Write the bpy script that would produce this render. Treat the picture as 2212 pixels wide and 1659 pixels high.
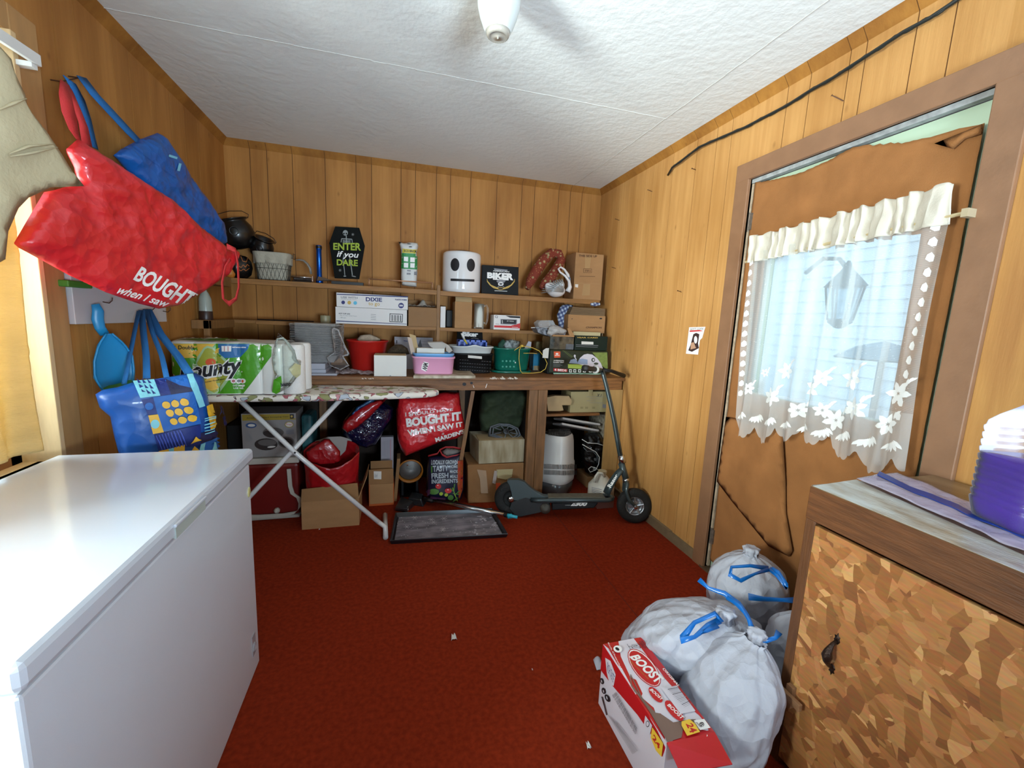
import bpy, bmesh, math, random
from mathutils import Vector, Matrix, noise, geometry
from mathutils.bvhtree import BVHTree
R=random.Random(7)
S=bpy.context.scene; COL=S.collection
for o in list(bpy.data.objects): bpy.data.objects.remove(o)
PI=math.pi
def hexc(h):
    h=h.lstrip('#'); v=[int(h[i:i+2],16)/255 for i in (0,2,4)]
    return tuple((x/12.92 if x<=.04045 else ((x+.055)/1.055)**2.4) for x in v)
# ---------------- camera ----------------
YAW,PIT,ROL,FPX,CH=0.27449888,0.1505864,0.04357672,906.75,1.33
CF=Vector((math.sin(YAW)*math.cos(PIT),math.cos(YAW)*math.cos(PIT),-math.sin(PIT)))
_r=Vector((math.cos(YAW),-math.sin(YAW),0)); _u=_r.cross(CF)
CR=_r*math.cos(ROL)+_u*math.sin(ROL); CU=-_r*math.sin(ROL)+_u*math.cos(ROL)
CO=Vector((0,0,CH))
cam=bpy.data.objects.new('camera',bpy.data.cameras.new('camera')); COL.objects.link(cam); S.camera=cam
cam.data.sensor_width=36; cam.data.lens=36*FPX/2212; cam.data.clip_start=.02
cam.matrix_world=Matrix(((CR.x,CU.x,-CF.x,0),(CR.y,CU.y,-CF.y,0),(CR.z,CU.z,-CF.z,CH),(0,0,0,1)))
S.view_settings.view_transform='Standard'; S.view_settings.look='None'
S.view_settings.exposure=0.0; S.view_settings.gamma=1; S.view_settings.use_curve_mapping=False
# ---------------- world and daylight ----------------
W=bpy.data.worlds.new('daylight'); S.world=W; W.use_nodes=True
bg=W.node_tree.nodes['Background']; bg.inputs[0].default_value=(.72,.88,1,1); bg.inputs[1].default_value=2.3
def area(name,loc,target,sx,sy,power,col):
    l=bpy.data.lights.new(name,'AREA'); l.shape='RECTANGLE'; l.size=sx; l.size_y=sy; l.energy=power; l.color=col
    o=bpy.data.objects.new(name,l); COL.objects.link(o); o.location=loc
    d=Vector(target)-Vector(loc); o.rotation_euler=d.to_track_quat('-Z','Z').to_euler(); return o
area('daylight_left_window',(-2.5,-.35,1.25),(1.5,2.3,1.35),1.1,.9,500,(1,.93,.80))
area('daylight_left_window_side',(-1.6,1.25,1.45),(0,1.25,1.4),.7,1.1,66,(1,.9,.72))
area('daylight_rear_fill',(.8,-1.6,.9),(.05,.8,2.4),1.0,.9,285,(.93,.97,1))  # fill from behind, outside the unseen window added there
# ---------------- geometry of the photograph ----------------
def ray(px,py): return CR*((px-1106)/FPX)-CU*((py-829.5)/FPX)+CF
def at(px,py,x=None,y=None,z=None):
    d=ray(px,py)
    if x is not None: t=x/d.x
    elif y is not None: t=y/d.y
    else: t=(z-CH)/d.z
    return CO+d*t
def atp(px,py,p0,n):
    d=ray(px,py); return CO+d*((Vector(p0)-CO).dot(n)/d.dot(n))
# ---------------- materials ----------------
MC={}
def mat(name,col,rough=.6,metal=0,var=0,vs=6,stretch=(1,1,1),bump=0,bs=40,bstretch=None,spec=.5,alpha=1,trans=0,emit=0,col2=None,voro=False,coat=0,detail=4):
    if name in MC: return MC[name]
    m=bpy.data.materials.new(name); m.use_nodes=True; nt=m.node_tree; N=nt.nodes; L=nt.links
    b=N['Principled BSDF']; c=hexc(col) if isinstance(col,str) else col
    b.inputs['Roughness'].default_value=rough; b.inputs['Metallic'].default_value=metal
    b.inputs['Specular IOR Level'].default_value=spec; b.inputs['Alpha'].default_value=alpha
    b.inputs['Coat Weight'].default_value=coat
    if trans: b.inputs['Transmission Weight'].default_value=trans
    tc=N.new('ShaderNodeTexCoord')
    def tex(scale,st,vo=False):
        mp=N.new('ShaderNodeMapping'); mp.inputs['Scale'].default_value=st; L.new(tc.outputs['Object'],mp.inputs[0])
        t=N.new('ShaderNodeTexVoronoi' if vo else 'ShaderNodeTexNoise'); t.inputs['Scale'].default_value=scale
        if not vo: t.inputs['Detail'].default_value=detail
        L.new(mp.outputs[0],t.inputs['Vector']); return t
    c2=hexc(col2) if col2 else tuple(x*(1-var) for x in c)
    t=tex(vs,stretch,voro); r=N.new('ShaderNodeValToRGB'); r.color_ramp.elements[0].position=.35; r.color_ramp.elements[1].position=.68
    if voro: r.color_ramp.elements[0].position=.0; r.color_ramp.elements[1].position=1
    r.color_ramp.elements[0].color=(*c2,1) if (var or col2) else (*[x*.97 for x in c],1); r.color_ramp.elements[1].color=(*c,1)
    L.new(t.outputs['Color'] if voro else t.outputs[0],r.inputs[0]); L.new(r.outputs[0],b.inputs['Base Color'])
    if bump:
        t2=tex(bs,bstretch or stretch); bn=N.new('ShaderNodeBump'); bn.inputs['Strength'].default_value=bump; bn.inputs['Distance'].default_value=.01
        L.new(t2.outputs[0],bn.inputs['Height']); L.new(bn.outputs[0],b.inputs['Normal'])
    MC[name]=m; return m
def clear(name,tint='#ffffff',a=.2,rough=.08,bump=0,bs=30):
    """thin clear plastic or glass: part transparent, part glossy"""
    if name in MC: return MC[name]
    m=bpy.data.materials.new(name); m.use_nodes=True; nt=m.node_tree; N=nt.nodes; L=nt.links
    b=N['Principled BSDF']; b.inputs['Base Color'].default_value=(*hexc(tint),1); b.inputs['Roughness'].default_value=rough; b.inputs['Specular IOR Level'].default_value=.8
    t=N.new('ShaderNodeBsdfTransparent'); t.inputs[0].default_value=(*hexc(tint),1); x=N.new('ShaderNodeMixShader')
    f=N.new('ShaderNodeFresnel'); f.inputs[0].default_value=1.45; ma=N.new('ShaderNodeMath'); ma.operation='MAXIMUM'; ma.inputs[1].default_value=a
    nz=N.new('ShaderNodeTexNoise'); nz.inputs['Scale'].default_value=bs; tc=N.new('ShaderNodeTexCoord'); L.new(tc.outputs['Object'],nz.inputs['Vector'])
    if bump:
        bn=N.new('ShaderNodeBump'); bn.inputs['Strength'].default_value=bump; bn.inputs['Distance'].default_value=.02; L.new(nz.outputs[0],bn.inputs['Height'])
        L.new(bn.outputs[0],b.inputs['Normal']); L.new(bn.outputs[0],f.inputs['Normal'])
    L.new(f.outputs[0],ma.inputs[0]); L.new(ma.outputs[0],x.inputs[0]); L.new(t.outputs[0],x.inputs[1]); L.new(b.outputs[0],x.inputs[2])
    L.new(x.outputs[0],N['Material Output'].inputs['Surface']); MC[name]=m; return m
def cloth(name,col,tr=.5,rough=.9,bump=.3,bs=200,stretch=(1,1,1),var=.1,alpha=1,tcol=None):
    """woven cloth or film that lets some light through"""
    if name in MC: return MC[name]
    m=mat(name,col,rough,bump=bump,bs=bs,stretch=stretch,var=var,spec=.2); nt=m.node_tree; N=nt.nodes; L=nt.links
    b=N['Principled BSDF']; t=N.new('ShaderNodeBsdfTranslucent'); t.inputs[0].default_value=(*hexc(tcol or col),1)
    x=N.new('ShaderNodeMixShader'); x.inputs[0].default_value=tr; L.new(b.outputs[0],x.inputs[1]); L.new(t.outputs[0],x.inputs[2])
    if alpha<1:
        tp=N.new('ShaderNodeBsdfTransparent'); y=N.new('ShaderNodeMixShader'); y.inputs[0].default_value=alpha
        L.new(tp.outputs[0],y.inputs[1]); L.new(x.outputs[0],y.inputs[2]); x=y
    L.new(x.outputs[0],N['Material Output'].inputs['Surface']); return m
def crumple(m,scale=9,dist=.012,st=.6,fine=True):
    """creased sheet: ridged facets chained into the material's normal"""
    nt=m.node_tree; N=nt.nodes; L=nt.links; b=N['Principled BSDF']; tc=N.new('ShaderNodeTexCoord'); prev=b.inputs['Normal'].links[0].from_socket if b.inputs['Normal'].is_linked else None
    for k,(sc,d) in enumerate(((scale,dist),(scale*2.7,dist*.4)) if fine else ((scale,dist),)):
        nz=N.new('ShaderNodeTexNoise'); nz.inputs['Scale'].default_value=sc*.5; L.new(tc.outputs['Object'],nz.inputs['Vector'])
        ad=N.new('ShaderNodeMix'); ad.data_type='RGBA'; ad.inputs[0].default_value=.35/sc*3; L.new(tc.outputs['Object'],ad.inputs[6]); L.new(nz.outputs['Color'],ad.inputs[7])
        v=N.new('ShaderNodeTexVoronoi'); v.feature='F1'; v.inputs['Scale'].default_value=sc; L.new(ad.outputs[2],v.inputs['Vector'])
        bn=N.new('ShaderNodeBump'); bn.inputs['Strength'].default_value=st; bn.inputs['Distance'].default_value=d; L.new(v.outputs['Distance'],bn.inputs['Height'])
        if prev: L.new(prev,bn.inputs['Normal'])
        prev=bn.outputs[0]
    L.new(prev,b.inputs['Normal']); return m
# shared colours
INK=mat('black_ink','#14141a',.6); WHT=mat('white_ink','#ecebe8',.6); RED=mat('red_ink','#c01c1e',.55); NAVY=mat('navy_ink','#2b3470',.6)
YEL=mat('yellow_ink','#e6bd3a',.6); GREY=mat('grey_ink','#84858b',.7); GRN=mat('green_ink','#3f9a2a',.6); SKYB=mat('sky_ink','#58b4d4',.6)
LIME=mat('lime_ink','#9aae34',.7); ORG=mat('orange_ink','#d8572a',.6)
CARD=mat('cardboard','#a67c51',.85,var=.1,vs=8,bump=.1,bs=120,stretch=(1,1,3)); CARD2=mat('pale_cardboard','#b59a72',.85,var=.12,vs=10)
CARDD=mat('cut_cardboard_edge','#7a5736',.9); TAPE=mat('packing_tape','#a8855a',.3,var=.1)
WHP=mat('white_card','#d6d3cc',.7,var=.05); WOOD=mat('shelf_wood','#9a6a34',.6,var=.3,vs=7,stretch=(1,6,8),bump=.15,bs=30)
WOODD=mat('bench_wood','#8a5a2e',.55,var=.4,vs=8,stretch=(1,6,8),bump=.2,bs=30)
CHR=mat('chrome','#c8cacd',.18,1); BLKP=mat('black_plastic','#101012',.5,var=.2,spec=.3); GRP=mat('grey_plastic','#5d6266',.5)
WPL=mat('white_plastic','#dcdcda',.35)
# ---------------- mesh helpers ----------------
def vec(p): return p if isinstance(p,Vector) else Vector(p)
class MB:
    def __init__(s): s.v=[]; s.f=[]; s.m=[]; s.cm=0
    def add(s,vs,fs,m=None):
        o=len(s.v); s.v+=[tuple(v) for v in vs]; s.f+=[tuple(i+o for i in f) for f in fs]; s.m+=[s.cm if m is None else m]*len(fs); return s
    def box(s,a,b,m=None,fr=None):
        x0,y0,z0=a; x1,y1,z1=b; P=[(x,y,z) for z in (z0,z1) for y in (y0,y1) for x in (x0,x1)]
        if fr is not None: P=[fr@Vector(p) for p in P]
        return s.add(P,[(0,2,3,1),(4,5,7,6),(0,1,5,4),(2,6,7,3),(0,4,6,2),(1,3,7,5)],m)
    def hexa(s,P,m=None):   # 4 bottom, 4 top, same order round
        return s.add(P,[(3,2,1,0),(4,5,6,7),(0,1,5,4),(1,2,6,5),(2,3,7,6),(3,0,4,7)],m)
    def tube(s,pts,r,n=10,m=None,cap=True,ell=1):
        pts=[vec(p) for p in pts]; k=len(pts); rr=r if isinstance(r,(list,tuple)) else [r]*k; rings=[]; up=None
        for i,p in enumerate(pts):
            t=(pts[min(i+1,k-1)]-pts[max(i-1,0)]).normalized()
            if up is None: up=t.orthogonal().normalized() if abs(t.z)>.95 else t.cross(Vector((0,0,1))).normalized()
            up=(up-t*up.dot(t)); up=up.normalized() if up.length>1e-6 else t.orthogonal().normalized()
            w=t.cross(up); rings.append([p+up*math.cos(2*PI*j/n)*rr[i]+w*math.sin(2*PI*j/n)*rr[i]*ell for j in range(n)])
        fs=[(i*n+j,i*n+(j+1)%n,(i+1)*n+(j+1)%n,(i+1)*n+j) for i in range(k-1) for j in range(n)]
        if cap: fs+=[tuple(range(n-1,-1,-1)),tuple((k-1)*n+j for j in range(n))]
        return s.add([v for r_ in rings for v in r_],fs,m)
    def lathe(s,prof,c,ax=(0,0,1),n=28,m=None,sq=1,cap=True,xd=None,rf=None):
        c=vec(c); ax=vec(ax).normalized(); u=(vec(xd)-ax*vec(xd).dot(ax)).normalized() if xd is not None else ax.orthogonal().normalized(); w=ax.cross(u); vs=[]
        for (r,h) in prof:
            for j in range(n):
                a=2*PI*j/n; q=r*(rf(a,h) if rf else 1); vs.append(c+ax*h+u*math.cos(a)*q+w*math.sin(a)*q*sq)
        k=len(prof); fs=[(i*n+j,i*n+(j+1)%n,(i+1)*n+(j+1)%n,(i+1)*n+j) for i in range(k-1) for j in range(n)]
        if cap: fs+=[tuple(range(n-1,-1,-1)),tuple((k-1)*n+j for j in range(n))]
        return s.add(vs,fs,m)
    def grid(s,fn,nu,nv,m=None,wrap=False):
        vs=[fn(i/nu,j/nv) for j in range(nv+1) for i in range(nu+(0 if wrap else 1))]; w=nu+(0 if wrap else 1)
        return s.add(vs,[(j*w+i,j*w+(i+1)%w,(j+1)*w+(i+1)%w,(j+1)*w+i) for j in range(nv) for i in range(nu)],m)
    def prism(s,poly,d,m=None):  # poly 3-D outline, extruded by vector d
        poly=[vec(p) for p in poly]; d=vec(d); n=len(poly); t=geometry.tessellate_polygon([poly])
        s.add(poly+[p+d for p in poly],[tuple(x) for x in t]+[tuple(n+i for i in reversed(x)) for x in t]+[(i,(i+1)%n,n+(i+1)%n,n+i) for i in range(n)],m); return s
    def strip(s,pts,side,th=.0015,m=None):
        """flat strap: side = half-width vectors (one, or one per point)"""
        pts=[vec(p) for p in pts]; k=len(pts); sd=[vec(q) for q in side] if isinstance(side[0],(list,tuple,Vector)) else [vec(side)]*k; vs=[]
        for i,p in enumerate(pts):
            t=(pts[min(i+1,k-1)]-pts[max(i-1,0)]); nn=t.cross(sd[i]); nn=nn.normalized()*th if nn.length>1e-9 else Vector((0,0,th))
            vs+=[p-sd[i]-nn,p+sd[i]-nn,p+sd[i]+nn,p-sd[i]+nn]
        fs=[(i*4+a,i*4+(a+1)%4,(i+1)*4+(a+1)%4,(i+1)*4+a) for i in range(k-1) for a in range(4)]+[(3,2,1,0),tuple((k-1)*4+a for a in range(4))]
        return s.add(vs,fs,m)
    def build(s,name,mats,parent=None,smooth=False,bev=0,sol=0,sub=0):
        me=bpy.data.meshes.new(name); me.from_pydata(s.v,[],s.f)
        for q in (mats if isinstance(mats,(list,tuple)) else [mats]): me.materials.append(q)
        me.polygons.foreach_set('material_index',s.m)
        bm=bmesh.new(); bm.from_mesh(me)
        if bev or sub: bmesh.ops.remove_doubles(bm,verts=bm.verts,dist=1e-5)
        bmesh.ops.recalc_face_normals(bm,faces=bm.faces)
        bm.to_mesh(me); bm.free()
        o=bpy.data.objects.new(name,me); COL.objects.link(o)
        if smooth: me.shade_smooth() if smooth is True else me.shade_smooth_by_angle(angle=smooth) if hasattr(me,'shade_smooth_by_angle') else me.shade_smooth()
        if parent: adopt(o,parent)
        if sol: d=o.modifiers.new('thickness','SOLIDIFY'); d.thickness=sol; d.offset=0
        if sub: d=o.modifiers.new('sub','SUBSURF'); d.levels=d.render_levels=sub
        if bev: d=o.modifiers.new('bevel','BEVEL'); d.width=bev; d.segments=2; d.limit_method='ANGLE'; d.angle_limit=.6
        return o
def adopt(o,p):
    o.parent=p; o.matrix_parent_inverse=Matrix.Translation(-p.location) if p.type=='EMPTY' else Matrix.Identity(4)
def tag(o,label,cat,group=None,kind=None):
    o['label']=label; o['category']=cat
    if group: o['group']=group
    if kind: o['kind']=kind
    return o
def thing(name,label,cat,loc,group=None):
    o=bpy.data.objects.new(name,None); COL.objects.link(o); o.location=loc; o.empty_display_size=.05; return tag(o,label,cat,group)
def struct(name,mb,m,parent=None,**k):
    o=mb.build(name,m,parent,**k)
    if not parent: o['kind']='structure'
    return o
# ---------------- print and lettering that lies on a surface ----------------
def text_polys(s,bold=0,shear=0,spacing=1):
    cu=bpy.data.curves.new('t','FONT'); cu.body=s; cu.size=1; cu.offset=bold; cu.shear=shear; cu.space_character=spacing; cu.resolution_u=3; cu.align_x='LEFT'
    o=bpy.data.objects.new('t',cu); COL.objects.link(o); dg=bpy.context.evaluated_depsgraph_get(); me=o.evaluated_get(dg).to_mesh()
    me.calc_loop_triangles(); V=[(v.co.x,v.co.y) for v in me.vertices]; T=[tuple(V[i] for i in t.vertices) for t in me.loop_triangles]
    o.evaluated_get(dg).to_mesh_clear(); bpy.data.objects.remove(o); bpy.data.curves.remove(cu)
    if not T: return []
    xs=[p[0] for t in T for p in t]; ys=[p[1] for t in T for p in t]; x0,x1,y0,y1=min(xs),max(xs),min(ys),max(ys)
    return [tuple(((p[0]-x0)/(x1-x0),(y1-p[1])/(y1-y0)) for p in t) for t in T]
def split(tris,mx):
    out=[]; st=list(tris)
    while st:
        t=st.pop(); e=[math.dist(t[i],t[(i+1)%3]) for i in range(3)]; k=e.index(max(e))
        if e[k]>mx: a,b,c=t[k],t[(k+1)%3],t[(k+2)%3]; mpt=((a[0]+b[0])/2,(a[1]+b[1])/2); st+=[(a,mpt,c),(mpt,b,c)]
        else: out.append(t)
    return out
def bil(q,u,v):
    a,b,c,d=q; return tuple((a[i]*(1-u)+b[i]*u)*(1-v)+(d[i]*(1-u)+c[i]*u)*v for i in range(len(a)))
def ell(cx,cy,rx,ry,ang=0,n=20):
    ca,sa=math.cos(ang),math.sin(ang); return [(cx+rx*math.cos(2*PI*i/n)*ca-ry*math.sin(2*PI*i/n)*sa,cy+rx*math.cos(2*PI*i/n)*sa+ry*math.sin(2*PI*i/n)*ca) for i in range(n)]
def tri2(poly):
    t=geometry.tessellate_polygon([[Vector((x,y,0)) for x,y in poly]]); return [tuple(poly[i] for i in x) for x in t]
def prn(target,items,name='printed_label',mx=400,off=.0006,face=None):
    """items in photograph coordinates: ('p',mat,poly) ('e',mat,cx,cy,rx,ry,ang) ('t',mat,text,quad[,bold,shear]) ('l',mat,pts,width)"""
    me=target.data; bv=BVHTree.FromPolygons([v.co for v in me.vertices],[tuple(p.vertices) for p in me.polygons])
    mats=[]; mb=MB()
    for k,it in enumerate(items):
        kind,m=it[0],it[1]
        if m not in mats: mats.append(m)
        mi=mats.index(m)
        if kind=='p': T=tri2(it[2])
        elif kind=='e': T=tri2(ell(*it[2:]))
        elif kind=='l':
            T=[]; P=it[2]; w=it[3]/2
            for i in range(len(P)-1):
                a,b=P[i],P[i+1]; dx,dy=b[0]-a[0],b[1]-a[1]; l=math.hypot(dx,dy) or 1; nx,ny=-dy/l*w,dx/l*w
                q=[(a[0]+nx,a[1]+ny),(b[0]+nx,b[1]+ny),(b[0]-nx,b[1]-ny),(a[0]-nx,a[1]-ny)]; T+=[(q[0],q[1],q[2]),(q[0],q[2],q[3])]
        else:
            o=it[4:] if len(it)>4 else (); T=[tuple(bil(it[3],*p) for p in t) for t in text_polys(it[2],*o)]
        for t in split(T,mx):
            P=[]; last=None
            for p in t:
                h=bv.ray_cast(CO,ray(*p).normalized(),20)
                if h[0] is not None: last=(h[0],h[1]); break
            for p in t:
                d=ray(*p).normalized(); h=bv.ray_cast(CO,d,20)
                if h[0] is None:
                    if last is None: P=None; break
                    lp,ln_=last; h=(CO+d*((lp-CO).dot(ln_)/d.dot(ln_)),ln_) if abs(d.dot(ln_))>.05 else None
                    if h is None or (h[0]-bv.find_nearest(h[0])[0]).length>.0035: P=None; break
                last=(h[0],h[1]); n=h[1]; n=n if n.dot(d)<0 else -n; P.append(h[0]+n*off*(1+k*.35))
            if P:
                mb.add(P,[(0,1,2)],mi)
    if not mb.v: return None
    o=mb.build(name,mats,target); return o
# ---------------- pillow: soft thing with a traced outline, its own distance and thickness ----------------
def pillow(poly,p0,n,th,res=.02,amp=.006,fr=9,seed=0,edge=.1,back=1,fold=None,exact=True):
    """outline of photograph points laid on the plane (p0,n) and blown up by th"""
    n=vec(n).normalized(); p0=vec(p0)
    P=[atp(x,y,p0,n) if len((x,y))==2 else None for x,y in poly]
    if n.dot(P[0]-CO)>0: n=-n      # n points at the viewer
    u=n.cross(Vector((0,0,1))); u=u.normalized() if u.length>.1 else Vector((1,0,0)); w=u.cross(n)
    Q=[Vector(((p-p0).dot(u),(p-p0).dot(w))) for p in P]
    B=[]
    for i,a in enumerate(Q):
        b=Q[(i+1)%len(Q)]; k=max(1,int((b-a).length/res)); B+=[a.lerp(b,j/k) for j in range(k)]
    x0,x1=min(p.x for p in B),max(p.x for p in B); y0,y1=min(p.y for p in B),max(p.y for p in B)
    def dist(p):
        d=1e9
        for i in range(len(B)):
            a=B[i]; b=B[(i+1)%len(B)]; ab=b-a; t=max(0,min(1,(p-a).dot(ab)/max(ab.length_squared,1e-12))); d=min(d,(p-a-ab*t).length)
        return d
    def inside(p):
        c=False; j=len(Q)-1
        for i in range(len(Q)):
            if (Q[i].y>p.y)!=(Q[j].y>p.y) and p.x<(Q[j].x-Q[i].x)*(p.y-Q[i].y)/(Q[j].y-Q[i].y)+Q[i].x: c=not c
            j=i
        return c
    I=[]; yy=y0; row=0
    while yy<y1:
        xx=x0+(res/2 if row%2 else 0)
        while xx<x1:
            p=Vector((xx,yy))
            if inside(p):
                d=dist(p)
                if d>res*.45: I.append(p)
            xx+=res
        yy+=res*.87; row+=1
    nb=len(B); r=geometry.delaunay_2d_cdt(B+I,[(i,(i+1)%nb) for i in range(nb)],[list(range(nb))],1,1e-6)
    V,F=r[0],r[2]; mb=MB(); idx_b={}; fr_v=[]; bk_v=[]
    for i,p in enumerate(V):
        d=dist(p); h=math.sqrt(max(0,1-(1-min(1,d/edge))**2)); base=p0+u*p.x+w*p.y; q=base*fr+Vector((seed*7,seed,0))
        nz=noise.noise(q)*amp+ (1-abs(noise.noise(q*1.7)))*amp*1.2-amp*.6+ (abs(noise.noise(Vector((q.x*.6+q.z,q.y*.6-q.z,seed))*1.4)))*amp*.9
        if fold: nz+=fold(p.x,p.y)
        wt=min(1,d/(res*2)); fr_v.append(base+n*(th*h+nz*wt)); bk_v.append(base-n*(th*back*h+noise.noise(q+Vector((9,9,9)))*amp*.5*wt) if d>1e-5 else None)
    m=len(V); vs=list(fr_v); mp={}
    for i in range(m):
        if bk_v[i] is None: mp[i]=i
        else: mp[i]=len(vs); vs.append(bk_v[i])
    mb.add(vs,[tuple(f) for f in F]+[tuple(mp[i] for i in reversed(f)) for f in F]); return mb
def carton(name,label,cat,rx,top,bot,y,depth,m=CARD,zb=None,bev=.002,group=None,prints=None,flap=False,x=None,tape=False,yaw=0):
    """rx=(left,right) and top/bot in photograph pixels on the front face at distance y"""
    a=at(rx[0],bot,y=y); b=at(rx[1],bot,y=y); z0=a.z if zb is None else zb; z1=at((rx[0]+rx[1])/2,top,y=y).z
    x0,x1=min(a.x,b.x),max(a.x,b.x)
    t=thing(name,label,cat,((x0+x1)/2,y+depth/2,z0),group); o=MB().box((x0,y,z0),(x1,y+depth,z1)).build('box_body',m,t,bev=bev)
    if prints: prn(o,prints)
    xm=(x0+x1)/2
    if flap:   # closed flaps: the two top flaps meeting with a seam
        f=MB().box((x0+.001,y+.001,z1),(x1-.001,y+depth*.49,z1+.003)).box((x0+.001,y+depth*.51,z1),(x1-.001,y+depth-.001,z1+.003)); f.build('top_flap',m,t)
    if tape: MB().box((xm-.024,y-.0006,z0+(z1-z0)*.66),(xm+.024,y,z1+.0006)).box((xm-.024,y-.0006,z1),(xm+.024,y+depth,z1+.0007+(.003 if flap else 0))).build('packing_tape',TAPE,t)
    return t,(x0,x1,z0,z1)
# ================= room shell =================
X0,X1,YB,YR,ZC=-1.11,1.678,3.43,-1.0,2.446
def panelmat(name,c1,c2,knots=False):
    m=mat(name,c1,.6,col2=c2,vs=3.2,stretch=(2.2,2.2,.45),bump=.06,bs=60,bstretch=(3,3,.3),spec=.3); nt=m.node_tree; N=nt.nodes; L=nt.links
    b=N['Principled BSDF']; src=b.inputs['Base Color'].links[0].from_socket; tc=N.new('ShaderNodeTexCoord')
    mp=N.new('ShaderNodeMapping'); mp.inputs['Scale'].default_value=(55,55,1.3); L.new(tc.outputs['Object'],mp.inputs[0])
    n1=N.new('ShaderNodeTexNoise'); n1.inputs['Scale'].default_value=1; n1.inputs['Detail'].default_value=3; L.new(mp.outputs[0],n1.inputs['Vector'])
    mp2=N.new('ShaderNodeMapping'); mp2.inputs['Scale'].default_value=(9,9,5); L.new(tc.outputs['Object'],mp2.inputs[0])
    vo=N.new('ShaderNodeTexVoronoi'); vo.inputs['Scale'].default_value=1; L.new(mp2.outputs[0],vo.inputs['Vector'])
    rk=N.new('ShaderNodeValToRGB'); rk.color_ramp.elements[0].color=(.55,.5,.45,1); rk.color_ramp.elements[0].position=.0; rk.color_ramp.elements[1].position=.1 if not knots else .16; L.new(vo.outputs['Distance'],rk.inputs[0])
    rg=N.new('ShaderNodeValToRGB'); rg.color_ramp.elements[0].color=(.92,.89,.86,1); rg.color_ramp.elements[0].position=.38; rg.color_ramp.elements[1].position=.6; L.new(n1.outputs[0],rg.inputs[0])
    a=N.new('ShaderNodeMix'); a.data_type='RGBA'; a.blend_type='MULTIPLY'; a.inputs[0].default_value=1; L.new(src,a.inputs[6]); L.new(rg.outputs[0],a.inputs[7])
    c=N.new('ShaderNodeMix'); c.data_type='RGBA'; c.blend_type='MULTIPLY'; c.inputs[0].default_value=.8; L.new(a.outputs[2],c.inputs[6]); L.new(rk.outputs[0],c.inputs[7]); L.new(c.outputs[2],b.inputs['Base Color']); return m
PAN=panelmat('wood_panelling','#c69458','#ad7b42'); PANB=panelmat('browner_shaded_panelling','#b88142','#9c6830'); GRV=mat('panel_groove','#54300f',.8); PINE=panelmat('knotty_pine_panel','#c49350','#a87540',True)  # back and left wall panelling: browner hue plus shade put into the colour
TRIMP=mat('brown_trim_paint','#8a6448',.45,var=.12,vs=14,bump=.1,bs=30)
GW=.004
def wall_run(mb,a,b,axis,fixed,inward,cuts,z0=0,z1=ZC,th=.03):
    """strip of panelling from a to b with real V grooves at the cuts"""
    cs=sorted(c for c in cuts if a+.01<c<b-.01); e=[a]+cs+[b]; s=inward
    for i in range(len(e)-1):
        p=e[i]+(GW/2 if i else 0); q=e[i+1]-(GW/2 if i<len(e)-2 else 0); f,g=fixed,fixed-s*th
        if axis=='x': mb.box((p,min(f,g),z0),(q,max(f,g),z1),0)
        else: mb.box((min(f,g),p,z0),(max(f,g),q,z1),0)
    for c in cs:
        f,g=fixed-s*.003,fixed-s*th
        if axis=='x': mb.box((c-GW/2,min(f,g),z0),(c+GW/2,max(f,g),z1),1)
        else: mb.box((min(f,g),c-GW/2,z0),(max(f,g),c+GW/2,z1),1)
backc=[at(x,450,y=YB).x for x in (489,545,581,634.7,704,770,803,866,897,942,972,1015.6,1072,1126,1153.4,1205.6,1230.7,1255.6)]
rightc=[at(x,550,x=X1).y for x in (1314.6,1328,1347,1379.7,1396.3,1436,1483,1522,1551.6)]
rightc+=[at(x,y,x=X1).y for x,y in ((1640.6,225),(1704,188),(1753.6,158),(1839.5,108),(1875,87),(1987.6,18.7),(2069.7,3),(2208,0))]
leftc=[at(x,y,x=X0).y for x,y in ((110.7,15),(157.3,24),(245,152),(280,152),(325.5,217),(370,260),(400,300),(430,330),(6.5,43))]
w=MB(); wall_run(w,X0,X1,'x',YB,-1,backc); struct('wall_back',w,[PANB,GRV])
# right wall with the doorway
DY0,DY1,DZ=.915,1.80,2.06
w=MB(); wall_run(w,DY1,YB,'y',X1,-1,rightc); wall_run(w,DY0,DY1,'y',X1,-1,rightc,DZ,ZC); struct('wall_right',w,[PAN,GRV])
w=MB(); wall_run(w,YR,DY0,'y',X1,-1,[.62,.42,.2],0,ZC); struct('wall_right_near',w,[PINE,GRV])
# left wall with the window
LY0,LY1,LZ0,LZ1=.05,1.70,.80,2.10
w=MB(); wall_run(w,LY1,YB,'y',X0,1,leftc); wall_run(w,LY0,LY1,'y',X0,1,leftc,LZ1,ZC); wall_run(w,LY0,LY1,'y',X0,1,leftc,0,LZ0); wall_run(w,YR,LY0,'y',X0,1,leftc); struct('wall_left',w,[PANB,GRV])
# rear wall behind the camera, with an unseen window added for its light
w=MB(); w.box((X0,YR-.03,0),(X1,YR,.85)); w.box((X0,YR-.03,2.05),(X1,YR,ZC)); w.box((X0,YR-.03,.85),(.25,YR,2.05)); w.box((1.35,YR-.03,.85),(X1,YR,2.05)); struct('wall_rear',w,PAN)
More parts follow.
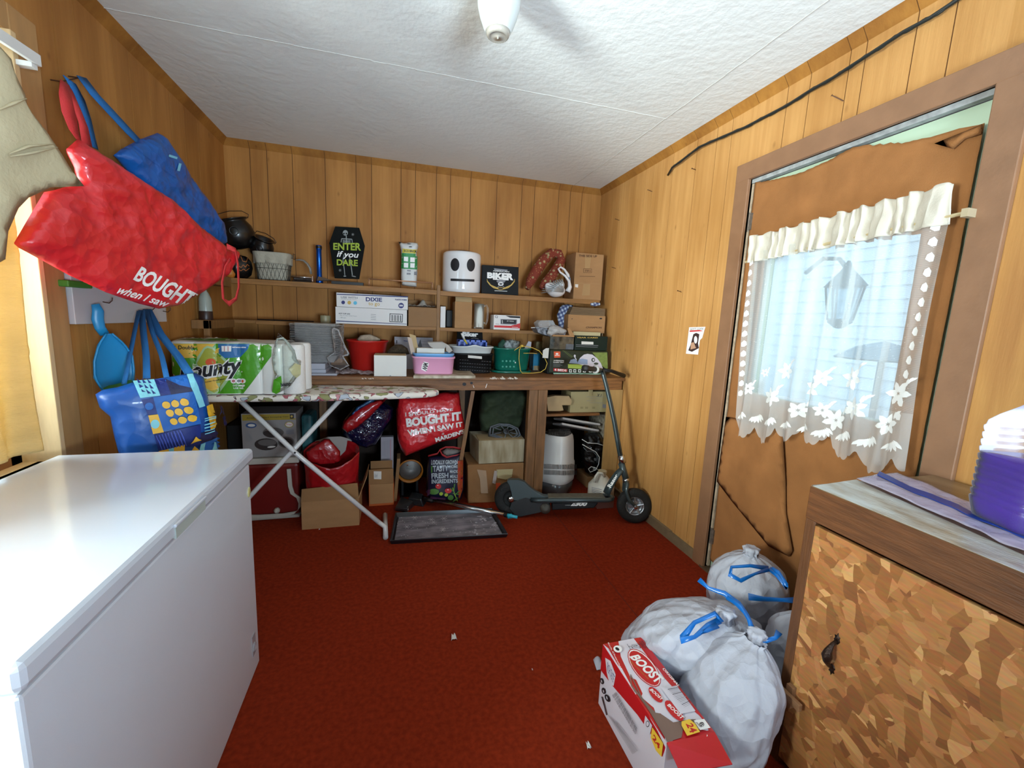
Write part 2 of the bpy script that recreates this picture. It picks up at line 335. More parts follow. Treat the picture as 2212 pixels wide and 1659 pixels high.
# floor: red needle-punch carpet tiles
CARP=mat('red_carpet','#8c2d13',.95,col2='#78230d',vs=60,bump=.35,bs=500,spec=.1,detail=6)
FB=MB(); FB.box((X0-.03,YR,-.03),(X1+.03,YB+.03,-.0)); fl=struct('floor',FB,CARP)
SEAM=mat('carpet_seam','#4a120a',.95)
sm=MB()
p=at(1230,1150,z=0); q=at(1400,1330,z=0); sm.add([(p.x,2.9,.0006),(p.x+.003,2.9,.0006),(p.x+.003,.2,.0006),(p.x,.2,.0006)],[(0,1,2,3)]); sm.build('floor_seam',SEAM,fl)
# ceiling with seams
CEIL=mat('ceiling_paint','#e0e2df',.85,var=.03,vs=3,bump=.38,bs=26,detail=8)
cl=struct('ceiling',MB().box((X0-.03,YR,ZC),(X1+.03,YB+.03,ZC+.03)),CEIL)
sp=at(1438,256,z=ZC); s2=at(1960,-150,z=ZC); s3=at(1235,402,z=ZC); sd=MB(); SD=mat('ceiling_seam','#c4c1bb',.9)
def seam(a,b,w_,n):
    for i in range(n):
        p=a.lerp(b,i/n); q=a.lerp(b,(i+1)/n); d=(q-p).normalized(); sdv=Vector((-d.y,d.x,0))*w_*(.6+.8*R.random()); j=Vector((-d.y,d.x,0))*R.uniform(-.002,.002)
        sd.add([p-sdv+j,q-sdv+j,q+sdv+j,p+sdv+j,p-sdv+j-Vector((0,0,.002)),q-sdv+j-Vector((0,0,.002)),q+sdv+j-Vector((0,0,.002)),p+sdv+j-Vector((0,0,.002))],[(4,5,6,7),(0,1,5,4),(2,3,7,6)])
seam(Vector((sp.x,YR,ZC)),Vector((sp.x,YB,ZC)),.0016,60); seam(Vector((X0,sp.y,ZC)),Vector((sp.x,sp.y,ZC)),.0009,40); sd.build('ceiling_seam',SD,cl)
# sloped cove strip of the same panelling along the ceiling
CV=.042; COVE=panelmat('cove_panelling','#aa7534','#8a5a26')
def cove(name,a,b,inx,iny,cuts,axis):
    mb=MB(); e=[a[0] if axis=='x' else a[1]]+sorted(cuts)+[b[0] if axis=='x' else b[1]]
    for i in range(len(e)-1):
        p,q=e[i]+(.0015 if i else 0),e[i+1]-.0015
        def P(t,o,z): return (t,a[1]+iny*o,z) if axis=='x' else (a[0]+inx*o,t,z)
        mb.hexa([P(p,0,ZC-CV),P(q,0,ZC-CV),P(q,CV*.8,ZC-.0),P(p,CV*.8,ZC-.0),P(p,0,ZC-CV+.004),P(q,0,ZC-CV+.004),P(q,CV*.8-.006,ZC),P(p,CV*.8-.006,ZC)])
    g=MB()
    for c in cuts:
        def P(t,o,z): return (t,a[1]+iny*o,z) if axis=='x' else (a[0]+inx*o,t,z)
        g.hexa([P(c-.003,0,ZC-CV+.003),P(c+.003,0,ZC-CV+.003),P(c+.003,CV*.8-.002,ZC),P(c-.003,CV*.8-.002,ZC),P(c-.003,0,ZC-CV+.006),P(c+.003,0,ZC-CV+.006),P(c+.003,CV*.8-.008,ZC),P(c-.003,CV*.8-.008,ZC)])
    o=struct(name,mb,COVE)
    if cuts: g.build('cove_joint',GRV,o)
cove('trim_back',(X0,YB),(X1,YB),0,-1,[c for c in backc],'x')
cove('trim_right',(X1,YR),(X1,YB),-1,0,[c for c in rightc if c<3.3],'y')
cove('trim_left',(X0,YR),(X0,YB),1,0,[at(283,148,x=X0).y,1.9],'y')
BB=mat('baseboard_paint','#7d6a50',.6,var=.2,vs=20)
struct('baseboard_right',MB().box((X1-.012,DY1+.09,0),(X1,YB,.06)).box((X1-.02,DY1+.3,.06),(X1,YB,.066)),BB)
# ---- door casing, jamb and slab ----
CW=.084; t=MB(); xc=X1-.018
cas=struct('trim_door_casing',MB().box((xc,DY1,0),(X1,DY1+CW,DZ+CW)).box((xc,DY0-CW,0),(X1,DY0,DZ+CW)),TRIMP,bev=.003)
cas2=MB().box((xc-.001,DY0-CW,DZ),(X1,DY1+CW,DZ+CW)).build('head_casing',TRIMP,cas,bev=.003)
JD=mat('dark_jamb','#4a2f22',.6,var=.3)
jm=MB().box((X1,DY1,0),(X1+.12,DY1+.02,DZ)).box((X1,DY0-.02,0),(X1+.12,DY0,DZ)).box((X1,DY0,DZ),(X1+.12,DY1,DZ+.02)).build('jamb',JD,cas)
MB().box((X1+.008,DY1-.012,.02),(X1+.022,DY1,DZ-.02)).build('weather_strip',mat('pale_strip','#b9a58c',.6,var=.4,vs=40),cas)
MB().box((X1+.005,DY0,DZ-.018),(X1+.03,DY1,DZ)).build('head_stop',mat('grey_white_stop','#a9abaa',.6,var=.4,vs=30),cas)
MINT=mat('mint_paint','#b5c9ae',.5,var=.06); DX=X1+.034
w0,w1=1.0,1.655; wz0,wz1=1.02,1.70
d=MB().box((DX,DY0+.004,.012),(DX+.04,w0,DZ-.02)).box((DX,w1,.012),(DX+.04,DY1-.004,DZ-.02)).box((DX,w0,.012),(DX+.04,w1,wz0)).box((DX,w0,wz1),(DX+.04,w1,DZ-.02))
dr=struct('door_1',d,MINT)
MB().box((DX-.006,w0-.03,wz0-.03),(DX,w1+.03,wz0)).box((DX-.006,w0-.03,wz1),(DX,w1+.03,wz1+.03)).box((DX-.006,w0-.03,wz0),(DX,w0,wz1)).box((DX-.006,w1,wz0),(DX,w1+.03,wz1)).build('window_frame',mat('door_window_frame','#c9d8d8',.4),dr)
GLASS=clear('window_glass','#eef8ff',.06,.03)
MB().box((DX+.018,w0,wz0),(DX+.022,w1,wz1)).build('window_pane',GLASS,dr)
HNG=mat('painted_hinge','#8d8378',.4,.6,var=.4,vs=60)
for hz in (at(1621,478,x=X1).z,at(1537,1160,x=X1).z): MB().tube([(X1+.012,DY1-.008,hz-.045),(X1+.012,DY1-.008,hz+.045)],.009,10).box((X1+.004,DY1-.03,hz-.04),(X1+.012,DY1-.006,hz+.04)).build('door_hinge',HNG,dr)
MB().box((X1-.02,DY0-.02,0),(X1+.1,DY1+.02,.012)).build('threshold',mat('worn_threshold','#5d4733',.5,var=.3),dr)
# ---- left window: jamb, casing, sash, glass ----
OAK=mat('bare_pine_casing','#b78a56',.55,var=.2,vs=8,stretch=(4,4,.6))
l=MB().box((X0,LY1+.02,LZ0-.06),(X0+.022,LY1+.125,LZ1+.08)).box((X0,LY0-.1,LZ1),(X0+.02,LY1+.125,LZ1+.08))
wn=struct('window_1',l,OAK,bev=.003)
MB().box((X0-.12,LY1,LZ0-.02),(X0+.035,LY1+.02,LZ1)).box((X0-.12,LY0,LZ0-.02),(X0+.01,LY1,LZ0)).box((X0-.12,LY0-.02,LZ0-.02),(X0+.01,LY0,LZ1)).box((X0-.12,LY0,LZ1),(X0+.01,LY1,LZ1+.02)).build('window_jamb',mat('pale_pine_jamb','#d9b88a',.5,var=.1,vs=20,stretch=(4,4,.5)),wn,bev=.002)
f=MB()
for a,b in ((LY0,LY0+.04),(.855,.895),(LY1-.04,LY1)): f.box((X0-.1,a,LZ0),(X0-.07,b,LZ1))
f.box((X0-.1,LY0,LZ0),(X0-.07,LY1,LZ0+.04)).box((X0-.1,LY0,LZ1-.04),(X0-.07,LY1,LZ1)).build('window_sash',mat('sash_paint','#8a5b34',.5),wn)
MB().box((X0-.088,LY0,LZ0),(X0-.084,LY1,LZ1)).build('window_pane',GLASS,wn)
w=MB().box((.25,YR-.03,.85),(.3,YR,2.05)).box((1.3,YR-.03,.85),(1.35,YR,2.05)).box((.25,YR-.03,.85),(1.35,YR,.9)).box((.25,YR-.03,2.0),(1.35,YR,2.05)).box((.78,YR-.03,.85),(.82,YR,2.05)); wr=struct('added_rear_window',w,TRIMP)  # frame of the unseen rear window added to let light in
MB().box((.27,YR-.018,.87),(1.33,YR-.014,2.03)).build('window_pane',GLASS,wr)
# ================= door covering, lace curtain, lamp, cable =================
CLB=cloth('brown_cloth','#a06b3e',.06,bump=.25,bs=420,var=.22)
def topedge(v):   # cloth top height along the door, v=0 hinge side (far), 1 near side
    px=[(1625,392),(1648,394),(1690,385),(1740,372),(1800,345),(1850,318),(1880,314),(1960,309),(2020,296),(2070,281),(2122,270)]
    k=v*(len(px)-1); i=min(int(k),len(px)-2); a=px[i]; b=px[i+1]; t=k-i; return (a[0]+(b[0]-a[0])*t,a[1]+(b[1]-a[1])*t)
XD=X1+.018
tp=[at(*topedge(i/40),x=XD) for i in range(41)]
def top_at(y):
    best=min(range(41),key=lambda i:abs(tp[i].y-y)); return tp[best].z
CY0,CY1=DY0+.022,DY1-.018
wy0,wy1,vz0,vz1=at(1990,560,x=XD).y,at(1656,590,x=XD).y,at(1895,909,x=XD).z,at(1990,506,x=XD).z
mb=MB(); NY,NZ=70,150; ys=[CY0+(CY1-CY0)*i/NY for i in range(NY+1)]
ids={}
def cl_pt(i,j):
    y=ys[i]; z=.06+(top_at(y)-.06)*j/NZ; v=(y-CY0)/(CY1-CY0)
    d=.006*noise.noise(Vector((y*4,z*3,1)))+.004*noise.noise(Vector((y*9,z*2,5)))+.002*noise.noise(Vector((y*25,z*22,2)))
    if z<.95: d+=.014*math.sin((y*9+z*2.1))*min(1,(.95-z)*2)*(.5+noise.noise(Vector((y*3,z*2,3))))+.01*abs(noise.noise(Vector((y*6+z*3,z*2,8))))*min(1,(.95-z)*3)
    return (XD-.004-max(0,d+.006),y,z)
for j in range(NZ):
    for i in range(NY):
        yc=(ys[i]+ys[i+1])/2; zc=.06+(top_at(yc)-.06)*(j+.5)/NZ
        if wy0<yc<wy1 and vz0<zc<vz1: continue
        q=[]
        for a,b in ((i,j),(i+1,j),(i+1,j+1),(i,j+1)):
            if (a,b) not in ids: ids[(a,b)]=len(mb.v); mb.v.append(cl_pt(a,b))
            q.append(ids[(a,b)])
        mb.f.append(tuple(q)); mb.m.append(0)
dc=mb.build('door_cover',CLB,smooth=True,sol=.0025); tag(dc,'brown cloth sheet stapled over the pale green door, sagging at its top corner','cloth')
# loose torn flap folded back low on the door
fl_=[(1568,900),(1690,925),(1697,1040),(1698,1110),(1705,1150),(1712,1190),(1705,1203),(1660,1180),(1615,1125),(1583,1086),(1548,1040)]
mb=pillow(fl_,(XD-.03,1.5,.5),(-1,0,0),.006,res=.03,amp=.006,edge=.03,fold=lambda a,b:.012*math.sin(a*22+b*9)); mb.build('loose_flap',CLB,dc,smooth=True)
mb=pillow([(2018,310),(2122,268),(2120,290),(2085,300),(2060,322)],(XD-.02,1,.95),(-1,0,0),.004,res=.02,amp=.003,edge=.03); mb.build('folded_corner',CLB,dc,smooth=True)
# lace curtain
LACE=cloth('lace_net','#e9eae6',.5,bump=0,var=.02,alpha=.5); LACED=cloth('lace_dense','#f1f1ee',.12,bump=.2,bs=300,var=.05,alpha=.93)
LHEAD=cloth('lace_heading','#e6dfd0',.4,bump=.2,bs=200,var=.06)
# woven dots in the net
_n=LACE.node_tree; _v=_n.nodes.new('ShaderNodeTexVoronoi'); _v.inputs['Scale'].default_value=62; _c=_n.nodes.new('ShaderNodeTexCoord'); _n.links.new(_c.outputs['Object'],_v.inputs['Vector'])
_w=_n.nodes.new('ShaderNodeTexWave'); _w.inputs['Scale'].default_value=110; _w.bands_direction='Z'; _n.links.new(_c.outputs['Object'],_w.inputs['Vector'])
_r=_n.nodes.new('ShaderNodeMapRange'); _r.inputs[1].default_value=.0; _r.inputs[2].default_value=.28; _r.inputs[3].default_value=.95; _r.inputs[4].default_value=.0; _n.links.new(_v.outputs['Distance'],_r.inputs[0])
_a=_n.nodes.new('ShaderNodeMath'); _a.operation='MULTIPLY_ADD'; _a.inputs[1].default_value=.22; _a.inputs[2].default_value=.36; _n.links.new(_w.outputs['Fac'],_a.inputs[0])
_m=_n.nodes.new('ShaderNodeMath'); _m.operation='MAXIMUM'; _n.links.new(_r.outputs[0],_m.inputs[0]); _n.links.new(_a.outputs[0],_m.inputs[1])
for nd in _n.nodes:
    if nd.type=='MIX_SHADER' and nd.inputs[1].is_linked and nd.inputs[1].links[0].from_node.type=='BSDF_TRANSPARENT': _n.links.new(_m.outputs[0],nd.inputs[0])
XL=X1-.045
TL,TR,BR,BL=at(1622,548,x=XL),at(2055,452,x=XL),at(1962,985,x=XL),at(1592,905,x=XL)
def pleat(u,v):
    g=0
    for c,w_,h in ((.30,.02,1),(.36,.025,-1),(.42,.03,1.2),(.48,.025,-1),(.55,.03,1),(.67,.02,-.8),(.75,.022,.9),(.86,.02,-1),(.12,.03,.7),(.2,.03,-.7)):
        cc=c+(c-.45)*.12*v; g+=h*math.exp(-((u-cc)/w_)**2)
    return .014*g*(.7+.5*v)+.004*math.sin(u*70+3*v)+.003*noise.noise(Vector((u*8,v*3,0)))
def lace(u,v,o=0):
    t=TL.lerp(TR,u); b=BL.lerp(BR,u); p=t.lerp(b,v); p.y+=.006*math.sin(u*31+v*4); p.x-=pleat(u,v)+.012*v+o; return p
def hem(u): 
    s=abs(math.sin(u*PI*6.3)); return 1.0+.075*s+.035*math.sin(u*9)-.01+.015*abs(math.sin(u*PI*25))
cu=thing('lace_curtain','white lace half-curtain with flowers and scalloped hem over the door window','curtain',tuple(TL.lerp(TR,.5)))
MB().grid(lambda u,v:lace(u,v*.82),150,40).build('net_panel',LACE,cu,smooth=True)
MB().grid(lambda u,v:lace(u,.82+v*(hem(u)-.82),-.0),220,16).build('scalloped_hem',[cloth('lace_border','#eeeeea',.45,bump=.3,bs=120,var=.15,alpha=.6)],cu,smooth=True)
for c_,w_,sl in ((.05,.012,-.01),(.21,.016,-.03),(.34,.018,-.05),(.385,.012,-.1),(.46,.02,-.02),(.5,.012,-.12),(.55,.016,-.02),(.66,.011,-.03),(.75,.012,-.03),(.86,.011,-.03)):
    MB().grid(lambda u,v,c_=c_,w_=w_,sl=sl:lace(min(1,max(0,c_+(u-.5)*2*w_*(.7+.5*v)+sl*v)),v*.83,-.004),6,40).build('net_fold',LACE,cu,smooth=True)
lp=MB()
def flush(name='lace_flower'):
    global lp
    if lp.v: lp.build(name,LACED,cu,smooth=True)
    lp=MB()
def lpoly(u,v,pts,o=.0025):   # petal shapes laid on the net
    P=[lace(u+a,v+b,o) for a,b in pts]; c=lace(u+sum(a for a,b in pts)/len(pts),v+sum(b for a,b in pts)/len(pts),o); lp.add([c]+P,[(0,i+1,(i+1)%len(P)+1) for i in range(len(P))])
AS=(TR-TL).length/(BL-TL).length
def petal(u,v,a,l,w_):
    ca,sa=math.cos(a),math.sin(a); lpoly(u,v,[((x*ca-y*sa)/AS,(x*sa+y*ca)) for x,y in ((0.004,0),(l*.35,w_),(l*.75,w_*.8),(l,0),(l*.75,-w_*.8),(l*.35,-w_))])
for fu,fv,sc in ((.1,.80,.8),(.27,.83,1.1),(.2,.70,.5),(.35,.68,1),(.52,.76,1.1),(.58,.70,.9),(.66,.90,1.1),(.72,.69,1.15),(.76,.83,1.1),(.93,.74,1.1),(.9,.88,1),(.45,.88,.9),(.6,.86,.8)):
    for k in range(6): petal(fu,fv,k*PI/3+fu*9,.052*sc,.014*sc)
    for k in (0,1,2): petal(fu+.03*sc,fv-.045*sc+.012*k,-.6-.4*k,.04*sc,.006)
    flush()
for k in range(9):    # shell and scroll fans near the hem
    fu=.06+k*.11
    for q in range(6):
        a=PI*.25+q*.32; petal(fu+.012*math.cos(a),.94+.004*q,a,.05,.008)
    flush('lace_shell')
for s_ in (.003,.97):
    for k in range(14): petal(s_+(.0 if s_<.5 else 0),.05+k*.06,PI/2*.2 if s_<.5 else PI*.9,.035,.02)
    flush('lace_edging')
def head(u,v):
    p=TL.lerp(TR,u); dz=.075-.12*v; up=1-v
    p.z+=dz+.006*math.sin(u*60)*up*(1-v); p.x-=.016*math.sin(u*95+2*math.sin(u*30))*(.3+.7*abs(v-.45))*1.0+.012+.006*noise.noise(Vector((u*30,v*3,0))); p.y+=.004*math.sin(u*140+v*3); return p
MB().grid(head,260,12).build('ruffled_heading',LHEAD,cu,smooth=True,sol=.0015)
ra,rb=at(1618,565,x=XL),at(2075,462,x=XL)
rod=MB().tube([ra+Vector((.0,.02,.0)),rb+Vector((0,-.004,0))],.006,10); rd=rod.build('curtain_rod',mat('brass_rod','#c9b58c',.35,.3)); tag(rd,'slim curtain rod holding the lace curtain on the door','curtain rod')
MB().box((XL-.01,rb.y-.022,rb.z-.012),(X1+.03,rb.y-.006,rb.z+.012)).build('rod_bracket',mat('brass_bracket','#b9a98a',.4,.2),rd)
# outside: neighbour's white siding and a wall lantern
SID=mat('white_siding','#e6eef2',.5); o=MB()
for k in range(26): o.hexa([(4.6,-3,k*.13),(4.6,6.5,k*.13),(4.75,6.5,k*.13),(4.75,-3,k*.13),(4.615,-3,k*.13+.13),(4.615,6.5,k*.13+.13),(4.75,6.5,k*.13+.13),(4.75,-3,k*.13+.13)])
sd_=o.build('siding_wall',SID); tag(sd_,'white clapboard siding of the house next door, seen through the door window','wall')
gr=MB().box((X1+.13,-4,-.2),(9,8,-.15)).build('yard',mat('pale_ground','#a9aaa4',.9)); gr['kind']='structure'
LG=mat('dull_grey_metal','#56646c',.5); c=at(1822,640,x=X1+.32)
lt=thing('wall_lantern','grey outdoor lantern seen through the lace curtain and door glass','lantern',tuple(c))
MB().lathe([(.006,.16),(.02,.13),(.03,.115),(.085,.05),(.09,.045),(.08,.04)],c,n=6).build('lantern_cap',LG,lt)
MB().lathe([(.07,.04),(.045,-.11),(.05,-.115),(.02,-.14)],c,n=6,cap=False).build('lantern_glass',clear('lantern_pane','#dfeaf0',.25,.1),lt)
fb=MB()
for k in range(6): a=2*PI*k/6; fb.tube([c+Vector((.072*math.cos(a),.072*math.sin(a),.04)),c+Vector((.047*math.cos(a),.047*math.sin(a),-.11))],.005,6)
fb.lathe([(.05,-.105),(.052,-.12),(.02,-.145),(.0,-.15)],c,n=6); fb.tube([c+Vector((0,0,.12)),c+Vector((-.02,.03,.17)),c+Vector((-.08,.06,.17)),c+Vector((-.16,.07,.1))],.01,8); fb.build('lantern_frame',LG,lt)
c2=at(1905,775,x=3.2); MB().lathe([(.0,.12),(.14,.08),(.27,0),(.26,-.01),(.0,-.0)],c2,n=20).tube([c2,(c2.x,c2.y,-.15)],.02,8).build('garden_umbrella',mat('grey_canvas','#6f8794',.8)); tag(bpy.data.objects['garden_umbrella'],'small grey patio umbrella standing outside beyond the door window','umbrella')
# ceiling lamp
p=at(1076,62,z=2.285); lc=Vector((p.x,p.y,ZC)); zb=2.262
lm=thing('ceiling_lamp','white ribbed glass jar ceiling lamp with a clear round bottom','lamp',tuple(lc))
MB().lathe([(.055,0),(.055,-.02),(.048,-.03)],lc,n=32).build('lamp_holder',WPL,lm,smooth=True)
MB().lathe([(.05,-.03),(.067,-.045),(.07,-.075),(.068,-.1),(.06,-.13),(.048,-.16),(.042,-.172)],lc,n=144,cap=False,rf=lambda a,h:1+.014*math.cos(a*72/1)*(1 if h>-.165 else 0)).build('lamp_shade',cloth('opal_glass','#dfe3e2',.35,rough=.25,bump=0,var=0),lm,smooth=True)
gb=MB(); gb.lathe([(.042,-.172),(.036,-.184),(.030,-.188),(.026,-.184),(.018,-.188),(.004,-.186),(.003,-.192),(0,-.192)],lc,n=48,rf=lambda a,h:1+(.012*math.cos(a*24) if h<-.18 else 0)); gb.build('glass_lens',mat('pressed_glass','#a09a90',.12,var=.1,coat=.5),lm,smooth=True)
# black cable along the right wall
kb=[(1443,378),(1452,362),(1475,345),(1510,318),(1560,296),(1610,275),(1650,254),(1700,228),(1750,196),(1800,168),(1840,142),(1900,103),(1950,70),(2010,38),(2060,5),(2110,-30),(2180,-80)]
pts=[at(x,y,x=X1-(.004 if i==0 else .018+.01*math.sin(i*.7))) for i,(x,y) in enumerate(kb)]
cb=MB().tube(pts,.0065,8,0); 
tw=[]; 
for i in range(len(pts)-1):
    for j in range(6):
        q=pts[i].lerp(pts[i+1],j/6); a=(i*6+j)*.9; tw.append(q+Vector((0,math.sin(a)*.004,math.cos(a)*.005)))
cb.tube(tw,.004,6,0); k_=cb.build('power_cable',mat('black_rubber','#1d211f',.4),smooth=True); tag(k_,'thick black twisted cable strung across the top of the right wall','cable')
# bent nails in the right wall
NL=mat('rusty_nail','#4a2a1a',.5,.4)
for i,((ax,ay),(bx,by),lab) in enumerate((((1797,206),(1822,218),'bent nail in the panelling just below the black cable, above the door'),((1399,410),(1409,414),'nail in the right wall above left of the paper sticker'),((1329,473),(1338,476),'small nail high in the right wall near the back corner'),((1322,577),(1330,580),'small nail in the right wall beside the cardboard box'),((1464,628),(1472,631),'nail in the right wall a little above the paper sticker'),((1495,364),(1503,367),'nail in the right wall under the loose end of the black cable'))):
    e=at(bx,by,x=X1); s_=e+(at(ax,ay,x=X1-.03)-e); tag(MB().tube([e,s_],.0018,6).lathe([(.004,0),(.004,.0015)],s_,ax=(s_-e),n=8).build('nail',NL),lab,'nail','nails in the right wall')
# sticker
st=MB(); q=[at(x,y,x=X1-.002) for x,y in ((1489,707),(1524,706),(1508,766),(1482,764))]; st.prism([q[0],q[1],at(1517,730,x=X1-.002),at(1512,735,x=X1-.002),q[2],q[3]],(-.0012,0,0)); so=st.build('sticker',mat('sticker_paper','#e6e2df',.5)); tag(so,'small torn paper sticker with a red band on the right wall','sticker')
prn(so,[('t',INK,'GOTT COOL!',[(1491,709),(1521,708),(1520,712),(1491,713)],.01),('p',RED,[(1490,714),(1522,712),(1521,715),(1490,717)]),('p',mat('brown_ink','#3a2422',.6),[(1498,722),(1504,719),(1511,722),(1508,742),(1510,752),(1495,760),(1487,757),(1492,745)]),('e',WHT,1503,734,3.5,8),('p',mat('tan_ink','#b58a6d',.6),[(1493,741),(1499,739),(1504,752),(1492,755)])])
# ================= chest freezer =================
FW=mat('freezer_enamel','#d2d8e2',.28,coat=.4,var=.02,bump=.03,bs=300); LIDM=mat('freezer_lid_enamel','#cbd1dc',.2,coat=.5,var=.03,vs=3); GASK=mat('lid_gasket','#9aa09f',.6)
fx0,fx1,fy0,fy1,fz=-1.035,-.487,.655,1.63,.842
fr=thing('chest_freezer','white chest freezer with a closed lid in the left foreground','freezer',((fx0+fx1)/2,(fy0+fy1)/2,0))
MB().box((fx0,fy0+.008,.0),(fx1-.012,fy1-.008,fz-.055)).build('cabinet_body',FW,fr,bev=.006)
MB().box((fx0,fy0+.02,fz-.055),(fx1-.024,fy1-.02,fz-.044)).build('lid_gasket',GASK,fr)
lid=MB(); l=lid.box((fx0-.01,fy0-.002,fz-.045),(fx1,fy1+.002,fz)); lo=l.build('lid',LIDM,fr,bev=.011)
ly=at(405,1100,z=fz-.01); a_=at(378,1155,x=fx1).y; b_=at(441,1082,x=fx1).y
MB().box((fx1-.002,a_,fz-.042),(fx1+.0025,b_,fz-.012)).build('handle_recess',mat('recess_grey','#a9b3ae',.5),lo)
MB().box((fx1-.001,a_-.004,fz-.014),(fx1+.006,b_+.004,fz-.006)).build('handle_lip',LIDM,lo,bev=.002)
# badge and lock, dents
bd=at(537,1063,x=fx1-.012); MB().lathe([(.018,0),(.018,.003),(.014,.004),(0,.004)],(fx1-.012,bd.y,bd.z),ax=(1,0,0),n=20,sq=.55,xd=(0,.35,1)).build('badge',mat('yellowed_badge','#bdb57a',.3),fr,smooth=False)
lk=at(548,1397,x=fx1-.012); lkz=MB().lathe([(.017,0),(.017,.004),(.013,.006),(.006,.003),(0,.003)],(fx1-.012,lk.y,lk.z),ax=(1,0,0),n=24,xd=(0,0,1)).box((fx1-.0115,lk.y-.017,lk.z-.028),(fx1-.0095,lk.y+.017,lk.z+.05)).build('lock',mat('lock_ring','#b9bcc6',.2,.3),fr,smooth=False)
# ================= drapes at the left window =================
DRP=cloth('drape_cloth','#d8c490',.35,bump=.7,bs=60,stretch=(1,1,5),var=.12,tcol='#f2d08a'); DRF=cloth('drape_backed','#d2c6a4',.08,bump=.3,bs=90,var=.14)
def drape(u,v):
    y=1.575-.62*u; z=2.02-1.15*v; w_=.02*math.sin(u*34+2*math.sin(v*2.2))+.012*math.sin(u*19+1)+.004*noise.noise(Vector((u*30,v*50,0)))
    yy=y-(.0 if u>.02 else 0)+.06*(v-.5)*(1-u)+.02*math.sin(v*5)*(1-u); return Vector((X0+.04+w_*.8,yy,z))
dp=MB().grid(drape,160,90).build('window_drape',DRP,smooth=True,sol=.0015); tag(dp,'tan crinkled drape glowing in daylight at the left window','drape')
# folded part of the drape thrown over, catching room light
oc=[(-60,60),(0,100),(25,128),(33,160),(55,205),(58,225),(70,245),(105,290),(135,335),(155,368),(182,402),(110,405),(62,427),(40,450),(18,500),(12,560),(-60,600)]
mb=pillow(oc,(X0+.15,1.5,1.7),(.96,-.25,.05),.014,res=.022,amp=.004,edge=.05,fold=lambda a,b:.006*math.sin(b*38)+.004*math.sin(a*30+b*12)); fo=mb.build('drape_fold',DRF,smooth=True); tag(fo,'drab beige drape corner flung over the rod above the red bag','drape')
for L_ in ([(0,236),(30,222),(57,213)],[(20,332),(60,316),(118,311)],[(22,338),(70,330),(124,318)]):
    P=[atp(x,y,(X0+.178,1.5,1.7),(.96,-.25,.05)) for x,y in L_]; MB().tube(P,[.002]+[.006]*(len(P)-2)+[.002],8,ell=.6).build('stitched_hem',DRF,fo,smooth=True)
# white rod end
a,b=at(-60,48,x=X0+.08),at(92,146,x=X0+.08); d_=(b-a).normalized()
wr_=MB(); wr_.prism([a+Vector((0,0,.0)),b,b+Vector((0,0,.032)),a+Vector((0,0,.032))],(-.012,0,0)); wo=wr_.build('drape_rod',WPL,bev=.003); tag(wo,'flat white curtain rod end above the beige drape','curtain rod')
q=at(72,138,x=X0+.07); MB().box((X0,q.y-.01,q.z-.012),(X0+.072,q.y+.012,q.z+.002)).build('rod_bracket',WPL,wo)
# ================= cabinet on the right =================
kx,ky1,kz=1.152,.876,.90; KW=mat('cabinet_oak','#734726',.5,var=.35,vs=10,stretch=(6,1,8),bump=.2,bs=30); 
OSB=mat('osb_board','#b9793a',.55); nt=OSB.node_tree; N=nt.nodes; L=nt.links; b=N['Principled BSDF']
tc=N.new('ShaderNodeTexCoord'); mixes=[]
def flakes(sc,rot,st):
    mp=N.new('ShaderNodeMapping'); mp.vector_type='TEXTURE'; mp.inputs['Rotation'].default_value=(rot,0,0); mp.inputs['Scale'].default_value=st; L.new(tc.outputs['Object'],mp.inputs[0])
    nz=N.new('ShaderNodeTexNoise'); nz.inputs['Scale'].default_value=9; L.new(mp.outputs[0],nz.inputs['Vector'])
    ad=N.new('ShaderNodeMix'); ad.data_type='RGBA'; ad.inputs[0].default_value=.035; L.new(mp.outputs[0],ad.inputs[6]); L.new(nz.outputs['Color'],ad.inputs[7])
    v=N.new('ShaderNodeTexVoronoi'); v.inputs['Scale'].default_value=sc; v.inputs['Randomness'].default_value=1; L.new(ad.outputs[2],v.inputs['Vector']); return v
va,vb=flakes(30,.5,(1,1.5,.75)),flakes(36,-.75,(1,1.5,.8)); vc=flakes(27,1.5,(1,1.4,.8))
sa=N.new('ShaderNodeSeparateColor'); L.new(va.outputs['Color'],sa.inputs[0]); sb=N.new('ShaderNodeSeparateColor'); L.new(vb.outputs['Color'],sb.inputs[0]); sc_=N.new('ShaderNodeSeparateColor'); L.new(vc.outputs['Color'],sc_.inputs[0])
gt=N.new('ShaderNodeMath'); gt.operation='GREATER_THAN'; gt.inputs[1].default_value=.55; L.new(sa.outputs[1],gt.inputs[0])
g2=N.new('ShaderNodeMath'); g2.operation='GREATER_THAN'; g2.inputs[1].default_value=.6; L.new(sc_.outputs[1],g2.inputs[0])
mx=N.new('ShaderNodeMix'); L.new(gt.outputs[0],mx.inputs[0]); L.new(sa.outputs[0],mx.inputs[2]); L.new(sb.outputs[0],mx.inputs[3])
m3=N.new('ShaderNodeMix'); L.new(g2.outputs[0],m3.inputs[0]); L.new(mx.outputs[0],m3.inputs[2]); L.new(sc_.outputs[0],m3.inputs[3])
cr=N.new('ShaderNodeValToRGB'); e=cr.color_ramp.elements; e[0].position=0; e[0].color=(*hexc('#82502a'),1); e[1].position=1; e[1].color=(*hexc('#d7a468'),1)
for p_,h_ in ((.2,'#96602f'),(.45,'#a66d3a'),(.7,'#b07844'),(.9,'#bb854f')): q_=e.new(p_); q_.color=(*hexc(h_),1)
L.new(m3.outputs[0],cr.inputs[0])
